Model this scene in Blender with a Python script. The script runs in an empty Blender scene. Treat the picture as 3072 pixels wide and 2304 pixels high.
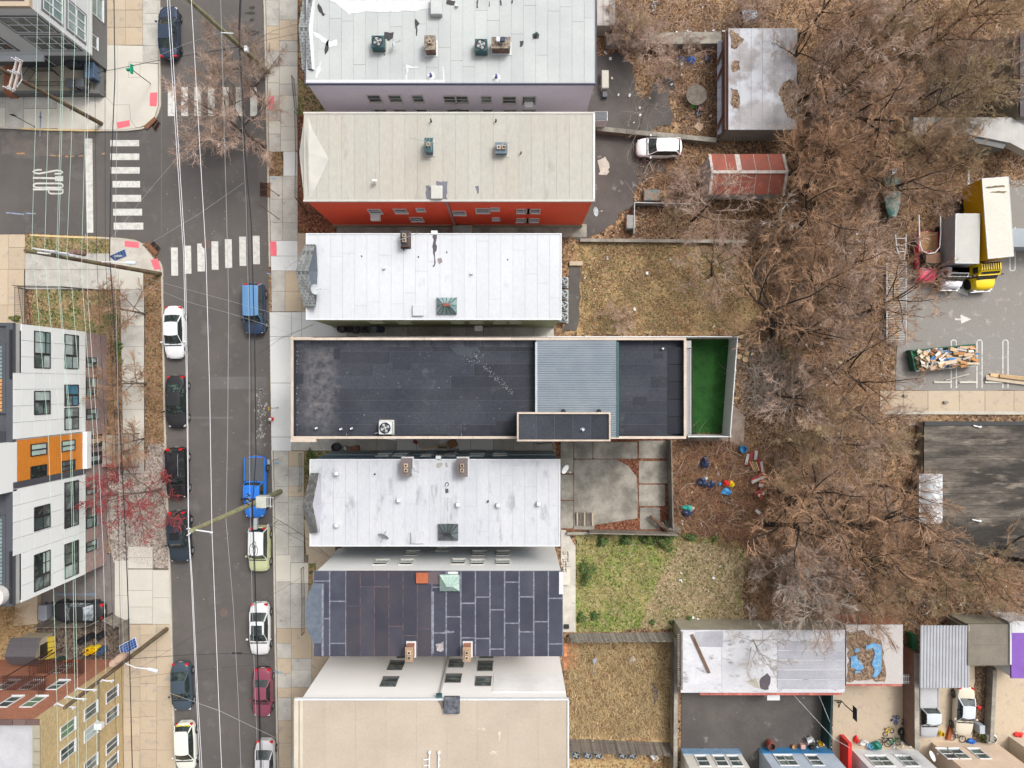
import bpy,math,random
import numpy as np
from mathutils import Vector,Matrix,noise
R=math.radians
random.seed(7);rng=np.random.default_rng(7)
SC=bpy.context.scene
COL=SC.collection
# ------------------------------------------------------------------ camera
H=61.5 # height of the camera over the street, metres
FP=2048.0 # focal length in photograph pixels
cam_d=bpy.data.cameras.new('camera');cam=bpy.data.objects.new('camera',cam_d);COL.objects.link(cam)
cam.location=(0,0,H);cam.rotation_euler=(0,0,0)
cam_d.sensor_width=36;cam_d.lens=36*FP/3072;cam_d.clip_end=1500;cam_d.clip_start=.5
SC.camera=cam
# ------------------------------------------------------------------ sky, sun, exposure
w=bpy.data.worlds.new('World');SC.world=w;w.use_nodes=True
nt=w.node_tree;nt.nodes.clear()
sky=nt.nodes.new('ShaderNodeTexSky');sky.sky_type='NISHITA';sky.sun_disc=False
SUN_EL,SUN_AZ=R(54),R(45)
sky.sun_elevation=SUN_EL;sky.sun_rotation=SUN_AZ;sky.dust_density=8;sky.air_density=1.0
hs=nt.nodes.new('ShaderNodeHueSaturation');hs.inputs['Saturation'].default_value=.22
bg=nt.nodes.new('ShaderNodeBackground');bg.inputs['Strength'].default_value=.15
out=nt.nodes.new('ShaderNodeOutputWorld')
nt.links.new(sky.outputs[0],hs.inputs['Color']);nt.links.new(hs.outputs[0],bg.inputs['Color']);nt.links.new(bg.outputs[0],out.inputs[0])
sl=bpy.data.lights.new('sun','SUN');sl.energy=.95;sl.angle=R(12);sl.color=(1,.965,.91)
so=bpy.data.objects.new('sun',sl);COL.objects.link(so)
sd=Vector((math.sin(SUN_AZ)*math.cos(SUN_EL),math.cos(SUN_AZ)*math.cos(SUN_EL),math.sin(SUN_EL)))
so.rotation_euler=sd.to_track_quat('Z','Y').to_euler();so.location=(0,0,40)
SC.view_settings.view_transform='Standard';SC.view_settings.look='None'
SC.view_settings.gamma=1;SC.view_settings.use_curve_mapping=False
SC.view_settings.exposure=.42
# ------------------------------------------------------------------ helpers
def P(x,y,z=0.):
 """photograph pixel (3072 x 2304) of a point at height z -> its place in the street, metres"""
 s=(H-z)/FP
 return Vector(((x-1536)*s,-(y-1152)*s,z))
def WX(X,px,py): # a point on the wall plane x = X -> (y, z)
 hz=X*FP/(px-1536);return(-(py-1152)*hz/FP,H-hz)
def WY(Y,px,py): # a point on the wall plane y = Y -> (x, z)
 hz=-Y*FP/(py-1152);return((px-1536)*hz/FP,H-hz)

CH={} # parent name -> its children
class MB:
 def __init__(s):s.v=[];s.f=[];s.m=[];s.mi=0
 def add(s,vs,fs):
  o=len(s.v);s.v+=[tuple(p) for p in vs]
  for f in fs:s.f.append(tuple(i+o for i in f));s.m.append(s.mi)
 def box(s,a,b):
  x0,y0,z0=a;x1,y1,z1=b
  if x0>x1:x0,x1=x1,x0
  if y0>y1:y0,y1=y1,y0
  if z0>z1:z0,z1=z1,z0
  s.add([(x0,y0,z0),(x1,y0,z0),(x1,y1,z0),(x0,y1,z0),(x0,y0,z1),(x1,y0,z1),(x1,y1,z1),(x0,y1,z1)],
[(0,3,2,1),(4,5,6,7),(0,1,5,4),(1,2,6,5),(2,3,7,6),(3,0,4,7)])
 def obox(s,c,ux,uy,hx,hy,z0,z1): # box turned in plan
  c=Vector(c[:2]);ux=Vector(ux[:2]).normalized();uy=Vector((-ux.y,ux.x)) if uy is None else Vector(uy[:2]).normalized()
  q=[c-ux*hx-uy*hy,c+ux*hx-uy*hy,c+ux*hx+uy*hy,c-ux*hx+uy*hy]
  s.prism(q,z0,z1)
 def prism(s,poly,z0,z1):
  n=len(poly)
  ar=sum(poly[i][0]*poly[(i+1)%n][1]-poly[(i+1)%n][0]*poly[i][1] for i in range(n))
  if ar<0:poly=poly[::-1]
  s.add([(p[0],p[1],z0) for p in poly]+[(p[0],p[1],z1) for p in poly],
[tuple(range(n-1,-1,-1)),tuple(range(n,2*n))]+[(i,(i+1)%n,(i+1)%n+n,i+n) for i in range(n)])
 def cbox(s,a,b,r): # box with bevelled edges
  (x0,y0,z0),(x1,y1,z1)=a,b
  rings=[(z0,r),(z0+r,0),(z1-r,0),(z1,r)]
  vs=[]
  for z,i in rings:
   j=r-i if i==0 else 0
   for(x,y) in((x0+r,y0+i),(x1-r,y0+i),(x1-i,y0+r),(x1-i,y1-r),(x1-r,y1-i),(x0+r,y1-i),(x0+i,y1-r),(x0+i,y0+r)):vs.append((x,y,z))
  fs=[tuple(range(7,-1,-1)),tuple(range(24,32))]
  for k in range(3):
   for i in range(8):fs.append((k*8+i,k*8+(i+1)%8,(k+1)*8+(i+1)%8,(k+1)*8+i))
  s.add(vs,fs)
 def tube(s,pts,r,n=6,r2=None,cap=True):
  pts=[Vector(p) for p in pts];k=len(pts);vs=[];fs=[]
  a=None
  for i,p in enumerate(pts):
   t=(pts[min(i+1,k-1)]-pts[max(i-1,0)])
   if t.length<1e-9:t=Vector((0,0,1))
   t.normalize()
   if a is None:a=t.orthogonal().normalized()
   a=(a-t*a.dot(t));a=a.normalized() if a.length>1e-6 else t.orthogonal().normalized()
   b=t.cross(a);rr=r if r2 is None else r+(r2-r)*i/(k-1)
   for j in range(n):
    th=2*math.pi*j/n;vs.append(p+(a*math.cos(th)+b*math.sin(th))*rr)
  for i in range(k-1):
   for j in range(n):fs.append((i*n+j,i*n+(j+1)%n,(i+1)*n+(j+1)%n,(i+1)*n+j))
  if cap:fs+=[tuple(range(n-1,-1,-1)),tuple(range((k-1)*n,k*n))]
  s.add(vs,fs)
 def lathe(s,c,prof,n=16,axis='z',cap=True):
  c=Vector(c);vs=[];fs=[]
  for r_,h_ in prof:
   for j in range(n):
    th=2*math.pi*j/n;x,y=r_*math.cos(th),r_*math.sin(th)
    vs.append(c+(Vector((x,y,h_)) if axis=='z' else Vector((x,h_,y)) if axis=='y' else Vector((h_,x,y))))
  k=len(prof)
  for i in range(k-1):
   for j in range(n):fs.append((i*n+j,i*n+(j+1)%n,(i+1)*n+(j+1)%n,(i+1)*n+j))
  if cap:fs+=[tuple(range(n-1,-1,-1)),tuple(range((k-1)*n,k*n))]
  s.add(vs,fs)
 def sheet(s,poly,z):
  s.add([(p[0],p[1],z) for p in poly],[tuple(range(len(poly)))])
 def quad(s,a,b,c,d):s.add([a,b,c,d],[(0,1,2,3)])
 def ribbon(s,pts,wd,z):
  pts=[Vector(p[:2]) for p in pts];k=len(pts);vs=[]
  for i,p in enumerate(pts):
   t=(pts[min(i+1,k-1)]-pts[max(i-1,0)]).normalized();nrm=Vector((-t.y,t.x))
   vs+=[(p+nrm*wd/2).to_3d(),(p-nrm*wd/2).to_3d()]
  vs=[(v.x,v.y,z) for v in vs]
  s.add(vs,[(2*i,2*i+1,2*i+3,2*i+2) for i in range(k-1)])
 def wbox(s,O,U,N,u0,u1,z0,z1,n0,n1): # box in a wall's own frame: U along, N outward
  O=Vector(O);U=Vector(U);N=Vector(N)
  vs=[]
  for z in(z0,z1):
   for(u,n_) in((u0,n0),(u1,n0),(u1,n1),(u0,n1)):
    p=O+U*u+N*n_;vs.append((p.x,p.y,z))
  s.add(vs,[(0,3,2,1),(4,5,6,7),(0,1,5,4),(1,2,6,5),(2,3,7,6),(3,0,4,7)])

def wloc(o):
 v=Vector((0,0,0))
 while o is not None:v+=o.location;o=o.parent
 return v
def build(mb,name,mats,parent=None,local=False,smooth=None):
 me=bpy.data.meshes.new(name)
 vs=mb.v
 if parent is not None and not local:
  q=wloc(parent);vs=[(v[0]-q.x,v[1]-q.y,v[2]-q.z) for v in vs]
 me.from_pydata(vs,[],mb.f)
 if not isinstance(mats,(list,tuple)):mats=[mats]
 for m_ in mats:me.materials.append(m_)
 if len(mats)>1:me.polygons.foreach_set('material_index',mb.m)
 if smooth is not None:
  me.shade_smooth();me.set_sharp_from_angle(angle=R(smooth))
 me.update()
 o=bpy.data.objects.new(name,me);COL.objects.link(o);o.parent=parent
 if parent is not None:CH.setdefault(parent.name,[]).append(o)
 return o
def empty(name,loc=(0,0,0),rz=0,parent=None):
 o=bpy.data.objects.new(name,None);COL.objects.link(o);o.location=loc;o.rotation_euler=(0,0,rz);o.parent=parent
 if parent is not None:CH.setdefault(parent.name,[]).append(o)
 o.empty_display_size=.2
 return o
def tag(o,label,cat,group=None):
 o['label']=label;o['category']=cat
 if group:o['group']=group
 return o
def struct(o,kind='structure',label=None):
 o['kind']=kind
 if label:o['label']=label
 return o
def dup(o,parent=None):
 c=o.copy();COL.objects.link(c);c.parent=parent
 if parent is not None:CH.setdefault(parent.name,[]).append(c)
 for ch in list(CH.get(o.name,())):dup(ch,c)
 return c

# ------------------------------------------------------------------ materials
MATS={}
def srgb(r,g,b):
 f=lambda c:(c/255/12.92) if c/255<=.04045 else((c/255+.055)/1.055)**2.4
 return(f(r),f(g),f(b))
def mat(name,c,r=.8,v=.12,s=.5,c2=None,th=.5,wd=.12,b=.0,bs=18,metal=0,rnd=0,st=(1,1,1),fine=.1,fs=9,spec=.35,tex=None,c3=None,trans=0,s3=None,th3=.6):
 if name in MATS:return MATS[name]
 m=bpy.data.materials.new(name);m.use_nodes=True;MATS[name]=m
 n=m.node_tree;N=n.nodes;L=n.links;bs_=N['Principled BSDF']
 bs_.inputs['Roughness'].default_value=r;bs_.inputs['Metallic'].default_value=metal
 bs_.inputs['Specular IOR Level'].default_value=spec
 if trans:bs_.inputs['Transmission Weight'].default_value=trans
 geo=N.new('ShaderNodeNewGeometry');mp=N.new('ShaderNodeMapping');mp.inputs['Scale'].default_value=st
 L.new(geo.outputs['Position'],mp.inputs['Vector'])
 def noi(scale,det=5,src=mp.outputs[0],rough=.6):
  t=N.new('ShaderNodeTexNoise');t.inputs['Scale'].default_value=scale;t.inputs['Detail'].default_value=det
  t.inputs['Roughness'].default_value=rough;L.new(src,t.inputs['Vector']);return t.outputs['Fac']
 def ramp(fac,lo,hi):
  t=N.new('ShaderNodeMapRange');t.inputs['From Min'].default_value=lo;t.inputs['From Max'].default_value=hi
  L.new(fac,t.inputs['Value']);return t.outputs[0]
 def mix(fac,a,b_,mode='MIX'):
  t=N.new('ShaderNodeMix');t.data_type='RGBA';t.blend_type=mode
  if isinstance(fac,float):t.inputs[0].default_value=fac
  else:L.new(fac,t.inputs[0])
  for i,q in((6,a),(7,b_)):
   if isinstance(q,tuple):t.inputs[i].default_value=(*q,1)
   else:L.new(q,t.inputs[i])
  return t.outputs[2]
 if c2 is None:c2=tuple(x*(1-2*v) for x in c);lo,hi=.3,.75
 else:lo,hi=th-wd,th+wd
 colr=mix(ramp(noi(s),lo,hi),c,c2)
 if c3 is not None:
  colr=mix(ramp(noi(s3 or s*3,6),th3-.06,th3+.06),colr,c3)
 if tex=='brick':
  sx=N.new('ShaderNodeSeparateXYZ');L.new(geo.outputs['Position'],sx.inputs[0])
  ad=N.new('ShaderNodeMath');ad.operation='ADD';L.new(sx.outputs[0],ad.inputs[0]);L.new(sx.outputs[1],ad.inputs[1])
  cb=N.new('ShaderNodeCombineXYZ');L.new(ad.outputs[0],cb.inputs[0]);L.new(sx.outputs[2],cb.inputs[1])
  bt=N.new('ShaderNodeTexBrick');bt.inputs['Scale'].default_value=1;bt.inputs['Brick Width'].default_value=.23;bt.inputs['Row Height'].default_value=.085
  bt.inputs['Mortar Size'].default_value=.008;L.new(cb.outputs[0],bt.inputs['Vector'])
  L.new(colr,bt.inputs['Color1']);bt.inputs['Color2'].default_value=(*[x*.62 for x in c],1);bt.inputs['Mortar'].default_value=(*[min(.5,x*.8+.12) for x in c],1)
  colr=bt.outputs['Color'];hgt=bt.outputs['Fac']
 elif tex in('siding','siding_v'):
  wv=N.new('ShaderNodeTexWave');wv.wave_profile='SAW';wv.bands_direction='Z' if tex=='siding' else 'Y'
  wv.inputs['Scale'].default_value=.314/.18;L.new(geo.outputs['Position'],wv.inputs['Vector'])
  colr=mix(ramp(wv.outputs['Fac'],.86,1.),colr,tuple(x*.72 for x in c));hgt=wv.outputs['Fac']
 elif tex=='leaf':
  vo=N.new('ShaderNodeTexVoronoi');vo.inputs['Scale'].default_value=7;L.new(mp.outputs[0],vo.inputs['Vector'])
  sp=N.new('ShaderNodeSeparateColor');L.new(vo.outputs['Color'],sp.inputs[0])
  colr=mix(ramp(sp.outputs[0],.55,1.),colr,c3 or tuple(min(1,x*1.9) for x in c))
  colr=mix(ramp(sp.outputs[1],.6,1.),colr,tuple(x*.3 for x in c));hgt=vo.outputs['Distance']
 else:hgt=None
 if fine:colr=mix(ramp(noi(fs,8,rough=.8),.33,.67),colr,mix(1.,colr,(1-2.2*fine,)*3,'MULTIPLY'))
 if rnd:
  oi=N.new('ShaderNodeObjectInfo');hv=N.new('ShaderNodeHueSaturation')
  mr=N.new('ShaderNodeMapRange');mr.inputs['To Min'].default_value=1-rnd;mr.inputs['To Max'].default_value=1+rnd
  L.new(oi.outputs['Random'],mr.inputs['Value']);L.new(mr.outputs[0],hv.inputs['Value']);L.new(colr,hv.inputs['Color']);colr=hv.outputs[0]
 L.new(colr,bs_.inputs['Base Color'])
 if b or hgt is not None:
  bp=N.new('ShaderNodeBump');bp.inputs['Strength'].default_value=b or.4;bp.inputs['Distance'].default_value=.03
  L.new(hgt if(hgt is not None and tex!='leaf') else noi(bs,6),bp.inputs['Height']);L.new(bp.outputs[0],bs_.inputs['Normal'])
 return m
ASPH=mat('asphalt',(.118,.106,.099),.92,s=.25,c2=(.094,.087,.083),fine=.10,fs=14,b=.15,c3=(.135,.124,.117),s3=.5,th3=.62)
ASPH2=mat('asphalt_worn',(.135,.13,.128),.92,s=.35,c2=(.20,.195,.19),fine=.14,fs=11,c3=(.10,.095,.095),s3=1.3,th3=.6)
ASPHY=mat('asphalt_yard',(.085,.077,.073),.95,s=.3,c2=(.12,.108,.10),fine=.15,fs=10,c3=(.30,.28,.27),s3=.7,th3=.68)
PARK=mat('asphalt_parking',(.25,.237,.222),.92,s=.22,c2=(.24,.225,.205),fine=.12,fs=9,c3=(.36,.33,.30),s3=1.5,th3=.63)
PAINT=mat('road_paint',(.64,.63,.59),.7,s=2.5,c2=(.46,.45,.42),th=.56,wd=.12,fine=.14,fs=14,c3=(.24,.23,.22),s3=9,th3=.68)
PAINTW=mat('road_paint_worn',(.62,.61,.58),.75,s=4,c2=(.30,.29,.28),th=.6,wd=.1)
CONC_N=mat('concrete_new',(.62,.63,.62),.85,rnd=.05,s=.4,v=.05,fine=.05,fs=12)
CONC=mat('concrete_old',(.52,.49,.43),.9,rnd=.06,s=.8,c2=(.42,.39,.34),fine=.09,fs=8,c3=(.34,.31,.27),s3=2.2,th3=.66)
CONC_G=mat('concrete_grey',(.48,.46,.42),.9,rnd=.06,s=.8,c2=(.38,.365,.33),fine=.10,fs=8,c3=(.28,.26,.24),s3=2.,th3=.66)
CONC_T=mat('concrete_tan',(.47,.385,.285),.9,rnd=.07,s=.7,c2=(.46,.37,.27),fine=.10,fs=8,c3=(.36,.31,.26),s3=1.6,th3=.62)
CONC_P=mat('concrete_pale',(.53,.505,.445),.88,rnd=.03,s=.6,v=.06,fine=.05,fs=8)
CONC_D=mat('concrete_dirty',(.38,.35,.295),.92,rnd=.06,s=.6,c2=(.20,.185,.16),th=.5,wd=.13,fine=.14,fs=6)
KERB=mat('kerb_stone',(.50,.46,.39),.85,v=.1,s=1.2,fine=.1,rnd=.06)
KERBY=mat('kerb_yellow',(.70,.52,.27),.85,v=.12,s=1.2)
PINK=mat('tactile_pink',(.80,.16,.20),.75,v=.08,s=2)
LITTER=mat('leaf_litter',(.15,.092,.058),.95,s=.22,c2=(.38,.235,.13),wd=.11,fine=.30,fs=5,tex='leaf',c3=(.56,.36,.20),b=.8,bs=7)
DRY=mat('dry_grass',(.52,.35,.165),.95,s=.45,c2=(.29,.15,.075),wd=.09,fine=.28,fs=6,tex='leaf',c3=(.55,.42,.23),b=.8,bs=7)
LAWN=mat('lawn',(.20,.29,.045),.95,s=.45,c2=(.37,.31,.12),th=.5,wd=.09,fine=.25,fs=6,tex='leaf',c3=(.46,.40,.20),b=.8,bs=7)
LAWNG=mat('lawn_mixed',(.13,.17,.045),.95,s=.9,c2=(.36,.24,.13),th=.5,wd=.07,fine=.25,fs=6,tex='leaf',c3=(.42,.32,.18),b=.8,bs=7)
MULCH=mat('mulch',(.24,.125,.06),.95,s=1.0,c2=(.34,.21,.12),fine=.3,fs=7,tex='leaf',c3=(.42,.28,.16),b=.8)
GRAVEL=mat('gravel_pale',(.50,.44,.38),.92,s=2.,c2=(.36,.28,.24),fine=.3,fs=12,tex='leaf',c3=(.68,.62,.55),b=.8)
TURF=mat('turf_green',(.022,.120,.016),.9,s=1.2,c2=(.015,.080,.010),fine=.35,fs=9,b=.5)
LAWNT=mat('lawn_tan',(.42,.31,.18),.95,s=.6,c2=(.26,.26,.10),th=.56,wd=.09,fine=.25,fs=6,tex='leaf',c3=(.56,.44,.28),b=.8,bs=7)
RUST=mat('leaves_rust',(.26,.085,.045),.95,s=2,c2=(.16,.06,.035),fine=.3,tex='leaf',c3=(.38,.18,.10))
WHITER=mat('roof_white',(.485,.50,.525),.6,s=.35,c2=(.52,.535,.56),st=(1,.55,1),fine=.05,fs=4,c3=(.40,.41,.44),s3=.75,th3=.70,rnd=.02)
WHITED=mat('roof_white_dirty',(.50,.51,.535),.6,s=.5,c2=(.45,.465,.50),st=(1,.35,1),fine=.07,fs=5,c3=(.33,.34,.37),s3=1.1,th3=.64,rnd=.02)
GREYR=mat('roof_light_grey',(.43,.455,.445),.75,s=.3,c2=(.385,.405,.405),fine=.05,fs=5,rnd=.035,c3=(.38,.39,.40),s3=.9,th3=.72)
GREYRW=mat('roof_coating_white',(.60,.61,.62),.7,v=.04,s=2)
TANR=mat('roof_tan',(.405,.395,.355),.85,s=.35,c2=(.40,.375,.325),st=(1,.3,1),fine=.08,fs=5,rnd=.035,c3=(.33,.31,.27),s3=.9,th3=.66)
TANR2=mat('roof_beige',(.43,.365,.295),.85,s=.25,c2=(.385,.325,.26),fine=.07,fs=5,rnd=.02,c3=(.40,.34,.28),s3=1.1,th3=.70)
BLKR=mat('roof_membrane',(.033,.038,.050),.8,s=.3,c2=(.050,.055,.068),fine=.2,fs=6,rnd=.16,c3=(.075,.08,.092),s3=.8,th3=.68,spec=.25)
NAVYR=mat('roof_sheet_navy',(.043,.047,.070),.8,s=.5,c2=(.06,.064,.088),fine=.16,fs=8,rnd=.14)
NAVYRR=mat('roof_sheet_plum',(.042,.043,.062),.8,s=.5,c2=(.060,.054,.068),fine=.16,fs=8,rnd=.14)
SEAMW=mat('seam_coating',(.27,.29,.35),.75,s=3,c2=(.16,.16,.20),fine=.2)
SEAMR=mat('seam_rusty',(.19,.12,.125),.8,s=2,c2=(.06,.055,.075),th=.5,fine=.2)
SEAMD=mat('seam_dark',(.33,.33,.32),.8)
SEAMT=mat('seam_tan',(.37,.35,.31),.85)
SEAMK=mat('seam_black',(.095,.10,.112),.8)
TAR=mat('tar_patch',(.045,.042,.045),.6,v=.15,s=4)
COPE=mat('coping_beige',(.55,.46,.38),.7,c2=(.46,.38,.31),s=1.3,fine=.08,rnd=.07)
FLASH=mat('flashing_white',(.64,.66,.68),.5,v=.05,s=2)
LAV=mat('siding_lavender',(.74,.68,.77),.7,v=.05,s=.3,tex='siding')
RED=mat('wall_red',(.95,.125,.06),.65,v=.07,s=.4,tex='siding')
GREENW=mat('wall_sage',(.36,.41,.27),.7,v=.06,s=.5,tex='siding')
BLUEW=mat('wall_blue',(.17,.29,.40),.7,v=.06,s=.5,tex='siding')
BLUEWL=mat('wall_blue_pale',(.36,.48,.55),.7,v=.06,s=.5,tex='siding')
BEIGEW=mat('wall_beige',(.88,.87,.84),.7,v=.04,s=.3,tex='siding')
STUC=mat('stucco_white',(.80,.78,.765),.8,v=.02,s=.3,fine=.03)
FOUND=mat('foundation',(.36,.33,.25),.9,v=.12,s=1)
BRICKR=mat('brick_red',(.44,.16,.08),.9,s=.7,c2=(.36,.14,.08),tex='brick')
BRICKY=mat('brick_yellow',(.66,.46,.23),.9,s=.7,c2=(.56,.40,.20),tex='brick')
BRICKM=mat('brick_mixed',(.40,.25,.21),.9,s=2.2,c2=(.22,.25,.29),tex='brick')
BRICKC=mat('brick_coping',(.50,.16,.13),.9,v=.15,s=2,rnd=.2)
WPANEL=mat('panel_white',(.70,.72,.715),.45,v=.02,s=.5,rnd=.03,fine=.02)
ORANGE=mat('panel_orange',(.62,.22,.03),.5,v=.06,s=1)
DGREY=mat('paint_dark_grey',(.075,.08,.095),.6,v=.08,s=1)
MGREY=mat('paint_mid_grey',(.15,.155,.155),.7,v=.06,s=1)
LGREY=mat('siding_light_grey',(.66,.69,.70),.65,v=.03,s=.5,tex='siding')
WHITE=mat('paint_white',(.70,.71,.72),.45,v=.03,s=2)
BLACK=mat('paint_black',(.022,.022,.025),.45,v=.05,s=2)
IRON=mat('iron_black',(.03,.03,.032),.5)
BROWN=mat('paint_brown',(.13,.06,.045),.7,v=.15,s=2)
GLASS=mat('window_glass',(.055,.075,.075),.08,s=.8,c2=(.16,.20,.19),th=.55,wd=.06,fine=0,spec=.8,rnd=.25)
GLASSL=mat('window_blinds',(.42,.50,.48),.2,s=.8,c2=(.30,.37,.36),fine=.05,spec=.6,rnd=.15)
GLASSB=mat('window_glass_blue',(.03,.10,.17),.08,s=1.5,c2=(.04,.18,.28),fine=0,spec=.8)
SKYL=mat('skylight_glass',(.22,.30,.29),.12,s=1,c2=(.12,.19,.19),fine=.03,spec=.8,rnd=.15)
SKYLP=mat('skylight_pale',(.42,.55,.48),.2,s=1.5,c2=(.34,.46,.41),fine=.05,spec=.6)
BARK=mat('bark',(.13,.095,.072),.95,v=.2,s=2,fine=.3,fs=15,b=.6)
BARKL=mat('bark_pale',(.42,.36,.29),.9,v=.2,s=1.5,fine=.3,fs=12,b=.4)
TWIG=mat('twigs',(.55,.345,.21),.9,s=.6,c2=(.30,.18,.11),th=.5,wd=.1,fine=.2,fs=4,rnd=.25)
TWIGP=mat('twigs_pink',(.60,.45,.36),.9,s=.6,c2=(.38,.265,.20),fine=.2,fs=4,rnd=.2)
TWIGY=mat('twigs_ochre',(.54,.41,.23),.9,s=.6,c2=(.32,.235,.15),fine=.2,fs=4,rnd=.2)
TWIGG=mat('twigs_grey',(.62,.55,.48),.9,s=.6,c2=(.42,.35,.30),fine=.2,fs=4,rnd=.15)
REDBUD=mat('buds_red',(.44,.065,.075),.8,v=.2,s=3)
LEAFG=mat('leaves_green',(.035,.085,.018),.7,s=3,c2=(.06,.13,.03),fine=.1)
LEAFO=mat('leaves_olive',(.18,.19,.05),.8,s=3,c2=(.12,.12,.04),fine=.1)
STRAW1=mat('straw_pale',(.66,.52,.29),.9,v=.15,s=1)
STRAW2=mat('straw_mid',(.50,.34,.17),.9,v=.15,s=1)
STRAW3=mat('leaf_brown',(.19,.095,.05),.9,v=.2,s=1)
STRAW4=mat('leaf_copper',(.42,.20,.10),.9,v=.2,s=1)
STRAW5=mat('leaf_pinkish',(.50,.35,.27),.9,v=.2,s=1)
GRN1=mat('blade_green',(.13,.21,.035),.85,v=.2,s=1)
WOODG=mat('wood_weathered',(.27,.24,.20),.9,s=2,c2=(.19,.165,.14),fine=.25,fs=10,rnd=.2)
WOODB=mat('wood_brown',(.20,.12,.075),.9,s=2,c2=(.14,.08,.05),fine=.25,rnd=.15)
WOODP=mat('wood_pole',(.155,.095,.065),.9,s=1,c2=(.20,.19,.10),th=.55,fine=.25,fs=12)
WOODPG=mat('wood_pole_mossy',(.30,.30,.17),.9,s=2,c2=(.22,.20,.12),fine=.2,fs=12)
WOODN=mat('wood_new',(.62,.42,.23),.8,v=.15,s=2,rnd=.2)
WIREW=mat('wire_aluminium',(.78,.77,.80),.4,v=.02)
WIREK=mat('wire_black',(.02,.02,.025),.6)
WIREG=mat('wire_green',(.42,.58,.48),.5,v=.04)
WIREY=mat('wire_grey',(.42,.42,.42),.6)
STEEL=mat('steel_grey',(.40,.42,.43),.45,metal=.3)
GALV=mat('metal_galvanised',(.42,.47,.52),.45,s=.6,v=.08,metal=.1)
CORR=mat('metal_corrugated_blue',(.215,.25,.285),.45,s=.5,c2=(.18,.215,.25),fine=.05,metal=.05)
RUSTM=mat('metal_rusty_red',(.30,.075,.045),.7,s=1.4,c2=(.22,.07,.05),fine=.15,rnd=.12,c3=(.40,.20,.10),s3=2,th3=.68)
TYRE=mat('tyre',(.02,.02,.02),.8)
CGLASS=mat('car_glass',(.018,.026,.026),.06,s=2.5,c2=(.06,.09,.08),th=.6,wd=.08,fine=0,spec=.8)
CHROME=mat('chrome',(.6,.6,.62),.2,metal=.8)
TLIGHT=mat('tail_light',(.62,.01,.015),.3)
HLIGHT=mat('head_light',(.65,.66,.68),.2)
AMBER=mat('amber_lamp',(.75,.25,.03),.3)
BLUET=mat('tarp_blue',(.06,.30,.62),.5,v=.15,s=2)
PURP=mat('roof_purple',(.22,.10,.42),.7,v=.1,s=1)
GREENP=mat('plastic_green',(.02,.28,.08),.5,v=.1)
YEL=mat('plastic_yellow',(.80,.55,.01),.45,v=.06)
REDP=mat('plastic_red',(.70,.03,.025),.45,v=.06)
BLUEP=mat('plastic_blue',(.03,.16,.55),.45,v=.1)
BAGK=mat('bag_dark_blue',(.03,.045,.10),.4,v=.2,s=5)
TEALP=mat('metal_teal',(.035,.10,.11),.5,v=.1)
def band(m,xc,wd,y0,y1,col): # settled dust in a band along the roof
 n=m.node_tree;N=n.nodes;L=n.links;b_=N['Principled BSDF'];src=b_.inputs['Base Color'].links[0].from_socket
 g_=N.new('ShaderNodeNewGeometry');sp=N.new('ShaderNodeSeparateXYZ');L.new(g_.outputs['Position'],sp.inputs[0])
 def mth(op,a,b=None):
  t=N.new('ShaderNodeMath');t.operation=op;t.use_clamp=op=='MULTIPLY'
  for i,q in enumerate((a,b)):
   if q is None:continue
   if isinstance(q,(int,float)):t.inputs[i].default_value=q
   else:L.new(q,t.inputs[i])
  return t.outputs[0]
 nz=N.new('ShaderNodeTexNoise');nz.inputs['Scale'].default_value=1.6;nz.inputs['Detail'].default_value=8;nz.inputs['Roughness'].default_value=.75;L.new(g_.outputs['Position'],nz.inputs['Vector'])
 def fall(src_,c,w_):t=N.new('ShaderNodeMapRange');t.interpolation_type='SMOOTHSTEP';t.inputs['From Min'].default_value=w_;t.inputs['From Max'].default_value=w_*.25;L.new(mth('ABSOLUTE',mth('SUBTRACT',src_,c)),t.inputs['Value']);return t.outputs[0]
 k=mth('MULTIPLY',fall(sp.outputs[0],xc,wd),fall(sp.outputs[1],(y0+y1)/2,abs(y1-y0)/2));nr=N.new('ShaderNodeMapRange');nr.inputs['From Min'].default_value=.38;nr.inputs['From Max'].default_value=.68;L.new(nz.outputs['Fac'],nr.inputs['Value'])
 k=mth('MULTIPLY',k,nr.outputs[0]);mx=N.new('ShaderNodeMix');mx.data_type='RGBA';L.new(k,mx.inputs[0]);L.new(src,mx.inputs[6]);mx.inputs[7].default_value=(*col,1);L.new(mx.outputs[2],b_.inputs['Base Color'])
def paint(name,c,r=.22):
 m=mat('paint_'+name,c,r,v=.03,s=1,fine=0,spec=.5)
 m.node_tree.nodes['Principled BSDF'].inputs['Coat Weight'].default_value=.15
 return m
_a,_b=P(958,1300,9.4),P(958,1025,9.4)
band(BLKR,_a.x,1.9,_a.y-1.5,_b.y+1.5,(.145,.135,.142))
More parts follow.
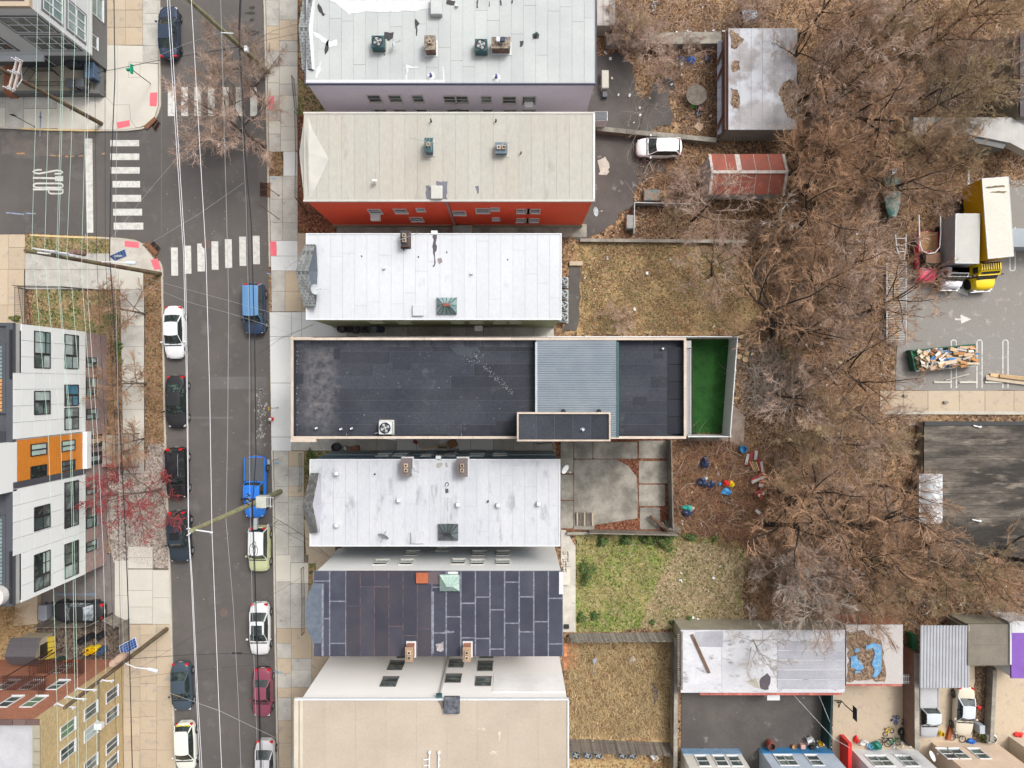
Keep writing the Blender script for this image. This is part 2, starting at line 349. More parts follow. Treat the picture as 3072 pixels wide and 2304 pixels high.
# ================================================================== ground and yards
def pp(pts,z=0.):return[P(x,y,z) for x,y in pts]
def blob(pts,z,jit=8,step=28,seed=0):
 """a px outline with an uneven edge"""
 rd=random.Random(seed);outp=[]
 n=len(pts)
 for i in range(n):
  a,b=Vector(pts[i]),Vector(pts[(i+1)%n]);k=max(1,int((b-a).length/step))
  for j in range(k):
   q=a.lerp(b,j/k);outp.append((q.x+rd.uniform(-jit,jit),q.y+rd.uniform(-jit,jit)))
 return pp(outp,z)
def area(name,pts,z,m,jit=0,step=28,kind='structure',th=0):
 mb=MB();q=blob(pts,z,jit,step,len(name)+int(pts[0][0])) if jit else pp(pts,z)
 if th:mb.prism(q,z-th,z)
 else:
  ar=sum(q[i][0]*q[(i+1)%len(q)][1]-q[(i+1)%len(q)][0]*q[i][1] for i in range(len(q)))
  mb.sheet(q if ar>0 else q[::-1],z)
 return struct(build(mb,name,m),kind)
mb=MB();mb.sheet([(-320,-320),(320,-320),(320,320),(-320,320)],-.03)
struct(build(mb,'ground',LITTER))
ROADX=[(-900,470),(0,481),(400,484),(870,490),(1250,497),(1500,505),(1820,516),(2050,520),(2304,529),(3300,560)]
ROADXR=[(-900,775),(0,789),(400,798),(800,805),(1000,808),(1300,812),(1500,817),(1820,821),(2200,828),(2304,830),(3300,850)]
def lerpt(T,y):
 for(a,b),(c,d) in zip(T,T[1:]):
  if y<=c:return b+(d-b)*(y-a)/(c-a)
 return T[-1][1]
rl=lambda y:lerpt(ROADX,y)
rr=lambda y:lerpt(ROADXR,y)
# main road and side street in one sheet
ys=[-900,0,380];
left=[(rl(y),y) for y in(-900,0,200,318)]+[(474,350),(455,378),(425,390),(380,395),(250,396),(120,393),(0,387),(-700,370),
(-700,712),(0,703),(90,700),(220,706),(330,710),(405,718),(438,732),(465,760),(484,790),(490,815)]+[(rl(y),y) for y in(870,1250,1500,1820,2050,2304,3300)]
right=[(rr(y),y) for y in(3300,2304,2200,1820,1500,1300,1000,800,400,0,-900)]
mb=MB();q=pp(left+right,0.);mb.sheet(q[::-1] if sum(q[i][0]*q[(i+1)%len(q)][1]-q[(i+1)%len(q)][0]*q[i][1] for i in range(len(q)))<0 else q,0.0)
struct(build(mb,'road',ASPH))
# lighter seams and patches in the road
mb=MB()
for(x0,y0,x1,y1) in((631,1130,800,1167),(560,1250,700,1256),(483,330,486,700)):mb.sheet([P(x0,y1),P(x1,y1),P(x1,y0),P(x0,y0)],.003)
struct(build(mb,'road_patch',mat('asphalt_seam',(.15,.14,.135),.9)))
mb=MB();mb.sheet(blob([(0,395),(120,400),(250,402),(290,440),(200,470),(60,470),(0,460)],.003,6,20,3),.003)
struct(build(mb,'road_stain',mat('asphalt_brown',(.165,.14,.125),.92,s=1.5,c2=(.12,.11,.105))))
# ------------------------------------------------------------------ painted markings
def marking(name,items,z=.006):
 root=struct(empty(name,(0,0,0)))
 for pts,m in items:
  mb=MB();q=pp(pts,0);ar=sum(q[i][0]*q[(i+1)%len(q)][1]-q[(i+1)%len(q)][0]*q[i][1] for i in range(len(q)))
  mb.sheet(q if ar>0 else q[::-1],z);build(mb,'stripe',m,root)
 return root
f=.4629
def rc(x0,y0,x1,y1):return[(x0,y0),(x1,y0),(x1,y1),(x0,y1)]
marking('crosswalk',[(rc(a*f,565*f,b*f,752*f),PAINTW if i<2 else PAINT) for i,(a,b) in enumerate(((1088,1133),(1175,1218),(1260,1303),(1348,1392),(1438,1482),(1528,1572),(1622,1667)))])
marking('crosswalk',[([(a*f,600+t*f),(b*f,600+t*f),((b+3)*f,600+u*f),((a+3)*f,600+u*f)],PAINT) for a,b,t,u in
((1108,1152,308,490),(1195,1238,296,477),(1278,1326,282,463),(1370,1414,268,452),(1457,1502,254,440),(1550,1594,238,427),(1638,1682,232,416))])
marking('crosswalk',[(rc(a*f,t*f,b*f,u*f),PAINTW if i in(3,) else PAINT) for i,(a,b,t,u) in enumerate(((715,902,908,948),(715,903,995,1037),(715,906,1083,1125),(730,908,1173,1215),(730,915,1263,1307),(733,921,1353,1397),(737,929,1443,1488)))])
marking('stop_line',[([(550*f,898*f),(599*f,898*f),(605*f,1508*f),(563*f,1508*f)],PAINT)])
root=struct(empty('road_lettering',(0,0,0)))
g=.217
def Z2(x,y):return P(x*g,280+y*g)
for pts,wd in(([(578,1058),(520,1058),(480,1068),(458,1082),(485,1102),(540,1110),(610,1098),(700,1080),(780,1066),(835,1070),(868,1092),(840,1110),(755,1112)],.15),
([(455,1168),(600,1171),(765,1175)],.17),
([(520,1245),(490,1248),(466,1262),(464,1280),(490,1298),(530,1302),(800,1304),(845,1302),(868,1288),(868,1264),(848,1250),(810,1246),(520,1245)],.15),
([(455,1328),(680,1328),(873,1330)],.16),([(684,1330),(674,1345),(674,1368),(692,1384),(730,1387),(840,1387),(866,1376),(868,1345),(868,1330)],.14)):
 mb=MB();mb.ribbon([Z2(*p) for p in pts],wd,.006);build(mb,'letter_stroke',PAINT,root)
mb=MB();mb.sheet([Z2(762,1213),Z2(873,1213),Z2(873,1145),Z2(762,1145)],.0075);build(mb,'letter_stroke',PAINT,root)
# orange and blue utility marks
mb=MB()
for a,b in(((50,461),(75,460)),((150,466),(168,467)),((172,467),(182,468)),((196,469),(206,470)),((212,470),(222,468)),((236,468),(249,467)),((306,462),(316,460))):
 mb.ribbon([P(*a),P(*b)],.13,.006)
struct(build(mb,'utility_marks_orange',mat('spray_orange',(.55,.27,.08),.9,s=4,c2=(.25,.18,.13),th=.5)))
mb=MB()
for a,b in(((18,638),(72,643)),((78,640),(108,641)),((122,334),(120,410)),((116,350),(126,352))):mb.ribbon([P(a[0],a[1],.13 if a[1]<390 else 0),P(b[0],b[1],.13 if a[1]<390 else 0)],.12,.132 if a[1]<390 else.006)
struct(build(mb,'utility_marks_blue',mat('spray_blue',(.26,.32,.48),.9,s=4,c2=(.2,.2,.22),th=.5)))
mb=MB()
for x,y,r_ in((811,1497,.5),(1170,2,.5)):pass
for a,b in(((818,2016),(846,2016)),((826,2010),(836,2022)),((822,1389),(838,1391)),((812,535),(830,536)),((800,820),(812,822))):mb.ribbon([P(*a,.13),P(*b,.13)],.09,.133)
struct(build(mb,'utility_marks_blue',mat('spray_cyan',(.10,.33,.55),.9,s=4,c2=(.3,.35,.38),th=.55)))
# paint spatter and dirt by the kerb near the hydrant
rd=random.Random(5);mb=MB()
for k in range(90):
 x=rd.gauss(785,9);y=rd.uniform(1165,1345);r_=abs(rd.gauss(0,.05))+.02
 c=P(x,y);mb.sheet([(c.x+r_*rd.uniform(.6,1.3)*math.cos(t),c.y+r_*rd.uniform(.6,2.2)*math.sin(t)) for t in[i*math.pi/3 for i in range(6)]],.005)
for k in range(140):
 x=rd.uniform(500,800);y=rd.uniform(-20,2300);r_=rd.uniform(.015,.05);c=P(x,y)
 mb.sheet([(c.x+r_*math.cos(t),c.y+r_*math.sin(t)) for t in[i*math.pi/3 for i in range(6)]],.005)
struct(build(mb,'spatter_marks',mat('spatter_grey',(.34,.33,.31),.8)),'stuff')
mb=MB()
for x,y,a,b_ in((757,24,.5,.3),(751,40,.9,.25),(756,60,.4,.3),(748,85,.3,.2),(757,98,1.1,.45),(748,105,.3,.2),(745,150,.5,.3),(640,1700,.8,2.2),(600,1710,.5,1.6),(640,800,.25,.8),(700,985,.2,.2),(560,1110,1.2,1.0),(540,1330,1.3,.8),(775,1570,1.0,.9),(560,1720,1.3,.7),(785,1790,1.2,1.),(780,2180,1.2,.8),(575,1960,1.,.8),(640,2000,.5,2.5),(600,900,.5,3.),(690,900,.5,3.),(640,300,.6,2.)):
 c=P(x,y);mb.mi=0 if y<160 else 1;mb.sheet([(c.x+a*.6*rd.uniform(.7,1.1)*math.cos(t),c.y+b_*.6*rd.uniform(.7,1.1)*math.sin(t)) for t in[i*math.pi/7 for i in range(14)]],.0035)
struct(build(mb,'oil_stain',[mat('oil_dark',(.045,.042,.04),.7),mat('oil_faint',(.092,.083,.078),.85,s=1.5,c2=(.112,.10,.094),th=.5,wd=.15)]),'stuff')
# manhole covers
for(x,y,r_,lab) in((619,733,.42,'round rusty manhole cover beside the third crosswalk stripe'),(671,1838,.36,'faded reddish manhole cover in the lower part of the road')):
 c=P(x,y);t=tag(empty('manhole_cover',c),lab,'manhole cover')
 mb=MB();mb.lathe((c.x,c.y,0),[(r_,0.0),(r_,.014)],24);build(mb,'rim',mat('manhole_rim',(.15,.12,.115),.8),t)
 mb=MB();mb.lathe((c.x,c.y,0),[(r_*.86,.014),(r_*.86,.02),(r_*.5,.024)],24);build(mb,'lid',mat('manhole_lid',(.20,.13,.115),.8,s=6,c2=(.13,.10,.10),fine=.2,fs=20),t)
# ------------------------------------------------------------------ kerbs
def kerb(pts,m=KERB,wd=.16,h=.13,name='kerb'):
 root=struct(empty(name,(0,0,0)))
 P3=[P(x,y,h) for x,y in pts]
 for a,b in zip(P3,P3[1:]):
  L_=(b-a).length;k=max(1,int(L_/2.4))
  for i in range(k):
   q0=a.lerp(b,i/k);q1=a.lerp(b,(i+1)/k);t=(q1-q0).normalized();n_=Vector((-t.y,t.x,0))
   q0=q0+t*.006;q1=q1-t*.006
   mb=MB();mb.prism([q0-n_*wd/2,q1-n_*wd/2,q1+n_*wd/2,q0+n_*wd/2],-.05,h+random.uniform(0,.004));build(mb,'kerb_stone',m,root)
 return root
kerb([(rr(y)+4,y) for y in(-80,0,200,400,600,800)])
kerb([(rr(y)+3,y) for y in(1350,1500,1700,1900,2100,2304,2400)])
kerb([(rl(y)-4,y) for y in(-80,0,150,318)]);kerb([(rl(318)-4,318),(470,346),(452,372),(424,385)])
kerb([(424,385),(380,390),(300,391)]);kerb([(300,391),(250,391),(120,388),(64,385)],KERBY);kerb([(64,385),(0,382),(-80,380)])
kerb([(90,705),(220,711),(300,713)],KERBY);kerb([(300,713),(360,716),(405,722),(428,733)]);kerb([(476,783),(484,800),(487,830)])
kerb([(rl(y)-4,y) for y in(830,1000,1250,1500,1740,1900)])
kerb([(rl(y)-4,y) for y in(1900,2100,2304,2400)])
# ------------------------------------------------------------------ pavements of separate slabs
def pave(name,cols,ys,m,z=.12,xf=None,gap=.5,th=.12,alt=None,bed=True):
 """cols: px x-joints (or functions of y); ys: px y-joints; one slab per cell"""
 root=struct(empty(name,(0,0,0)))
 fx=[c if callable(c) else(lambda y,c=c:c) for c in cols]
 if bed:
  mb=MB();mb.prism(pp([(fx[0](y),y) for y in(ys[0],ys[-1])]+[(fx[-1](y),y) for y in(ys[-1],ys[0])],z),z-th-.02,z-.03);build(mb,'joint_bed',mat('joint_dirt',(.19,.165,.13),.95),root)
 for i in range(len(fx)-1):
  yy=list(ys)
  if alt and i<len(alt) and alt[i]:yy=alt[i]
  for y0,y1 in zip(yy,yy[1:]):
   dz=random.uniform(-.006,.006);a=gap
   q=pp([(fx[i](y0)+a,y0+a),(fx[i+1](y0)-a,y0+a),(fx[i+1](y1)-a,y1-a),(fx[i](y1)+a,y1-a)],z)
   mb=MB();mb.prism(q,z-th,z+dz);build(mb,'slab',random.choice(m) if isinstance(m,list) else m,root)
 return root
R0=lambda y:rr(y)+8
def seq(a,b,n):return[a+(b-a)*i/n for i in range(n+1)]
# right pavement, from the top down
pave('sidewalk',[R0,838,893],[-60,5,78,97,150,198],[CONC_G,CONC_T,CONC_G],alt=[[-60,0,78,102,153,198],[-60,60,122,155,198]])
pave('sidewalk',[R0,838,893],[198,240,290,330],[CONC_G,CONC_G,CONC_P],alt=[[198,248,288,330],[198,252,286,330]])
pave('sidewalk',[R0,842,893],[330,362,400,455],[CONC_G,CONC_P],alt=[[330,362,402,455],[330,380,420,455]])
pave('sidewalk',[lambda y:850,893],[455,528],CONC_N)
pave('sidewalk',[R0,848,893],[528,597,668,722],CONC_G)
pave('sidewalk',[R0,893],[722,768,812],CONC_N)
pave('sidewalk',[R0,855,905],[812,875,935],[CONC_G,CONC_T,CONC_T])
pave('sidewalk',[lambda y:rr(y)+1,875],[936,1010,1149,1311,1353],CONC_N,gap=.7)
pave('front_terrace',[875,905,1040],[936,1011],CONC_N,z=.12)
pave('side_path',[1040,1100,1162,1222,1284,1352,1400,1450,1540,1600,1662],[978,1040],[CONC_G,CONC_D,CONC_G])
pave('side_path',[875,957,1012,1070,1130,1190,1250,1308,1365,1412,1480,1540,1600,1662],[1308,1352],[CONC_G,CONC_N,CONC_G])
pave('sidewalk',[lambda y:rr(y)+7,865,912],[1353,1415,1460,1510,1580,1660,1700],[CONC_G,CONC_T,CONC_G],alt=[[1353,1460,1508,1574,1665],[1353,1400,1458,1490,1545,1600,1640,1688]])
pave('sidewalk',[lambda y:rr(y)+7,872,925],[1665,1800,1880],[CONC_P,CONC_G],alt=[[1665,1745,1885],[1688,1750,1885]])
pave('sidewalk',[lambda y:rr(y)+7,874,935],[1885,1930,1975,2020,2064,2093,2162,2230,2304,2380],[CONC_T,CONC_G,CONC_T],alt=[None,[1885,1975,2010,2062,2110,2162,2240,2304,2380]])
# tactile plates
def plate(pts,lab):
 mb=MB();mb.prism(pp(pts,.135),.125,.137)
 o=build(mb,'tactile_plate',PINK);tag(o,lab,'paving plate')
 c=Vector((0,0,0))
 for k in pts:c+=P(*k,.137)
 c/=4;mb=MB()
 for i in range(-3,4):
  for j in range(-2,3):mb.box((c.x+i*.11-.02,c.y+j*.11-.02,.138),(c.x+i*.11+.02,c.y+j*.11+.02,.146))
 build(mb,'dimple',PINK,o,smooth=None)['kind']='stuff'
plate([(450,278),(472,277),(470,319),(449,318)],'pink tactile plate on the corner under the bare street tree')
plate([(348,368),(388,360),(390,377),(353,386)],'pink tactile plate beside the curved kerb above the side street')
plate([(804,289),(822,289),(823,330),(806,329)],'pink tactile plate at the right end of the upper crosswalk')
plate([(810,724),(829,724),(830,767),(812,767)],'pink tactile plate at the right end of the lower crosswalk')
plate([(374,722),(417,727),(416,744),(374,740)],'pink tactile plate on the corner above the solar panel')
plate([(451,780),(472,775),(483,806),(464,810)],'pink tactile plate at the tip of the corner beside the pole foot')
# left pavement, upper block
pave('sidewalk',[321,376,428],[-80,30,82,135],CONC_T);pave('sidewalk',[428,lambda y:rl(y)-7],[-80,40,72,137,190],CONC_G)
area('sidewalk',[(319,135),(428,137),(428,190),(473,192),(474,318),(464,348),(446,370),(420,381),(380,387),(300,388),(172,387),(172,290),(319,292)],.12,CONC_P,th=.15)
pave('sidewalk',[-60,16,70,172],[276,322,383],[CONC_P,CONC_G],alt=[None,[278,384],[280,326,385]])
mb=MB()
for a,b in(((319,292),(340,315)),((340,315),(388,314)),((388,314),(392,360)),((392,360),(410,385)),((342,350),(330,384)),((386,186),(386,232)),((386,232),(420,232)),((420,232),(420,186)),((386,186),(428,188))):mb.ribbon([P(*a,.12),P(*b,.12)],.03,.123)
struct(build(mb,'joint_line',mat('joint_dark',(.22,.21,.19),.95)))
# left pavement, below the side street
pave('sidewalk',[-60,25,75],[703,740,808],CONC_T,alt=[[703,808],[703,742,808]]);pave('sidewalk',[-60,24,72],[808,915,990],CONC_T)
area('verge_lawn',[(75,706),(150,710),(250,712),(326,716),(338,740),(336,762),(250,765),(75,758)],.10,LAWNG,3,16)
pave('sidewalk',[75,201,330],[760,808],CONC_G);pave('sidewalk',[75,240,356,430],[808,868],[CONC_G,CONC_P])
area('sidewalk',[(330,716),(368,717),(408,724),(430,738),(455,768),(470,790),(482,812),(482,822),(430,812),(330,808)],.12,CONC,th=.15)
area('fenced_lawn',[(98,866),(352,876),(358,990),(340,1150),(240,1000),(98,976)],.08,LAWNG,3,16)
pave('sidewalk',[lambda y:360+(y-868)*.02,432],[868,920,978,1040,1100,1160,1228,1290,1350,1420],[CONC_P,CONC_G])
area('verge',[(434,812),(486,822),(489,900),(497,1250),(500,1330),(445,1330),(436,1000)],.09,MULCH,2.5,14)
area('verge_gravel',[(445,1330),(500,1330),(505,1500),(512,1706),(458,1706),(452,1500)],.09,GRAVEL,1.5,14)
area('gravel_bed',[(372,1420),(432,1420),(445,1330),(452,1500),(456,1640),(382,1640),(340,1600),(335,1420)],.10,GRAVEL,2,14)
area('planting_bed',[(322,1020),(362,1020),(371,1300),(371,1420),(322,1420)],.10,MULCH,2,14)
area('gravel_bed',[(322,1400),(384,1400),(384,1680),(340,1690),(322,1600)],.104,GRAVEL,2,14)
pave('sidewalk',[344,384],[1682,1786,1873],CONC_P);pave('sidewalk',[384,458,lambda y:rl(y)-6],[1708,1793,1872],CONC_P,alt=[[1708,1771,1821,1872],[1710,1793,1873]]);pave('sidewalk',[384,458],[1640,1672,1706],CONC_P)
pave('sidewalk',[368,420,470,lambda y:rl(y)-6],[1873,1905,1953,2051,2102,2150,2200,2249,2304,2380],CONC_T,alt=[[1873,1953,2001,2060,2104,2152,2208,2251,2380],[1873,1905,1953,2051,2103,2150,2199,2248,2304,2380],[1873,1952,2060,2160,2250,2380]])
area('driveway',[(112,1790),(330,1660),(344,1640),(345,1872),(112,1872)],.05,mat('driveway_tar',(.20,.175,.16),.9,s=.8,c2=(.15,.135,.13),fine=.1),0)
area('rear_yard',[(-200,1800),(112,1800),(112,1980),(-200,2020)],.03,DRY,4,20)
area('fenced_yard',[(112,1873),(372,1873),(372,1990),(100,2010)],.035,mat('yard_dirt',(.115,.09,.075),.95,s=1,c2=(.18,.14,.11),fine=.25,tex='leaf',c3=(.25,.19,.14)),0)
area('front_strip',[(372,1985),(395,1985),(412,2400),(378,2400)],.08,FOUND)
# ---- strips in front of the houses on the right of the street
area('front_garden',[(893,240),(1000,246),(1000,345),(893,345)],.10,LAWNG,2,14)
area('tree_pit',[(800,452),(848,455),(850,528),(805,528)],.10,MULCH,2,12)
area('front_garden',[(893,345),(1010,345),(1010,730),(893,700)],.08,RUST,2,14)
area('side_alley',[(893,668),(1760,672),(1760,712),(893,712)],.06,CONC_D);area('front_strip',[(893,700),(925,700),(925,970),(893,960)],.085,CONC_T)
area('front_garden',[(912,1353),(1010,1353),(1010,1560),(912,1560)],.08,LAWNG,2,14)
area('front_strip',[(912,1560),(1010,1560),(1000,1760),(925,1760)],.085,CONC_T,0)
area('front_strip',[(925,1750),(1000,1750),(1000,2320),(935,2320)],.08,CONC_T)
area('front_garden',[(912,1690),(950,1690),(945,1775),(915,1775)],.095,LAWNG,2,12)
# ---- yards behind the houses
area('driveway',[(1735,175),(1850,150),(1900,190),(1915,290),(1998,300),(2012,340),(2018,370),(1900,405),(1995,430),(1990,515),(1940,530),(1910,560),(1895,620),(1830,680),(1760,715),(1725,712)],.012,ASPHY,9,22)
area('asphalt_patch',[(1955,258),(1985,245),(2005,275),(2012,360),(1960,372),(1948,320)],.016,ASPHY,6,18);area('asphalt_patch',[(1988,215),(2020,240),(2025,275),(2000,270)],.016,ASPHY,5,12)
area('cement_stain',[(1792,478),(1815,472),(1830,500),(1822,528),(1798,525)],.018,CONC,4,8)
area('dry_yard',[(1725,725),(1990,722),(2110,740),(2250,790),(2290,900),(2260,990),(2180,1005),(1725,1005)],.015,DRY,10,30)
area('asphalt_strip',[(1712,790),(1738,800),(1745,870),(1740,925),(1730,990),(1690,990),(1700,900)],.02,ASPHY,5,16)
area('concrete_yard',[(1668,1315),(2018,1315),(2013,1590),(1905,1600),(1722,1592),(1690,1600),(1680,1560)],.03,RUST,0)
for nm,q,mm in(('slab',(1682,1326,1720,1420),CONC_D),('slab',(1722,1326,1778,1376),CONC_D),('slab',(1780,1326,1912,1376),CONC_D),('slab',(1917,1322,2003,1375),CONC_D),('slab',(1917,1383,2003,1450),CONC_D),('slab',(1917,1454,1995,1518),CONC_D),('slab',(1920,1523,1980,1588),CONC_D),
('slab',(1682,1424,1720,1500),CONC_D),('slab',(1682,1503,1720,1585),CONC_D)):
 area('yard_slab',[(q[0]+2,q[1]),(q[2]-2,q[1]),(q[2],q[1]+3),(q[2],q[3]-3),(q[2]-3,q[3]),(q[0]+3,q[3]),(q[0],q[3]-3),(q[0],q[1]+3)],.07,mm,th=.06)
area('yard_slab',[(1722,1379),(1850,1378),(1885,1398),(1910,1430),(1914,1500),(1912,1555),(1880,1560),(1785,1575),(1782,1590),(1722,1588)],.07,CONC_D,th=.06)
area('back_lawn',[(1725,1595),(2040,1602),(2215,1625),(2245,1690),(2225,1790),(2235,1880),(1725,1895)],.02,LAWN,7,26)
area('back_lawn',[(2040,1625),(2215,1640),(2240,1700),(2225,1790),(2228,1878),(1920,1885),(1950,1800),(1990,1720)],.026,LAWNT,6,16)
area('back_path',[(1683,1590),(1697,1590),(1727,1640),(1727,1896),(1683,1896)],.05,CONC,th=.06)
area('straw_yard',[(1700,1905),(2030,1905),(2030,2320),(1700,2320)],.02,DRY,3,26)
area('paved_yard',[(2044,2075),(2492,2070),(2492,2320),(2044,2320)],.03,ASPHY)
area('paved_yard',[(2500,2050),(2735,2050),(2750,2320),(2496,2320)],.035,CONC_T);area('paved_yard',[(2750,1960),(3200,1960),(3200,2330),(2756,2330)],.03,CONC_T)
area('planting_bed',[(2926,2000),(2988,2000),(2978,2225),(2918,2228)],.045,mat('soil_dark',(.12,.08,.05),.95,s=2,fine=.3,tex='leaf',c3=(.3,.2,.12)),2,14)
area('parking_lot',[(2690,905),(2700,800),(2860,780),(2930,560),(3300,560),(3300,1172),(2690,1172)],.012,PARK,4,40)
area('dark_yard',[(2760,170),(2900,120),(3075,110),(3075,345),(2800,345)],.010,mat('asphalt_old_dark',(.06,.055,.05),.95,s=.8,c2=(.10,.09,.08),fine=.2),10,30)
area('parking_strip',[(2900,540),(3300,540),(3300,600),(2900,600)],.010,mat('rubble',(.34,.28,.22),.95,s=2,c2=(.2,.15,.11),fine=.3,tex='leaf',c3=(.5,.45,.4)))
pave('walkway',[2640,2710,2784,2878,2955,3042,3130],[1172,1234],CONC_T,z=.12)
kerb([(2650,1238),(2800,1238),(3072,1239),(3150,1239)],KERB,.30)
g4=.452
def arrow(ps):return[(2300+x*g4,500+y*g4) for x,y in ps]
marking('painted_arrow',[(arrow([(1252,828),(1335,795),(1333,857)]),PAINT),(arrow([(1333,812),(1375,815),(1376,836),(1333,838)]),PAINT)],.022)
marking('painted_arrow',[(arrow([(1358,1012),(1285,982),(1290,1042)]),PAINT),(arrow([(1248,1006),(1287,1008),(1288,1020),(1250,1018)]),PAINT)],.022)
root=struct(empty('bay_lines',(0,0,0)))
for cx,y0,y1 in((1242,1150,1470),(1413,1150,1470),(1585,1150,1470),(1632,690,400)):
 s_=1 if y1>y0 else-1
 pts=[(cx-17,y1),(cx-17,y0+14*s_)]+[(cx-17*math.cos(t),y0+14*s_-14*s_*math.sin(t)) for t in[i*math.pi/8 for i in range(1,8)]]+[(cx+17,y0+14*s_),(cx+17,y1)]
 mb=MB();mb.ribbon([P(2300+x*g4,500+y*g4,.02) for x,y in pts],.09,.02);build(mb,'bay_line',PAINTW,root)
mb=MB();mb.ribbon([P(2906,500,.02),P(2905,632,.02)],.16,.03);struct(build(mb,'bay_line',PAINTW))
for i,(a,b) in enumerate(((2799,2854),(2876,2928),(2953,3004),(3028,3085))):
 c0,c1=P(a,1147),P(b,1147);mb=MB();mb.cbox((c0.x,c0.y-.09,.012),(c1.x,c0.y+.09,.13),.03)
 tag(build(mb,'wheel_stop',CONC_P),['concrete wheel stop below the left half of the debris container','concrete wheel stop under the right end of the debris container','concrete wheel stop below the stacked planks','concrete wheel stop at the right edge of the parking lot'][i],'wheel stop','wheel stops along the parking lot walkway')
# ================================================================== building parts
def window(par,O,U,N,u0,u1,z0,z1,nx=1,nz=2,fm=WHITE,gm=GLASS,fw=.07,bars=.045,sill=True,gl=None):
 mb=MB();
 mb.wbox(O,U,N,u0-fw,u0,z0-fw,z1+fw,-.02,.07);mb.wbox(O,U,N,u1,u1+fw,z0-fw,z1+fw,-.02,.07)
 mb.wbox(O,U,N,u0,u1,z1,z1+fw,-.02,.068);mb.wbox(O,U,N,u0,u1,z0-fw,z0,-.02,.068)
 for i in range(1,nx):u=u0+(u1-u0)*i/nx;mb.wbox(O,U,N,u-bars/2,u+bars/2,z0,z1,-.02,.06)
 for i in range(1,nz):z=z0+(z1-z0)*i/nz;mb.wbox(O,U,N,u0,u1,z-bars/2,z+bars/2,-.02,.057)
 fr=build(mb,'window',fm,par)
 k=0
 for i in range(nx):
  for j in range(nz):
   a,b=u0+(u1-u0)*i/nx,u0+(u1-u0)*(i+1)/nx;c,d=z0+(z1-z0)*j/nz,z0+(z1-z0)*(j+1)/nz
   mb=MB();mb.wbox(O,U,N,a+.005,b-.005,c+.005,d-.005,.004,.014+.012*(j%2));build(mb,'pane',(gl[k%len(gl)] if gl else gm),fr);k+=1
 if sill:
  mb=MB();mb.wbox(O,U,N,u0-fw-.03,u1+fw+.03,z0-fw-.06,z0-fw-.001,-.02,.13);build(mb,'sill',fm,fr)
 return fr
def win_y(par,Y,sgn,items,**kw): # windows on a wall y = Y that faces sgn*y; items (px, py, width, height, nx, nz)
 for it in items:
  px,py,w_,h_=it[:4];nx=it[4] if len(it)>4 else 1;nz=it[5] if len(it)>5 else 2
  X,z=WY(Y,px,py);k=dict(kw)
  if len(it)>6:k.update(it[6])
  window(par,(X,Y,0),(1,0,0),(0,sgn,0),-w_/2,w_/2,z-h_/2,z+h_/2,nx,nz,**k)
def rectw(x0,y0,x1,y1,z):
 a=P(x0,y0,z);b=P(x1,y1,z);return a.x,b.y,b.x,a.y
def walls(par,X0,Y0,X1,Y1,z,m,ins=.12,base=None,z0=0.,name='wall',m2=None):
 t=ins
 for i_,(a,b) in enumerate((((X0+t,Y0+t),(X1-t,Y0+t+.25)),((X0+t,Y1-t-.25),(X1-t,Y1-t)),((X0+t,Y0+t+.25),(X0+t+.25,Y1-t-.25)),((X1-t-.25,Y0+t+.25),(X1-t,Y1-t-.25)))):
  mb=MB();mb.box((*a,z0),(*b,z));build(mb,name,m2 if m2 and i_==1 else m,par)
 if base:
  mb=MB();mb.box((X0+t-.06,Y0+t-.06,0),(X1-t+.06,Y1-t+.06,base));build(mb,'foundation',FOUND,par)
def roof_sheets(par,X0,Y0,X1,Y1,z,along,wd,mats,seam,gap=.035,cross=0,rd=None,deck=.22,off=0,name='roof_sheet'):
 rd=rd or random.Random(int(abs(X0*13+Y0*7)))
 mb=MB();mb.box((X0,Y0,z-deck),(X1,Y1,z-.012));rf=build(mb,'roof',seam,par)
 u0,u1=(X0,X1) if along=='y' else(Y0,Y1);v0,v1=(Y0,Y1) if along=='y' else(X0,X1)
 n=max(1,round((u1-u0)/wd))
 for i in range(n):
  a=u0+(u1-u0)*i/n+gap/2;b=u0+(u1-u0)*(i+1)/n-gap/2
  cuts=[v0]
  if cross:
   v=v0+rd.uniform(.15,1.)*cross
   while v<v1-.4:cuts.append(v);v+=cross*rd.uniform(.8,1.15)
  cuts.append(v1)
  for c,d in zip(cuts,cuts[1:]):
   g0=gap/2 if c>v0 else 0;g1=gap/2 if d<v1 else 0;h_=z+rd.uniform(0,.006)
   mb=MB();m=rd.choice(mats) if isinstance(mats,list) else mats
   if along=='y':mb.box((a,c+g0,z-.02),(b,d-g1,h_))
   else:mb.box((c+g0,a,z-.02),(d-g1,b,h_))
   build(mb,name,m,rf)
 return rf
def curbs(par,X0,Y0,X1,Y1,z,t=.14,h=.12,m=FLASH,name='edge_flashing'):
 for(a,b) in(((X0,Y0),(X1,Y0+t)),((X0,Y1-t),(X1,Y1)),((X0,Y0+t),(X0+t,Y1-t)),((X1-t,Y0+t),(X1,Y1-t))):
  mb=MB();mb.box((*a,z-.2),(*b,z+h));build(mb,name,m,par)
def strip(par,outer,inner,zo,zi,m,name,th=.0):
 mb=MB();A=[P(x,y,zo) for x,y in outer];B=[P(x,y,zi) for x,y in inner]
 mb.add(A+B,[(i,i+1,len(A)+i+1,len(A)+i) for i in range(len(A)-1)]);return build(mb,name,m,par)
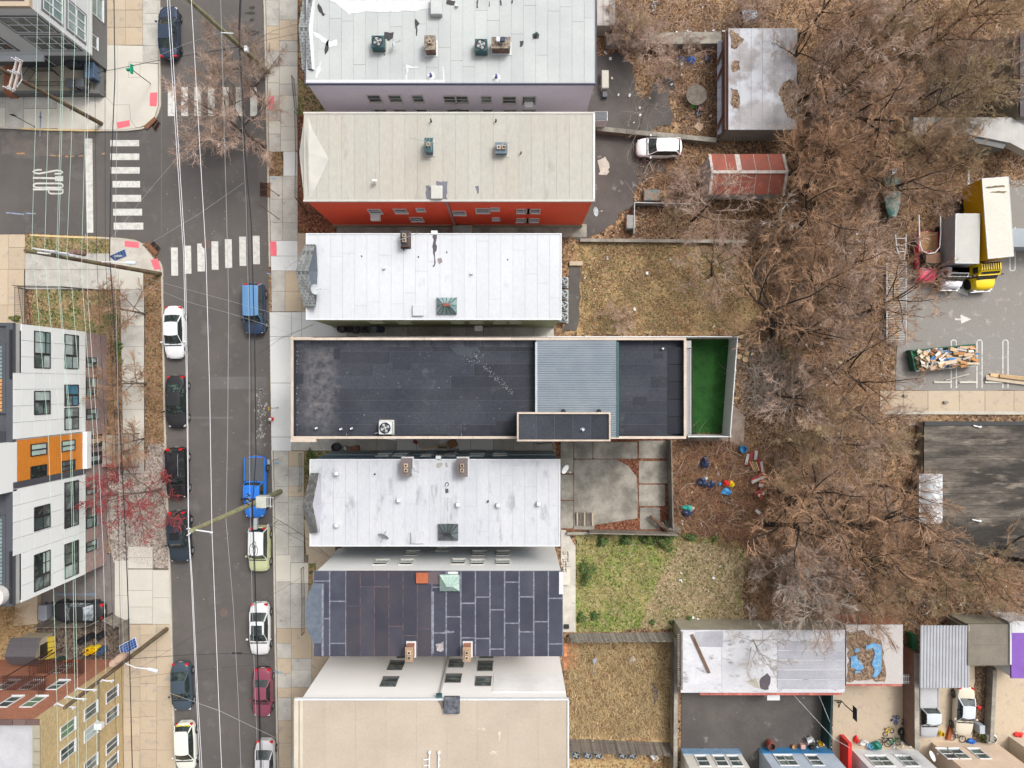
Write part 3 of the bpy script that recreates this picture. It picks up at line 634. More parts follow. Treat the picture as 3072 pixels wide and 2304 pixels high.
def shingled(par,outer,inner,zo,zi,m,name='shingle',rows=5,wd=.42):
 """sloped bay roof of separate shingles over a solid backing"""
 strip(par,outer,inner,zo-.03,zi-.03,mat('roof_felt',(.16,.165,.17),.9),'bay_roof')
 A=[P(x,y,zo) for x,y in outer];B=[P(x,y,zi) for x,y in inner]
 for i in range(len(A)-1):
  L_=(A[i+1]-A[i]).length;n=max(2,int(L_/wd))
  for j in range(n):
   for k in range(rows):
    s0,s1=(j+.5*(k%2))/n,min(1,(j+1+.5*(k%2))/n);t0,t1=k/rows,(k+1)/rows
    if s0>=.99:continue
    pt=lambda s_,t_:(A[i].lerp(A[i+1],s_)).lerp(B[i].lerp(B[i+1],s_),t_)
    q=[pt(s0+.01,t0+.02),pt(s1-.01,t0+.02),pt(s1-.01,t1),pt(s0+.01,t1)]
    u=Vector((0,0,.02));vs=[q[0]+u,q[1]+u,q[2],q[3],q[0]-u,q[1]-u]
    mb=MB();mb.add(vs,[(0,1,2,3),(0,4,5,1)]);build(mb,name,m,par)
SHING=mat('shingle_grey',(.36,.38,.37),.9,s=1.5,v=.12,fine=.15,rnd=.22)
SHINGD=mat('shingle_dark',(.25,.25,.24),.9,s=1.5,v=.15,fine=.2,rnd=.3)
def chimney(par,x,y,z,w_,d_,h_,n,m=BRICKR,capm=FLASH,ax='x',cm=None):
 c=P(x,y,z+h_*.5);mb=MB();mb.box((c.x-w_/2,c.y-d_/2,z-.05),(c.x+w_/2,c.y+d_/2,z+h_));o=build(mb,'chimney',m,par)
 mb=MB();mb.box((c.x-w_/2-.05,c.y-d_/2-.05,z+h_),(c.x+w_/2+.05,c.y+d_/2+.05,z+h_+.08));build(mb,'chimney_cap',cm or CONC,o)
 mb=MB();mb.box((c.x-w_/2-.12,c.y-d_/2-.12,z+.004),(c.x+w_/2+.12,c.y+d_/2+.12,z+.06));build(mb,'flashing',capm,o)
 for i in range(n):
  t=(i-(n-1)/2)*.38;q=(c.x+t,c.y) if ax=='x' else(c.x,c.y+t)
  mb=MB();mb.box((q[0]-.14,q[1]-.14,z+h_+.08),(q[0]+.14,q[1]+.14,z+h_+.28));build(mb,'flue',mat('flue_clay',(.55,.42,.30),.8,rnd=.2),o)
  mb=MB();mb.box((q[0]-.08,q[1]-.08,z+h_+.28),(q[0]+.08,q[1]+.08,z+h_+.285));build(mb,'flue_opening',BLACK,o)
def pipe(par,x,y,z,r_=.08,h_=.35,m=FLASH,boot=TAR,br=.22):
 c=P(x,y,z);mb=MB();mb.lathe((c.x,c.y,z),[(r_*1.3,0),(r_,.08),(r_,h_),(r_*.6,h_-.02)],10);o=build(mb,'vent_pipe',m,par)
 rd=random.Random(int(x));mb=MB();mb.prism([(c.x+br*rd.uniform(.7,1.1)*math.cos(t),c.y+br*rd.uniform(.7,1.1)*math.sin(t)) for t in[i*math.pi/5 for i in range(10)]],z+.004,z+.018);build(mb,'pipe_boot',boot,o)
def patch(par,pts,z,m=TAR,jit=3,step=9,name='roof_patch'):
 mb=MB();mb.prism(blob(pts,z,jit,step,int(pts[0][0]+pts[0][1])),z+.008,z+.02);build(mb,name,m,par)
def hatch(par,x0,y0,x1,y1,z,m=FLASH,h=.25,name='roof_hatch'):
 X0,Y0,X1,Y1=rectw(x0,y0,x1,y1,z+h);mb=MB();mb.cbox((X0,Y0,z-.02),(X1,Y1,z+h),.04);return build(mb,name,m,par)
def skylight(par,x0,y0,x1,y1,z,gm=SKYL,fm=TEALP,h=.7):
 X0,Y0,X1,Y1=rectw(x0,y0,x1,y1,z+.2);cx,cy=(X0+X1)/2,(Y0+Y1)/2;zb,zt=z+.22,z+.22+h
 mb=MB();mb.box((X0,Y0,z-.02),(X1,Y1,z+.2));o=build(mb,'skylight',fm,par)
 tx,ty=(X1-X0)*.16,(Y1-Y0)*.05;T=[(cx-tx,cy-ty,zt),(cx+tx,cy-ty,zt),(cx+tx,cy+ty,zt),(cx-tx,cy+ty,zt)];Bq=[(X0,Y0,zb),(X1,Y0,zb),(X1,Y1,zb),(X0,Y1,zb)]
 for i in range(4):
  a,b=Vector(Bq[i]),Vector(Bq[(i+1)%4]);c,d=Vector(T[(i+1)%4]),Vector(T[i]);n=4 if i%2==0 else 2
  for j in range(n):
   mb=MB();mb.quad(a.lerp(b,j/n),a.lerp(b,(j+1)/n),d.lerp(c,(j+1)/n),d.lerp(c,j/n));build(mb,'pane',gm,o)
   mb=MB();mb.tube([a.lerp(b,j/n)+Vector((0,0,.02)),d.lerp(c,j/n)+Vector((0,0,.02))],.03,4);build(mb,'glazing_bar',fm,o)
 mb=MB();mb.cbox((cx-tx,cy-ty-.05,zt-.02),(cx+tx,cy+ty+.05,zt+.06),.02);build(mb,'ridge_cap',fm if gm is not SKYL else RUSTM,o)
def ac_unit(label,x,y,z,s_=.85,group=None,m=GALV,hh=.8,rz=0):
 c=P(x,y,z+hh/2);c.z=z;t=tag(empty('air_conditioner',c,rz),label,'air conditioner',group);mb=MB()
 mb.cbox((-s_/2,-s_/2,0.03),(s_/2,s_/2,hh),.05);build(mb,'cabinet',m,t,local=True)
 mb=MB();mb.box((-s_/2-.08,-s_/2-.08,0),(s_/2+.08,s_/2+.08,.03));build(mb,'base_pad',CONC,t,local=True)
 mb=MB();mb.lathe((0,0,hh),[(s_*.43,.0),(s_*.43,.05),(s_*.39,.05),(s_*.37,.004)],20,cap=False);mb.add([(s_*.38*math.cos(a),s_*.38*math.sin(a),hh+.006) for a in[i*math.pi/10 for i in range(20)]],[tuple(range(20))]);build(mb,'fan_well',BLACK,t,local=True)
 for i in range(4):
  a=i*math.pi/2+.4;mb=MB();mb.add([(0,0,hh+.02),(s_*.33*math.cos(a-.35),s_*.33*math.sin(a-.35),hh+.02),(s_*.35*math.cos(a),s_*.35*math.sin(a),hh+.035),(s_*.33*math.cos(a+.35),s_*.33*math.sin(a+.35),hh+.045)],[(0,1,2,3)]);build(mb,'fan_blade',mat('fan_grey',(.45,.47,.48),.5),t,local=True)
 mb=MB();mb.lathe((0,0,hh+.045),[(.08,0),(.08,.03),(.03,.05)],10)
 for k in(.14,.26):mb.lathe((0,0,hh+.05),[(s_*k+.008,0),(s_*k+.008,.012),(s_*k-.008,.012),(s_*k-.008,0)],16,cap=False)
 build(mb,'fan_grille',STEEL,t,local=True)
 return t
def dish(label,x,y,z,az,r_=.38,m=None,hh=.7):
 c=P(x,y,z);c.z=z;t=tag(empty('satellite_dish',c,az),label,'satellite dish');m=m or mat('dish_grey',(.45,.48,.50),.5)
 mb=MB();prof=[(r_*k/5,.25*r_*(k/5)**2) for k in range(6)]
 mb.lathe((0,0,0),prof,18,cap=False);rot=Matrix.Translation((.12,0,hh))@Matrix.Rotation(R(52),4,'Y');mb.v=[tuple(rot@Vector(p)) for p in mb.v];build(mb,'bowl',m,t,local=True)
 mb=MB();mb.tube([(0,0,0),(0,0,hh*.7),(.12,0,hh)],.03,6);build(mb,'mast',STEEL,t,local=True)
 mb=MB();mb.tube([(.1,0,hh-.28),(.62,0,hh+.22)],.018,5);mb.box((.58,-.04,hh+.18),(.7,.04,hh+.27));build(mb,'feed_arm',STEEL,t,local=True)
def antenna(label,x,y,z,az,L_=1.6,hh=1.6,n=8,el=1.2,tilt=0):
 c=P(x,y,z);c.z=z;t=tag(empty('tv_antenna',c,az),label,'antenna');m=STEEL
 mb=MB();mb.tube([(0,0,0),(0,0,hh)],.03,6);build(mb,'mast',STEEL,t,local=True)
 mb=MB();mb.tube([(-L_*.35,0,hh),(L_*.65,0,hh)],.018,5);build(mb,'boom',m,t,local=True)
 for i in range(n):
  u=-L_*.35+L_*i/(n-1);e=el*(1-.55*i/(n-1))*.5;mb=MB();mb.tube([(u-.15*e,-e,hh+.03),(u+.0,0,hh+.02),(u-.15*e,e,hh+.03)],.011,4);build(mb,'element',m,t,local=True)
def railing(par_or_none,pts,h,m=IRON,sp=.14,name='railing',label=None,tr=.022,vr=.011,cat='railing',group=None):
 root=par_or_none or empty(name,pts[0])
 if par_or_none is None:tag(root,label,cat,group)
 mb=MB();P3=[Vector(p) for p in pts]
 mb.tube([p+Vector((0,0,h)) for p in P3],tr,5);mb.tube([p+Vector((0,0,.12)) for p in P3],tr*.7,4);build(mb,'rail',m,root)
 mb=MB()
 for a,b in zip(P3,P3[1:]):
  n=max(1,int((b-a).length/sp))
  for i in range(n):q=a.lerp(b,i/n);mb.tube([q+Vector((0,0,.12)),q+Vector((0,0,h))],vr,4,cap=False)
 o=build(mb,'baluster',m,root);o['kind']='stuff'
 for p in P3:mb=MB();mb.tube([p,p+Vector((0,0,h+.06))],tr*1.4,6);build(mb,'post',m,root)
 return root
# ================================================================== the row houses, from the top of the picture down
# ---- house with lavender siding
hA=9.0;X0,Y0,X1,Y1=rectw(915,-330,1789,253,hA);A=tag(empty('row_house',((X0+X1)/2,Y0,0)),'row house with light grey roof and lavender siding','house')
walls(A,X0,Y0,X1,Y1,hA-.2,LAV,base=.5);roof_sheets(A,X0,Y0+.02,X1,Y1,hA,'y',.92,GREYR,SEAMD,gap=.022,cross=6.5)
curbs(A,X0,Y0,X1,Y1,hA,t=.09,h=.06,m=mat('flashing_dark',(.10,.10,.16),.6))
mb=MB();mb.box((X0+.1,Y0+.095,hA+.006),(P(1335,0,hA).x,Y0+.32,hA+.07));build(mb,'edge_coating',GREYRW,A)
for q in([(985,0),(1290,0),(1310,22),(1250,34),(1170,36),(1100,34),(1045,44),(1010,12)],[(930,88),(950,100),(975,112),(992,124),(1012,118),(1010,138),(990,142),(972,128),(945,112)],[(950,205),(958,195),(965,180),(962,210),(952,235),(945,235)],[(1218,195),(1250,200),(1262,206),(1224,204),(1222,240),(1218,238)],[(1327,200),(1331,200),(1332,245),(1327,245)],[(1284,222),(1300,219),(1306,232),(1298,240),(1284,238)],[(1480,226),(1496,222),(1502,236),(1492,244),(1479,240)]):
 patch(A,q,hA,GREYRW,2.5,8,'white_coating')
for q in([(1153,96),(1180,98),(1180,115),(1165,122),(1153,118)],[(1245,56),(1250,60),(1258,72),(1251,80),(1252,108),(1248,108)],[(1152,120),(1155,120),(1155,168),(1152,170)],[(1558,125),(1570,122),(1568,140),(1560,142)],[(955,8),(975,45),(968,50),(952,25)],[(980,125),(987,120),(985,150),(976,165),(974,150)],[(1430,0),(1434,0),(1434,24),(1430,24)],[(1466,2),(1469,2),(1469,20),(1466,20)],[(1500,0),(1504,0),(1504,16),(1500,16)],[(1535,0),(1540,0),(1538,12),(1534,12)],[(1340,0),(1365,3),(1362,18),(1340,14)]):patch(A,q,hA,TAR,1.5,8)
hatch(A,1291,-10,1326,42,hA+0,mat('hatch_grey',(.50,.52,.52),.6),.5)
shingled(A,[(914,-60),(908,0),(895,83),(906,212)],[(940,-60),(938,0),(926,83),(936,207)],hA-.3,hA+.25,SHING);strip(A,[(940,-60),(938,0),(926,83),(936,207)],[(946,-60),(946,0),(938,95),(944,210)],hA+.25,hA+.02,GREYRW,'bay_back_slope')
mb=MB();mb.prism(pp([(940,-60),(914,-60),(908,0),(898,83),(909,212),(940,212)],hA),.4,hA-.35);build(mb,'bay_wall',LAV,A)
pipe(A,1293,228,hA,.09,.4,mat('pvc_purple',(.12,.10,.35),.5),GREYRW,.35);pipe(A,1489,232,hA,.09,.4,mat('pvc_purple',(.12,.10,.35),.5),GREYRW,.35);pipe(A,1608,108,hA,.07,.5,TEALP,TAR,.32);pipe(A,1371,19,hA,.12,.25,FLASH,GREYR,.2)
Yw=Y0+.12;WA=mat('window_trim_beige',(.52,.47,.45),.6)
win_y(A,Yw,-1,[(1124,295,.95,1.25),(1186,295,.95,1.25),(1254,295,.8,1.2),(1350,297,.95,1.2,1,2),(1385,297,.95,1.2,1,2),(1459,297,.75,1.1),(1528,299,1.0,1.25),(1587,299,1.0,1.25),
(1143,336,.95,1.25),(1203,336,.95,1.25),(1266,336,.8,1.2),(1360,336,.95,1.2),(1390,336,.95,1.2),(1463,336,.75,1.1),(1530,338,1.0,1.25),(1587,338,1.0,1.25)],fm=WA)
Xa,za=WY(Yw,1586,304);mb=MB();mb.cbox((Xa-.35,Yw-.5,za-.2),(Xa+.35,Yw-.08,za+.2),.03);tag(build(mb,'window_air_conditioner',WHITE),'white window air conditioner on the lavender wall','air conditioner')
chimney(A,1292,138,hA,.75,1.0,.9,1,mat('brick_mottled',(.26,.13,.09),.9,s=3,c2=(.10,.08,.07)),FLASH,cm=mat('cap_mottled',(.32,.27,.20),.9,s=4,c2=(.12,.10,.09),th=.5,wd=.1))
chimney(A,1503,138,hA,1.35,.75,.9,1,mat('brick_mottled',(.26,.13,.09),.9),FLASH,cm=mat('cap_mottled',(.3,.25,.2)));hatch(A,1488,109,1500,124,hA+1.25,GREYRW,.12,'chimney_cover');hatch(A,1501,109,1515,124,hA+1.25,BAGK,.12,'chimney_cover')
ac_unit('teal cooling unit with white pad on the grey roof, left one',1136,132,hA,.95,'teal cooling units on the grey roof',TEALP)
ac_unit('teal cooling unit on the grey roof, beside the wide chimney',1444,142,hA,.95,'teal cooling units on the grey roof',TEALP)
dish('small bare satellite bracket on the grey roof beside the left cooling unit',1180,140,hA,R(0),.22)
# ---- house with red wall
hB=9.0;X0,Y0,X1,Y1=rectw(911,337,1784,604,hB);B=tag(empty('row_house',((X0+X1)/2,Y0,0)),'row house with bright red side wall and tan grey roof','house')
walls(B,X0,Y0,X1,Y1,hB-.2,RED,base=.75,m2=BEIGEW);roof_sheets(B,X0,Y0,X1,Y1,hB,'y',.98,TANR,SEAMT,gap=.022)
mb=MB();mb.box((X0-.02,Y0-.02,hB-.18),(X1+.02,Y0+.12,hB+.05));build(mb,'edge_flashing',mat('flashing_tan',(.56,.545,.50),.6),B)
mb=MB();mb.box((X0-.02,Y1-.12,hB-.18),(X1+.02,Y1+.02,hB+.05));build(mb,'edge_flashing',mat('flashing_tan',(.56,.545,.50),.6),B);mb=MB();mb.box((X1-.12,Y0+.13,hB-.18),(X1+.02,Y1-.13,hB+.05));build(mb,'edge_flashing',FLASH,B)
mb=MB();q=[P(912,352,hB-.1),P(898,457,hB-.35),P(912,596,hB-.1)];r_=[P(926,352,hB+.02),P(926,457,hB+.22),P(926,596,hB+.02)];s_=P(987,478,hB+.03)
mb.add(q+r_+[s_,P(936,385,hB+.02),P(936,588,hB+.02)],[(0,3,4,1),(1,4,5,2),(7,4,6),(4,8,6),(3,7,4),(4,8,5)]);build(mb,'bay_hip',mat('roof_grey_patch',(.50,.485,.445),.8,fine=.05),B)
mb=MB();mb.prism(pp([(914,352),(901,457),(914,596),(930,596),(930,352)],hB),.4,hB-.4);build(mb,'bay_wall',RED,B)
chimney(B,1288,441,hB,.55,1.0,.7,1,mat('flash_slate',(.12,.17,.21),.5),CONC,'y',cm=TEALP);chimney(B,1504,448,hB,.85,.75,.5,2,mat('flash_slate',(.12,.17,.21),.5),CONC,cm=mat('flash_slate',(.1,.1,.1)))
hatch(B,1292,556,1327,596,hB,mat('hatch_tan',(.55,.54,.50),.6),.3);patch(B,[(1310,543),(1342,547),(1340,598),(1326,598),(1328,560),(1312,556)],hB,mat('tar_grey',(.17,.17,.20),.8));patch(B,[(1278,560),(1290,558),(1290,598),(1280,597)],hB,mat('tar_grey',(.17,.17,.20),.8));patch(B,[(1428,562),(1438,560),(1440,578),(1430,582)],hB,mat('tar_grey',(.17,.17,.20),.8))
pipe(B,1294,365,hB,.06,.5,BLACK,TANR,.1);pipe(B,1488,364,hB,.06,.35,BLACK,TANR,.1);pipe(B,1563,460,hB,.05,.35,BAGK,TANR,.1)
Yw=Y0+.12
win_y(B,Yw,-1,[(1125,633,.95,1.1),(1202,632,.95,1.1),(1262,628,.6,.7),(1378,638,.95,1.1),(1448,631,1.0,1.2),(1485,626,.6,.65),(1570,632,1.0,1.05,2,2),(1600,632,1.0,1.05),
(1250,657,1.0,1.15),(1488,656,.55,.6),(1568,660,1.0,1.0),(1597,660,1.0,1.0)],fm=FLASH)
Xa,za=WY(Yw,1125,638);mb=MB();mb.cbox((Xa-.4,Yw-.62,za-.45),(Xa+.4,Yw-.08,za-.05),.03);tag(build(mb,'window_air_conditioner',WHITE),'white window air conditioner on the red wall','air conditioner')
a=Vector((WY(Yw,1343,612)[0],Yw-.12,hB-.3));mb=MB();mb.tube([a,a+Vector((0,.0,-3)),a+Vector((.0,0,-8.3))],.09,6);build(mb,'downpipe',STEEL,B)
Xb=P(1388,684,.5).x;mb=MB();mb.cbox((Xb-.85,Yw-1.0,0),(Xb+.85,Yw-.05,1.0),.04);o=build(mb,'basement_hatch',FOUND,B);mb=MB();mb.box((Xb-.7,Yw-.9,1.0),(Xb+.7,Yw-.15,1.04));build(mb,'hatch_glass',SKYL,o)
antenna('tall white television antenna on the left chimney of the tan roof',1290,441,hB+.9,R(168),2.2,1.1,10,1.3)
antenna('small bent antenna on the right chimney of the tan roof',1518,444,hB+.5,R(200),.9,1.1,4,.5)
dish('small white antenna bracket standing on the tan roof',1127,553,hB,R(80),.2,WHITE,.5)
dish('grey satellite dish on the right end of the red wall',1778,640,6.0,R(0),.38,None,.5)
# ---- white roof, sage wall
hC=8.0;X0,Y0,X1,Y1=rectw(918,700,1685,960,hC);Cc=tag(empty('row_house',((X0+X1)/2,Y0,0)),'row house with clean white roof and sage green wall','house')
walls(Cc,X0,Y0,X1,Y1,hC-.2,GREENW,base=.4,m2=BEIGEW);roof_sheets(Cc,X0,Y0,X1,Y1,hC,'y',.95,WHITER,mat('seam_faint',(.40,.41,.44),.7),gap=.02,cross=7)
curbs(Cc,X0,Y0,X1,Y1,hC,t=.10,h=.05)
shingled(Cc,[(917,733),(904,754),(887,814),(911,920)],[(945,733),(941,752),(924,814),(948,920)],hC+.1,hC+1.0,SHING,rows=6);strip(Cc,[(945,733),(941,752),(924,814),(948,920)],[(949,738),(952,790),(953,815),(949,912)],hC+1.0,hC+.02,mat('bay_back_blue',(.13,.155,.19),.8,fine=.2),'bay_back_slope')
mb=MB();mb.prism(pp([(922,735),(908,754),(892,814),(914,918),(935,918),(935,735)],hC),.3,hC-.0);build(mb,'bay_wall',GREENW,Cc)
skylight(Cc,1311,893,1370,942,hC);hatch(Cc,1237,914,1270,948,hC,WHITER,.2)
patch(Cc,[(1299,703),(1309,703),(1308,750),(1306,800),(1300,801),(1300,760)],hC,mat('tar_smudge',(.10,.085,.095),.8));patch(Cc,[(1311,775),(1325,773),(1328,785),(1315,792)],hC,mat('tar_smudge2',(.30,.24,.25),.8));patch(Cc,[(1208,735),(1213,735),(1214,750),(1210,752)],hC)
chimney(Cc,1216,718,hC,.55,1.1,.7,2,BRICKR,TAR,'y',cm=TAR);pipe(Cc,1154,805,hC,.09,.3,FLASH,WHITER);pipe(Cc,1416,821,hC,.09,.3,FLASH,WHITER)
for x,y in((1083,766),(1253,768),(1521,776),(1338,754)):patch(Cc,[(x,y),(x+4,y+1),(x+4,y+6),(x,y+5)],hC,TAR,.5,9)
Xa=P(1303,702,hC).x;mb=MB();mb.box((Xa-.25,Y1-.1,hC-.4),(Xa+.25,Y1+.2,hC+.08));build(mb,'drain_box',FLASH,Cc)
win_y(Cc,Y0+.12,-1,[(1127,964,1.0,1.15),(1213,966,1.0,1.15),(1372,965,.9,1.1),(1430,966,1.0,1.1),(1500,966,1.0,1.1),(1545,966,.9,1.0)],fm=mat('trim_sage',(.46,.50,.38),.6),gm=SKYL)
Xa,za=WY(Y0+.12,1436,974);mb=MB();mb.cbox((Xa-.35,Y0-.45,za-.2),(Xa+.35,Y0+.03,za+.2),.03);tag(build(mb,'window_air_conditioner',WHITE),'white window air conditioner on the sage wall','air conditioner')
antenna('large antenna lying across the chimney of the clean white roof',1212,724,hC+.7,R(20),2.0,.9,5,1.2);antenna('long antenna over the shingled bay of the clean white roof',905,785,hC+1.0,R(215),1.8,.9,5,1.3)
dish('grey satellite dish behind the shingled bay of the clean white roof',946,872,hC+.3,R(0),.40)
for i,y in enumerate((846,884,919,952)):ac_unit(['topmost','second','third','lowest'][i]+' of the four cooling units behind the clean white roof',1690,y,.0,.8,'cooling units behind the clean white roof',GALV,.75)
# ---- the modern building with dark roof
hD=10.2;X0,Y0,X1,Y1=rectw(884,1013,2059,1316,hD);D=tag(empty('modern_building',((X0+X1)/2,(Y0+Y1)/2,0)),'long modern building with flat dark roof and beige parapet','building')
hR=hD-.75;XF=P(873,1150,hD).x
walls(D,XF,Y0,X1,Y1,hR,mat('stucco_beige',(.58,.50,.42),.8),ins=.06)
roof_sheets(D,X0-.2,Y0+.1,X1-.1,Y1-.1,hR,'x',.96,BLKR,SEAMK,gap=.022,cross=9)
t=.17
for(a,b) in(((XF,Y0-.0),(XF+t,Y1+.1)),((X1-t,Y0+t),(X1,Y1-t)),((XF+t,Y0),(P(1551,0,hD).x,Y0+t)),((P(1833,0,hD).x,Y0),(X1,Y0+t)),((XF+t,Y1-t),(X1,Y1))):
 mb=MB();mb.box((*a,hR-.3),(*b,hD-.06));build(mb,'parapet',BLKR,D)
 L_=max(b[0]-a[0],b[1]-a[1]);n=max(1,int(L_/3.1))
 for i in range(n):
  mb=MB()
  if b[0]-a[0]>b[1]-a[1]:mb.box((a[0]+(b[0]-a[0])*i/n+.008,a[1]-.01,hD-.06),(a[0]+(b[0]-a[0])*(i+1)/n-.008,b[1]+.01,hD))
  else:mb.box((a[0]-.01,a[1]+(b[1]-a[1])*i/n+.008,hD-.06),(b[0]+.01,a[1]+(b[1]-a[1])*(i+1)/n-.008,hD))
  build(mb,'coping_stone',COPE,D)
for y0,y1,x1 in((1011,1019,936),(1316,1326,948)):
 a=P(873,y1,hD+.02);b=P(x1,y0,hD+.02);mb=MB();mb.box((a.x-.04,a.y,hD-.7),(b.x,b.y,hD+.02));build(mb,'coping_return',COPE,D)
a,b=P(925,1045,hR),P(975,1275,hR)
patch(D,[(1353,1040),(1432,1040),(1440,1052),(1418,1060),(1425,1070),(1410,1078),(1398,1064),(1372,1068),(1360,1056)],hR,mat('tar_blue',(.045,.055,.07),.6))
PD=mat('membrane_patch',(.024,.028,.038),.7,s=1,fine=.15,rnd=.15)
for q in((1488,1264,1546,1300),(1250,1303,1345,1311),(1395,1290,1470,1311),(890,1120,910,1150),(1002,1046,1020,1078),(1180,1085,1232,1108),(1690-60,1040,1660,1060),(1900,1190,1940,1215),(1960,1060,1990,1075),(1870,1290,1960,1306)):patch(D,[(q[0],q[1]),(q[2],q[1]),(q[2],q[3]),(q[0],q[3])],hR,PD,.6,40,'membrane_patch')
CS=mat('cant_strip',(.062,.068,.082),.75,s=1.5,c2=(.10,.105,.12),fine=.2,rnd=.1)
_x0,_x1,_y=P(886,0,hR).x,P(1600,0,hR).x,Y1-.17
for i in range(14):u0,u1=_x0+(_x1-_x0)*i/14+.015,_x0+(_x1-_x0)*(i+1)/14-.015;mb=MB();mb.add([(u0,_y-.5,hR+.012),(u1,_y-.5,hR+.012),(u1,_y,hR+.28),(u0,_y,hR+.28)],[(0,1,2,3)]);build(mb,'cant_strip',CS,D)
for i in range(5):v0,v1=Y0+.3+(_y-Y0-.8)*i/5+.015,Y0+.3+(_y-Y0-.8)*(i+1)/5-.015;xx=X1-.17;mb=MB();mb.add([(xx-1.1,v0,hR+.012),(xx,v0,hR+.3),(xx,v1,hR+.3),(xx-1.1,v1,hR+.012)],[(0,1,2,3)]);build(mb,'cant_strip',PD,D)
mb=MB();rd=random.Random(2)
for k in range(240):
 if k<60:x,y=rd.gauss(890,3),rd.uniform(1060,1300)
 elif k<110:x,y=rd.gauss(1425,14),rd.gauss(1072,14)
 elif k<190:tt=rd.random();x,y=1440+tt*100+rd.gauss(0,4),1090+tt*90+rd.gauss(0,4)
 else:x,y=rd.uniform(960,1500),rd.uniform(1040,1300)
 c=P(x,y,hR);r_=rd.uniform(.01,.032);mb.sheet([(c.x+r_*math.cos(q),c.y+r_*math.sin(q)) for q in(0,1.2,2.4,3.7,5)],hR+.02)
build(mb,'debris_specks',mat('specks_pale',(.45,.45,.45),.9),D)['kind']='stuff'
for x,y in((951,1284),(1024,1287),(1056,1285),(1748,1288),(1987,1046)):pipe(D,x,y,hR+(1.9 if x==1748 else 0),.07,.35,WHITE,BLKR,.2)
# corrugated canopy
Xa,Ya,Xb,Yb=rectw(1608,1026,1850,1312,hD+.05);CA=tag(empty('corrugated_canopy',((Xa+Xb)/2,(Ya+Yb)/2,hR)),'pale blue corrugated metal canopy on the dark roof','canopy');mb=MB();n=int((Yb-Ya)/.17);vs=[]
for i in range(n+1):
 y=Ya+(Yb-Ya)*i/n
 for dy,dz in((0,0),(.035,.055),(.085,.055),(.12,0)):vs.append((y+dy*(Yb-Ya)/n/.17,dz))
V=[(Xa,y,hD+.0+z) for y,z in vs]+[(Xb,y,hD+.0+z) for y,z in vs];k=len(vs);mb.add(V,[(i,i+1,k+i+1,k+i) for i in range(k-1)]);build(mb,'corrugated_sheet',CORR,CA)
for xx,m_ in((Xa-.06,GALV),(Xb,TEALP)):
 mb=MB();mb.box((xx,Ya,hD-.12),(xx+.16,Yb,hD+.08));build(mb,'gutter',m_,CA)
for xx in(Xa+.1,Xb-.1):
 for yy in(Ya+.3,(Ya+Yb)/2,Yb-.3):mb=MB();mb.box((xx-.05,yy-.05,hR),(xx+.05,yy+.05,hD-.12));build(mb,'post',STEEL,CA)
for i in range(5):mb=MB();yy=Ya+(Yb-Ya)*(i+.5)/5;mb.box((Xb+.16,yy-.04,hD-.05),(Xb+.24,yy+.04,hD+.06));build(mb,'bracket',BLACK,CA)
# stair penthouse
hP=hD+1.3;Xa,Ya,Xb,Yb=rectw(1551,1237,1832,1324,hP);PH=empty('stair_penthouse',((Xa+Xb)/2,(Ya+Yb)/2,hR),parent=D) if False else D
mb=MB();mb.box((Xa+.05,Ya+.05,hR),(Xb-.05,Yb-.05,hP-.25));build(mb,'penthouse_wall',mat('stucco_beige',(.58,.50,.42),.8),D)
roof_sheets(D,Xa+.1,Ya+.1,Xb-.1,Yb-.1,hP-.14,'y',1.4,BLKR,SEAMK,gap=.03)
for(a,b) in(((Xa,Ya),(Xb,Ya+.12)),((Xa,Yb-.12),(Xb,Yb)),((Xa,Ya+.12),(Xa+.12,Yb-.12)),((Xb-.12,Ya+.12),(Xb,Yb-.12))):mb=MB();mb.box((*a,hP-.3),(*b,hP));build(mb,'penthouse_coping',COPE,D)
pipe(D,1748,1288,hP-.14,.1,.2,GALV,GALV,.16)
for x in(1690,1797):c=P(x,1234,hD+.4);mb=MB();mb.lathe((c.x,c.y+.0,hD+.3),[(.16,0),(.18,.1),(.1,.25)],12);build(mb,'wall_lamp',BLACK,D)
t=ac_unit('square white cooling unit with large fan on the long dark roof',1158,1283,hR,.98,None,mat('cabinet_pale',(.60,.64,.64),.5),.75)
mb=MB();c=P(1125,1300,hR);mb.tube([(c.x,c.y,hR+.05),(c.x+.5,c.y+.1,hR+.3),(c.x+.9,c.y-.4,hR+.1),(c.x+1.6,c.y-.5,hR+.06)],.03,5);build(mb,'hose',WHITE,t)
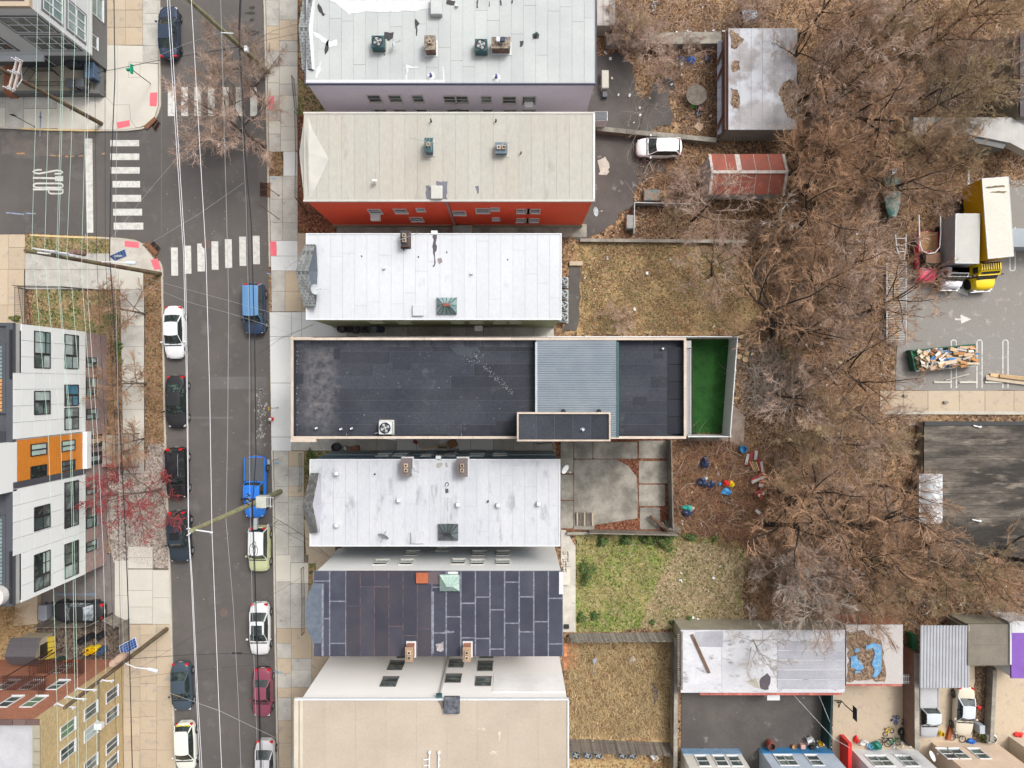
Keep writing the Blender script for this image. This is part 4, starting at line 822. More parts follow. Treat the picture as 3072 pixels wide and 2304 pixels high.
# balcony with black rail, turf yard, white fence
zb=6.0;a=P(2062,1020,hD);railing(D,[(P(2090,1046,zb).x-1.4,P(0,1046,zb).y,zb),(P(2068,1300,zb).x+.0,P(0,1046,zb).y,zb),(P(2068,1300,zb).x+.0,P(0,1300,zb).y,zb)],1.0,IRON,.16)
mb=MB();Xc=P(2072,1300,zb).x;mb.box((X1-.1,P(0,1305,zb).y,zb-.2),(Xc+.05,P(0,1022,zb).y,zb));build(mb,'balcony_floor',mat('deck_grey',(.42,.42,.42),.7),D)
area('turf_lawn',[(1985,1018),(2187,1018),(2168,1299),(1985,1299)],.10,TURF,th=.1)
FW=mat('fence_white',(.62,.65,.65),.5,v=.03)
def panel_fence(label,pts,h,m,sp=3.4,th=.05,capm=WHITE,name='panel_fence',group=None,boards=.0,pw=.13):
 P3=[Vector((*p[:2],0)) for p in pts];t=tag(empty(name,P3[0]),label,'fence',group)
 for a,b in zip(P3,P3[1:]):
  L_=(b-a).length;u=(b-a).normalized();n_=Vector((-u.y,u.x,0));n=max(1,round(L_/sp))
  for i in range(n):
   mb=MB();p,q=a+u*(L_*i/n+.03),a+u*(L_*(i+1)/n-.03);k=max(1,int((q-p).length/boards)) if boards else 1
   for j in range(k):
    mb=MB() if boards else mb;s_,e_=p.lerp(q,j/k),p.lerp(q,(j+1)/k);hh=h-.08-(random.uniform(0,.12) if boards else 0)
    mb.prism([s_-n_*th/2,e_-u*(.012 if boards else 0)-n_*th/2,e_-u*(.012 if boards else 0)+n_*th/2,s_+n_*th/2],.06,hh)
    if boards:build(mb,'board',m,t)
   if not boards:build(mb,'fence_panel',m,t)
   mb=MB();mb.prism([p-n_*.04,q-n_*.04,q+n_*.04,p+n_*.04],h-.08,h);
   if not boards:build(mb,'top_rail',capm,t)
  for i in range(n+1):
   c=a+u*(L_*i/n);mb=MB();mb.cbox((c.x-pw/2,c.y-pw/2,0),(c.x+pw/2,c.y+pw/2,h+.08),.02);build(mb,'fence_post',capm,t)
 return t
zf=2.4
panel_fence('white panel fence along the upper side of the dark roofed building',[P(1075,1010,zf),P(2212,1010,zf)],zf,FW,3.2)
panel_fence('tall white fence at the outer end of the turf yard',[P(2213,1012,zf),P(2191,1308,zf)],zf,FW,3.2)
panel_fence('white fence at the lower side of the turf yard',[P(2191,1310,zf),P(2066,1310,zf)],zf,FW,3.2)
area('gravel_strip',[(2060,1312),(2185,1312),(2185,1322),(2060,1322)],.05,CONC_D);area('stone_slab',[(2190,1205),(2235,1250),(2230,1335),(2190,1335)],.10,mat('slab_brownish',(.36,.29,.24),.9,s=1.5,c2=(.27,.21,.17)),th=.1)
# ---- white roof, blue wall
hE=7.6;X0,Y0,X1,Y1=rectw(929,1377,1681,1639,hE);E=tag(empty('row_house',((X0+X1)/2,Y1,0)),'row house with streaked white roof and blue wall','house')
walls(E,X0,Y0,X1,Y1,hE-.2,BLUEW,base=.3);roof_sheets(E,X0,Y0,X1,Y1,hE,'y',.95,WHITED,mat('seam_faint',(.40,.41,.44),.7),gap=.02,cross=8)
curbs(E,X0,Y0,X1,Y1,hE,t=.10,h=.05)
mb=MB();mb.box((X0+.1,Y1-.12,.3),(X1-.1,Y1-.06,3.6));build(mb,'lower_siding',BLUEWL,E)
shingled(E,[(931,1419),(907,1520),(930,1600)],[(957,1419),(938,1514),(954,1597)],hE+.1,hE+1.0,SHINGD,rows=5,wd=.3);strip(E,[(957,1419),(938,1514),(954,1597)],[(962,1422),(962,1514),(960,1594)],hE+1.0,hE+.02,mat('bay_back_white',(.46,.46,.51),.6),'bay_back_slope')
mb=MB();mb.prism(pp([(935,1421),(913,1518),(934,1597),(945,1597),(945,1421)],hE),.3,hE);build(mb,'bay_wall',BLUEW,E)
skylight(E,1315,1573,1374,1621,hE,fm=BLACK,gm=mat('skylight_dark',(.10,.13,.13),.12,spec=.8,rnd=.3));hatch(E,1232,1597,1272,1632,hE,WHITED,.15)
chimney(E,1221,1401,hE,.75,1.3,.8,2,mat('brick_grey',(.20,.17,.17),.9,fine=.2),GREYRW,'y',cm=mat('brick_grey',(.2,.17,.17)));chimney(E,1388,1401,hE,.75,1.3,.8,2,mat('brick_grey',(.20,.17,.17),.9,fine=.2),GREYRW,'y',cm=mat('brick_grey',(.2,.17,.17)))
for x,y in((1008,1421),(1195,1502),(1373,1515),(1494,1517),(1616,1513),(1008,1577)):
 hatch(E,x-6,y-6,x+6,y+6,hE,FLASH,.45,'roof_vent')
 mb=MB();Xa,Ya,Xb,Yb=rectw(x-9,y-9,x+9,y+9,hE);mb.box((Xa,Ya,hE+.006),(Xb,Yb,hE+.02));build(mb,'vent_flashing',mat('flashing_grey',(.50,.52,.56),.6),E)
pipe(E,1341,1453,hE,.08,.3,FLASH,TAR,.18);pipe(E,1464,1504,hE,.07,.2,TAR,WHITED,.1);pipe(E,1125,1422,hE,.05,.2,BLACK,WHITED,.1)
patch(E,[(1308,1388),(1325,1386),(1327,1398),(1318,1406),(1308,1402)],hE,mat('moss_smudge',(.38,.38,.34),.9),3);patch(E,[(1336,1468),(1346,1468),(1346,1480),(1338,1482)],hE,mat('tar_smudge',(.10,.085,.095),.8),2);patch(E,[(1333,1390),(1342,1389),(1343,1402),(1336,1403)],hE,mat('moss_smudge',(.38,.38,.34),.9),2)
patch(E,[(1332,1500),(1342,1490),(1352,1500),(1364,1560),(1370,1570),(1322,1570),(1330,1540)],hE,mat('roof_streak',(.48,.49,.52),.7,s=2,c2=(.34,.35,.38),th=.55,wd=.1,st=(3,.5,1)),2,10,'roof_streak');patch(E,[(1294,1455),(1312,1450),(1308,1530),(1300,1570),(1292,1500)],hE,mat('roof_streak',(.60,.61,.65),.7),2,10,'roof_streak')
dish('big grey satellite dish on the streaked white roof',1158,1595,hE,R(250),.46,None,.8);dish('small satellite dish beside the left chimney of the streaked white roof',1236,1408,hE,R(-10),.25);dish('white satellite dish on the upper right corner of the blue walled house',1688,1402,hE-.8,R(-30),.4,WHITE,.4)
Yw=Y1-.12
win_y(E,Yw,1,[(1150,1367,1.0,1.2),(1200,1367,1.0,1.2),(1279,1368,.8,.9),(1351,1367,.9,1.1),(1430,1367,1.1,1.2),(1500,1366,1.1,1.1)],fm=mat('trim_pale',(.60,.62,.62),.6))
win_y(E,Yw+.06,1,[(1165,1357,1.0,1.1),(1213,1357,1.0,1.1),(1295,1356,.7,.7),(1360,1357,.8,1.0),(1436,1356,1.1,1.1),(1502,1356,1.0,1.0)],fm=mat('trim_slate',(.20,.25,.28),.6))
Xa,za=WY(Yw,1467,1352);mb=MB();mb.box((Xa-.45,Yw+.0,za-.2),(Xa+.45,Yw+.8,za+.1));build(mb,'rusty_awning',RUSTM,E)
Xa=P(1315,1371,hE).x;mb=MB();mb.box((Xa-.2,Y1-.05,hE-.4),(Xa+.2,Y1+.25,hE+.05));build(mb,'drain_box',FLASH,E);mb=MB();mb.tube([(Xa,Y1+.1,hE-.4),(Xa+.9,Y1+.1,4),(Xa+1.0,Y1+.1,.3)],.07,6);build(mb,'downpipe',STEEL,E)
# ---- dark seamed roof, beige wall
hF=9.0;X0,Y0,X1,Y1=rectw(940,1714,1689,1969,hF);F=tag(empty('row_house',((X0+X1)/2,Y1,0)),'row house with dark patched roof and pale beige siding','house')
walls(F,X0,Y0,X1,Y1,hF-.2,BEIGEW,base=.3)
Xm=P(1215,0,hF).x;Xn=P(1295,0,hF).x;Xl=P(962,0,hF).x;Xk=P(1038,0,hF).x
roof_sheets(F,X0,Y0,Xk,Y1,hF,'y',1.08,NAVYR,SEAMW,gap=.10,cross=3.6);roof_sheets(F,Xk,Y0,Xn,Y1,hF,'y',1.08,NAVYRR,SEAMR,gap=.06,cross=5.5);roof_sheets(F,Xn,Y0,X1,Y1,hF,'y',1.10,NAVYR,SEAMW,gap=.105,cross=3.2)
mb=MB();c=P(1298,0,hF).x;mb.box((c-.1,P(0,1960,hF).y,hF),(c+.1,P(0,1775,hF).y,hF+.03));build(mb,'seam_coating',SEAMW,F)
patch(F,[(1310,1932),(1330,1926),(1334,1950),(1322,1958),(1308,1952)],hF,mat('tar_pale',(.45,.40,.40),.9,s=4,c2=(.22,.20,.21)),3);patch(F,[(1334,1892),(1362,1893),(1362,1899),(1334,1899)],hF,SEAMW,1.5)
patch(F,[(1285,1716),(1320,1716),(1320,1752),(1285,1752)],hF,mat('tar_brownish',(.13,.10,.11),.9),1,20);patch(F,[(1343,1715),(1376,1715),(1374,1722),(1343,1722)],hF,GREYRW,1,12)
hatch(F,1247,1720,1284,1751,hF,mat('hatch_rust',(.45,.13,.06),.8,v=.2,s=2),.25);skylight(F,1319,1725,1378,1773,hF,SKYLP,mat('skylight_frame_pale',(.36,.48,.42),.5),.6)
mb=MB();q=[(938,1750),(922,1790),(916,1834),(922,1890),(940,1930),(966,1930),(969,1751)];mb.prism(pp(q,hF+.1),hF-.3,hF+.1);build(mb,'bay_roof',mat('bay_navy',(.10,.125,.165),.7,s=3,c2=(.15,.175,.215),fine=.2,fs=6),F);mb=MB();mb.prism(pp([(940,1752),(920,1834),(942,1928),(966,1928),(966,1752)],hF),.3,hF-.3);build(mb,'bay_wall',BEIGEW,F)
mb=MB();a,b=P(966,1750,hF),P(972,1966,hF);mb.box((a.x,b.y,hF+.002),(b.x,a.y,hF+.14));build(mb,'seam_coating',SEAMW,F)
mb=MB();a,b=P(1677,1715,hF),P(1689,1782,hF);mb.box((a.x,b.y,hF+.0),(b.x+.03,a.y,hF+.05));build(mb,'edge_coating',GREYRW,F)
chimney(F,1231,1955,hF,.52,1.0,1.0,2,BRICKR,GREYRW,'y',cm=mat('cap_tan',(.40,.27,.18),.9));chimney(F,1402,1955,hF,.52,1.0,1.0,2,BRICKR,GREYRW,'y',cm=mat('cap_tan',(.4,.27,.18)))
Yw=Y1-.12;gl2=[GLASSL,GLASS]
win_y(F,Yw,1,[(1142,1688,1.0,1.35),(1219,1688,1.0,1.35),(1375,1686,1.0,1.35),(1432,1688,1.0,1.35),(1508,1688,1.0,1.35),(1234,1661,1.0,1.3),(1436,1661,1.0,1.3),(1509,1661,1.0,1.3),(1327,1649,1.0,1.1)],fm=mat('trim_beige',(.62,.60,.55),.6),gl=gl2)
# porch canopy at the front corner of F
c=P(1000,1658,2.8);mb=MB();q=pp([(988,1673),(1003,1677),(1035,1648),(1015,1645)],2.8);mb.prism(q,2.7,2.8);tag(build(mb,'door_canopy',mat('canopy_grey',(.35,.35,.34),.7)),'small grey door canopy at the front corner beside the pale beige wall','canopy')
# ---- big beige roof, white stucco
hG=10.0;X0,Y0,X1,Y1=rectw(884,2096,1706,2700,hG);G=tag(empty('row_house',((X0+X1)/2,Y1,0)),'large row house with wide beige roof and white stucco wall','house')
walls(G,X0+.35,Y0,X1,Y1,hG-.2,STUC,base=.3);roof_sheets(G,X0,Y0,X1,Y1,hG,'y',2.2,TANR2,mat('seam_beige',(.46,.40,.32),.8),gap=.02)
mb=MB();mb.box((X0,Y1-.1,hG-.15),(X1,Y1+.03,hG+.08));build(mb,'edge_flashing',FLASH,G);mb=MB();mb.box((X1-.1,Y0,hG-.15),(X1+.03,Y1-.1,hG+.08));build(mb,'edge_flashing',FLASH,G)
mb=MB();mb.box((X0-.03,Y0,hG-.3),(X0+.3,Y1-.1,hG+.10));build(mb,'front_cornice',mat('cornice_cream',(.60,.54,.44),.7),G);mb=MB();mb.box((X0+.42,Y0,hG),(X0+.62,Y1-.1,hG+.07));build(mb,'front_cornice',mat('cornice_cream',(.60,.54,.44),.7),G)
hatch(G,1332,2093,1379,2143,hG,mat('hatch_dark',(.05,.055,.07),.3,s=3,c2=(.16,.17,.19)),.35)
patch(G,[(1310,2094),(1332,2096),(1334,2120),(1326,2130),(1318,2112)],hG,mat('tar_mess',(.20,.17,.14),.9),3)
WD=mat('trim_dark',(.12,.115,.115),.5);Yw=Y1-.12
win_y(G,Yw,1,[(1188,1998,1.15,1.6,1,2),(1369,1992,1.15,1.35,1,2),(1456,2000,1.15,1.7,1,2),(1168,2047,1.15,1.5,1,2),(1360,2037,1.15,1.3,1,2),(1450,2046,1.15,1.4,1,2),(1215,1965,1.1,1.3),(1460,1965,1.1,1.3)],fm=WD,fw=.06)
Xa,za=WY(Yw,1320,2084);mb=MB();mb.tube([(Xa,Yw+.12,hG-.3),(Xa,Yw+.12,1)],.08,6);build(mb,'downpipe',mat('pipe_grey',(.45,.46,.46),.5),G);mb=MB();mb.box((Xa-.22,Yw,hG-.45),(Xa+.22,Yw+.35,hG-.05));build(mb,'drain_box',TEALP,G)
mb=MB();xr=WY(Yw,1480,2050)[0];mb.box((xr,Yw-.04,5.4),(X1-.12,Yw+.05,9.6-.9));build(mb,'stucco_patch',mat('stucco_bright',(.84,.83,.83),.7,fine=.02),G)
for x,y0,y1 in((1289,2255,2310),(1317,2255,2310)):
 a,b=P(x,y0,hG),P(x-2,y1,hG);mb=MB();mb.tube([(a.x,a.y,hG+.12),(b.x,b.y,hG+.12)],.06,6)
 for k in range(3):yy=a.y-.5-k*.45;mb.tube([(a.x,yy,hG+.12),(a.x-.45+.9*(x>1300)*.6,yy-.05,hG+.12)],.05,5)
 mb.lathe((a.x,a.y,hG),[(.12,0),(.12,.2),(.06,.25)],8);tag(build(mb,'roof_conduit',WHITE),('left' if x<1300 else 'right')+' white branching pipe lying on the wide beige roof','pipe','white pipes on the beige roof')
for q in([(1430,2182),(1455,2185),(1456,2191),(1432,2188)],[(1495,2183),(1503,2200),(1500,2224),(1495,2222)],[(1474,2253),(1496,2253),(1494,2263),(1470,2262)],[(1176,2163),(1181,2163),(1181,2168),(1176,2168)]):patch(G,q,hG,mat('roof_scuff',(.62,.55,.44),.9,s=4,c2=(.40,.33,.26)),1.5,8)
for x in(1394,1425,1636,1665):pipe(G,x,2098,hG,.05,.12,mat('lamp_pale',(.85,.8,.65),.4),TANR2,.1)
# ================================================================== buildings left of the street
# ---- white panel apartment building
XI=-36.4;gf=.217
def fz(px):return WX(XI,px,1152)[1]
Ytop=WX(XI,257,995)[0];Ybot=WX(XI,257,1722)[0];YO1=WX(XI,240,1300)[0];YO2=WX(XI,257,1417)[0]
I=tag(empty('apartment_building',(XI-6,(Ytop+Ybot)/2,0)),'white panelled apartment building with orange middle section and brick base','building')
mb=MB();mb.box((XI-14,Ybot+.05,0),(XI-.05,Ytop-.05,3.2));build(mb,'brick_base',BRICKM,I)
mb=MB();mb.box((XI-14,Ybot+.05,3.2),(XI-.06,Ytop-.05,11.4));build(mb,'wall',mat('wall_joint',(.42,.43,.42),.8),I)
mb=MB();mb.box((XI-14,Ybot+.2,11.4),(XI-.5,Ytop-.2,11.55));build(mb,'roof',mat('roof_dark_flat',(.085,.09,.10),.8,s=2,fine=.15),I)
for(a,b) in(((XI-14,Ybot),(XI-.02,Ybot+.25)),((XI-14,Ytop-.25),(XI-.02,Ytop)),((XI-.5,Ybot+.25),(XI-.02,Ytop-.25))):mb=MB();mb.box((*a,11.4),(*b,11.72));build(mb,'parapet',DGREY,I)
wins=[ # (px of the upper left corner, px of the lower right corner), panes
((102,992),(150,1104),'a'),((193,1002),(235,1106),'a'),((102,1173),(150,1245),'b'),((193,1154),(235,1219),'c'),((193,1224),(235,1291),'b'),
((102,1523),(150,1595),'b'),((193,1449),(235,1587),'a'),((102,1666),(150,1777),'a'),((193,1634),(235,1739),'a')]
boxes=[]
for(x0,y0),(x1,y1),k in wins:
 ya,z1=WX(XI,x0,y0);yb,_=WX(XI,x0,y1);z0=WX(XI,x1,1152)[1];boxes.append((min(ya,yb),max(ya,yb),z0,z1,k))
# panels in a grid, cut round the windows
zj=[3.22]+[fz(x) for x in(235,193,150,102,64)]+[11.7]
rd=random.Random(4)
for i in range(len(zj)-1):
 y=Ybot+.0;w_=[1.55,1.2,1.0,1.35];k=0;n=17
 for j in range(n):
  a,b=Ybot+(Ytop-Ybot)*j/n,Ybot+(Ytop-Ybot)*(j+1)/n;z0,z1=zj[i],zj[i+1]
  if a>=YO2-.4 and b<=YO1+.4:continue
  segs=[(a,b)]
  for(wa,wb,wz0,wz1,kk) in boxes:
   if min(z1,wz1)-max(z0,wz0)>.3:
    ns=[]
    for s,e in segs:
     if e<=wa or s>=wb:ns.append((s,e));continue
     if s<wa-.08:ns.append((s,wa))
     if e>wb+.08:ns.append((wb,e))
    segs=ns
  for s,e in segs:
   if i==5 and((s>WX(XI,64,1137)[0]-.5 and e<WX(XI,64,992)[0]+.6) or(s>WX(XI,64,1800)[0]-.4 and e<WX(XI,64,1645)[0]+.5)):continue
   mb=MB();mb.box((XI-.06,s+.014,z0+.014),(XI+.0,e-.014,z1-.014));build(mb,'facade_panel',WPANEL,I)
def window_x(par,X,ya,yb,z0,z1,kind,fm=BLACK,gl=(GLASS,)):
 O=(X,0,0);U=(0,1,0);N=(1,0,0)
 mb=MB();fw=.06
 mb.wbox(O,U,N,ya,yb,z1-fw,z1,-.04,.03);mb.wbox(O,U,N,ya,yb,z0,z0+fw,-.04,.03);mb.wbox(O,U,N,ya,ya+fw,z0+fw,z1-fw,-.04,.03);mb.wbox(O,U,N,yb-fw,yb,z0+fw,z1-fw,-.04,.03)
 ms=[ya+(yb-ya)*t for t in({'a':(.37,.40),'b':(.55,.58),'c':(.5,.53),'d':(.5,)}[kind])]
 mb.wbox(O,U,N,ms[0]-.05,ms[-1]+.05,z0+fw,z1-fw,-.04,.025);zc=z0+(z1-z0)*.45
 if kind!='d':mb.wbox(O,U,N,ya+fw,ms[0]-.05,zc-.03,zc+.03,-.04,.02)
 if kind=='a':mb.wbox(O,U,N,ms[-1]+.05,yb-fw,z0+(z1-z0)*.3-.05,z0+(z1-z0)*.3+.05,-.04,.02);mb.wbox(O,U,N,(ms[-1]+yb)/2-.03,(ms[-1]+yb)/2+.03,z0+fw,z1-fw,-.04,.018)
 fr=build(mb,'window',fm,par);k=0
 for s,e in((ya+fw,ms[0]-.04),(ms[-1]+.04,yb-fw)):
  for c,d in((z0+fw,zc),(zc,z1-fw)):
   mb=MB();mb.wbox(O,U,N,s+.003,e-.003,c+.003,d-.003,-.035+.01*(k%2),-.015+.01*(k%2));build(mb,'pane',gl[k%len(gl)],fr);k+=1
 return fr
for i,(a,b,z0,z1,k) in enumerate(boxes):window_x(I,XI+.03,a,b,z0,z1,k,gl=[(GLASSL,GLASS,SKYL,GLASSL),(GLASSL,SKYL,GLASS,GLASSL),(GLASS,GLASS,GLASSL,GLASSL),(GLASSB,GLASS,GLASSB,GLASSB),(GLASS,GLASSL,GLASS,SKYL),(GLASS,GLASS,GLASS,CGLASS),(GLASS,CGLASS,GLASS,GLASS),(GLASS,GLASS,GLASSL,CGLASS),(GLASS,GLASSL,CGLASS,GLASS)][i])
# orange section
mb=MB();mb.box((XI-.06,YO2+.35,3.6),(XI-.03,YO1,11.3));build(mb,'orange_backing',mat('orange_joint',(.25,.08,.012),.7),I)
n=38
for i in range(n):
 z0,z1=3.6+(11.3-3.6)*i/n,3.6+(11.3-3.6)*(i+1)/n;mb=MB();mb.box((XI-.035,YO2+.36,z0+.012),(XI-.005,YO1-.01,z1-.012));build(mb,'orange_board',ORANGE,I)
mb=MB();mb.box((XI-.06,YO2-.1,3.3),(XI+.05,YO2+.35,11.7));build(mb,'dark_band',DGREY,I)
mb=MB();mb.box((XI-.05,YO2+.35,3.0),(XI+.35,YO1+.1,3.6));build(mb,'white_fin',WPANEL,I);mb=MB();mb.box((XI-2.6,YO2-.3,11.3),(XI-.0,YO1-.1,13.2));build(mb,'stair_tower',WPANEL,I)
for(x0,y0),(x1,y1),gl in(((91,1333),(139,1370),(GLASSL,SKYLP)),((184,1323),(224,1356),(GLASSL,SKYLP)),((91,1400),(139,1436),(CGLASS,CGLASS)),((184,1384),(224,1416),(GLASS,GLASS))):
 ya,z1=WX(XI,x0,y0);yb,_=WX(XI,x0,y1);z0=WX(XI,x1,1152)[1];window_x(I,XI+.04,min(ya,yb),max(ya,yb),z0,z1,'d',gl=gl)
for y0,y1 in((1071,1102),(1132,1194),(1227,1259),(1457,1487),(1527,1588),(1629,1660)):
 ya,yb=WX(XI,257,y0)[0],WX(XI,257,y1)[0];window_x(I,XI+.0,yb,ya,1.7,3.1,'d',gl=(GLASS,SKYL,GLASSL));mb=MB();mb.box((XI-.05,yb,1.45),(XI+.08,ya,1.62));build(mb,'sill',mat('sill_grey',(.3,.3,.3),.7),I)
for y0,y1 in((1307,1345),(1360,1398)):
 ya,yb=WX(XI,262,y0)[0],WX(XI,262,y1)[0];mb=MB();mb.box((XI-.05,yb,.9),(XI+.06,ya,3.1));o=build(mb,'door',BLACK,I);mb=MB();mb.box((XI+.06,yb+.35,1.3),(XI+.075,ya-.35,2.7));build(mb,'door_glass',GLASSL,o)
# terraces with slatted rails on the roof edge
for y0,y1,xr,m1 in((992,1137,64,MGREY),(1645,1800,64,WHITE)):
 ya,yb=WX(XI,64,y0)[0],WX(XI,64,y1)[0];zz=fz(64);mb=MB();mb.box((XI-.25,yb,zz),(XI-.2,ya,11.68));build(mb,'terrace_back',DGREY if m1 is MGREY else WHITE,I)
 n=int((ya-yb)/.17)
 for i in range(n):mb=MB();y=yb+(ya-yb)*(i+.5)/n;mb.box((XI-.2,y-.035,zz+.05),(XI-.08,y+.035,11.72));build(mb,'rail_slat',mat('slat_dark',(.045,.04,.045),.5),I)
 mb=MB();mb.box((XI-.2,yb,zz),(XI-.02,ya,zz+.1));build(mb,'terrace_rail',BLACK,I);mb=MB();mb.box((XI-.2,yb,11.72),(XI-.02,ya,11.8));build(mb,'terrace_rail',BLACK,I)
# roof decks further in
for y0,y1,nm in((1030,1240,0),(1545,1800,1)):
 a,b=P(-60,y1,11.5),P(24,y0,11.5);mb=MB();mb.box((a.x,a.y,11.5),(b.x,b.y,11.75));build(mb,'roof_deck',DGREY,I)
 n=int((b.y-a.y)/.28)
 for i in range(n):y=a.y+.15+(b.y-a.y-.3)*i/n;mb=MB();mb.box((a.x+.1,y,11.75),(b.x-.25,y+.2,11.79));build(mb,'deck_board',[mat('deck_teal',(.22,.30,.30),.6,rnd=.2),mat('deck_orange',(.62,.32,.10),.6,rnd=.2),mat('deck_teal',(.22,.30,.30),.6)][0 if(i<n*.45)==(nm==1) or nm==1 else 1],I)
c=P(12,1330,11.6);mb=MB();mb.box((c.x-.9,c.y-.3,11.55),(c.x+.2,c.y+.9,12.3));build(mb,'roof_box',DGREY,I);mb=MB();mb.box((c.x-.8,c.y-.2,12.3),(c.x+.1,c.y+.8,12.36));build(mb,'roof_box_lid',FLASH,I)
c=P(6,1785,11.7);mb=MB();mb.lathe((c.x-.2,c.y,11.6),[(.75,0),(.75,.7)],18);tag(build(mb,'patio_table',mat('wicker_pale',(.62,.60,.58),.7)),'round pale wicker table on the lower roof terrace','table')
# entrance steps in front of the orange section
ST=tag(empty('entrance_steps',(XI+1,(YO1+YO2)/2,0)),'broad beige entrance steps in front of the brick base','steps');ya,yb=P(0,1303).y,P(0,1396).y
for i in range(6):mb=MB();x0=XI+.55+i*.38;mb.box((x0 if i else XI+.01,yb,0),(x0+.38,ya,.95-i*.155));build(mb,'step',mat('step_beige',(.42,.37,.31),.85,rnd=.08),ST)
railing(None,[(XI+.4,yb-.1,0),(XI+2.9,yb-.1,0)],1.0,IRON,.3,'railing','black handrail at the lower side of the entrance steps');railing(None,[(XI+.4,ya+.1,0),(XI+2.9,ya+.1,0)],1.0,IRON,.3,'railing','black handrail at the upper side of the entrance steps')
# ---- grey house in the top left corner
XH,YH=-35.9,28.1;Hh=tag(empty('corner_house',(XH-5,YH+5,0)),'light grey corner house with white framed windows','house')
mb=MB();mb.box((XH-16,YH+.0,3.1),(XH,YH+16,10.4));build(mb,'wall',LGREY,Hh);mb=MB();mb.box((XH-16,YH+.15,.0),(XH-.5,YH+16,3.1));build(mb,'ground_floor_wall',MGREY,Hh)
XHb=-36.6
mb=MB();mb.box((XH-15.8,YH+.4,10.4),(XH-.4,YH+16,10.42));build(mb,'roof',mat('roof_brown',(.12,.09,.085),.9,s=1,fine=.2),Hh)
for a,b in(((XH-16,YH),(XH,YH+.35)),((XH-.35,YH+.35),(XH,YH+16))):mb=MB();mb.box((*a,10.4),(*b,10.75));build(mb,'parapet',CONC_T,Hh)
WF=dict(fm=FLASH);DG=mat('surround_dark',(.17,.17,.185),.6)
def bigwin(par,O,U,N,u0,u1,z0,z1,nx,nz,glm):
 mb=MB();f_=.16
 for q in((u0-f_,u1+f_,z1,z1+f_),(u0-f_,u1+f_,z0-f_,z0),(u0-f_,u0,z0,z1),(u1,u1+f_,z0,z1)):mb.wbox(O,U,N,*q,-.02,.05)
 build(mb,'window_surround',DG,par);window(par,O,U,N,u0+.08,u1-.08,z0+.08,z1-.08,nx,nz,FLASH,glm,.08,.11,False)
for z0,z1 in((4.1,6.4),(7.0,9.3)):
 bigwin(Hh,(0,YH,0),(1,0,0),(0,-1,0),-39.5,-36.3,z0,z1,3,2,GLASS);bigwin(Hh,(0,YH,0),(1,0,0),(0,-1,0),-44.6,-41.6,z0,z1,3,2,GLASS)
 bigwin(Hh,(XH,0,0),(0,1,0),(1,0,0),YH+.6,YH+2.9,z0,z1,3,2,SKYL);bigwin(Hh,(XH,0,0),(0,1,0),(1,0,0),YH+4.6,YH+6.9,z0,z1,3,2,SKYL)
window(Hh,(XH-.5,0,0),(0,1,0),(1,0,0),32.2,34.,.9,2.5,1,2,FLASH,SKYL);window(Hh,(XH-.5,0,0),(0,1,0),(1,0,0),29.3,30.3,1.7,2.4,1,1,FLASH)
mb=MB();mb.box((-43.6,YH-.0,1.0),(-40.4,YH+.1,3.0));build(mb,'door',DGREY,Hh);window(Hh,(0,YH+.1,0),(1,0,0),(0,-1,0),-41.5,-40.4,1.2,2.8,1,1,FLASH,sill=False);mb=MB();mb.box((-44,YH-.5,3.05),(-40,YH+.05,3.2));build(mb,'door_canopy',FLASH,Hh)
# raised yard with dark retaining wall
zt=.94;a=P(316,293);b=P(0,276);yt=P(0,166,zt).y;xr=P(297,0,zt).x;yb=P(0,277,zt).y
mb=MB();mb.box((-52,a.y+.2,0),(xr,YH+.2,zt));struct(build(mb,'raised_yard',mat('yard_slab',(.30,.26,.20),.9,s=.8,c2=(.38,.34,.27),fine=.12)))
mb=MB();mb.box((-46,a.y,0),(a.x,a.y+.22,zt+.03));mb.box((a.x-.5,a.y+.22,0),(a.x,60,zt+.03));tag(build(mb,'retaining_wall',MGREY),'dark grey retaining wall around the raised yard of the corner house','wall')
railing(None,[(-42.5,a.y+.6,zt),(-38.2,a.y+.6,zt),(a.x-.75,a.y+.5,zt),(a.x-.75,YH-.3,zt)],1.0,IRON,.13,'iron_fence','black iron fence along the raised yard of the corner house',cat='fence')
railing(None,[(-46,a.y+.5,zt),(-45.3,YH-.6,zt)],1.0,IRON,.13,'railing','black iron stair rail at the left edge beside the brick steps');railing(None,[(-43,a.y+.7,zt),(-42.2,a.y+1.9,zt),(-40.5,a.y+1.9,zt),(-39.8,a.y+1.3,zt)],.95,IRON,.13,'railing','black angled railing in the raised yard')
c=P(22,215,1.0);mb=MB();mb.box((c.x-.3,c.y-2,0),(c.x+.4,c.y+2,1.0));tag(build(mb,'brick_pier',BRICKR),'red brick steps wall at the left edge','wall');c=P(12,275,.6);mb=MB();mb.box((c.x-1.5,c.y-.15,0),(c.x+.6,c.y+.15,.6));tag(build(mb,'brick_kerb_wall',BRICKR),'low red brick wall at the left edge by the pavement','wall')
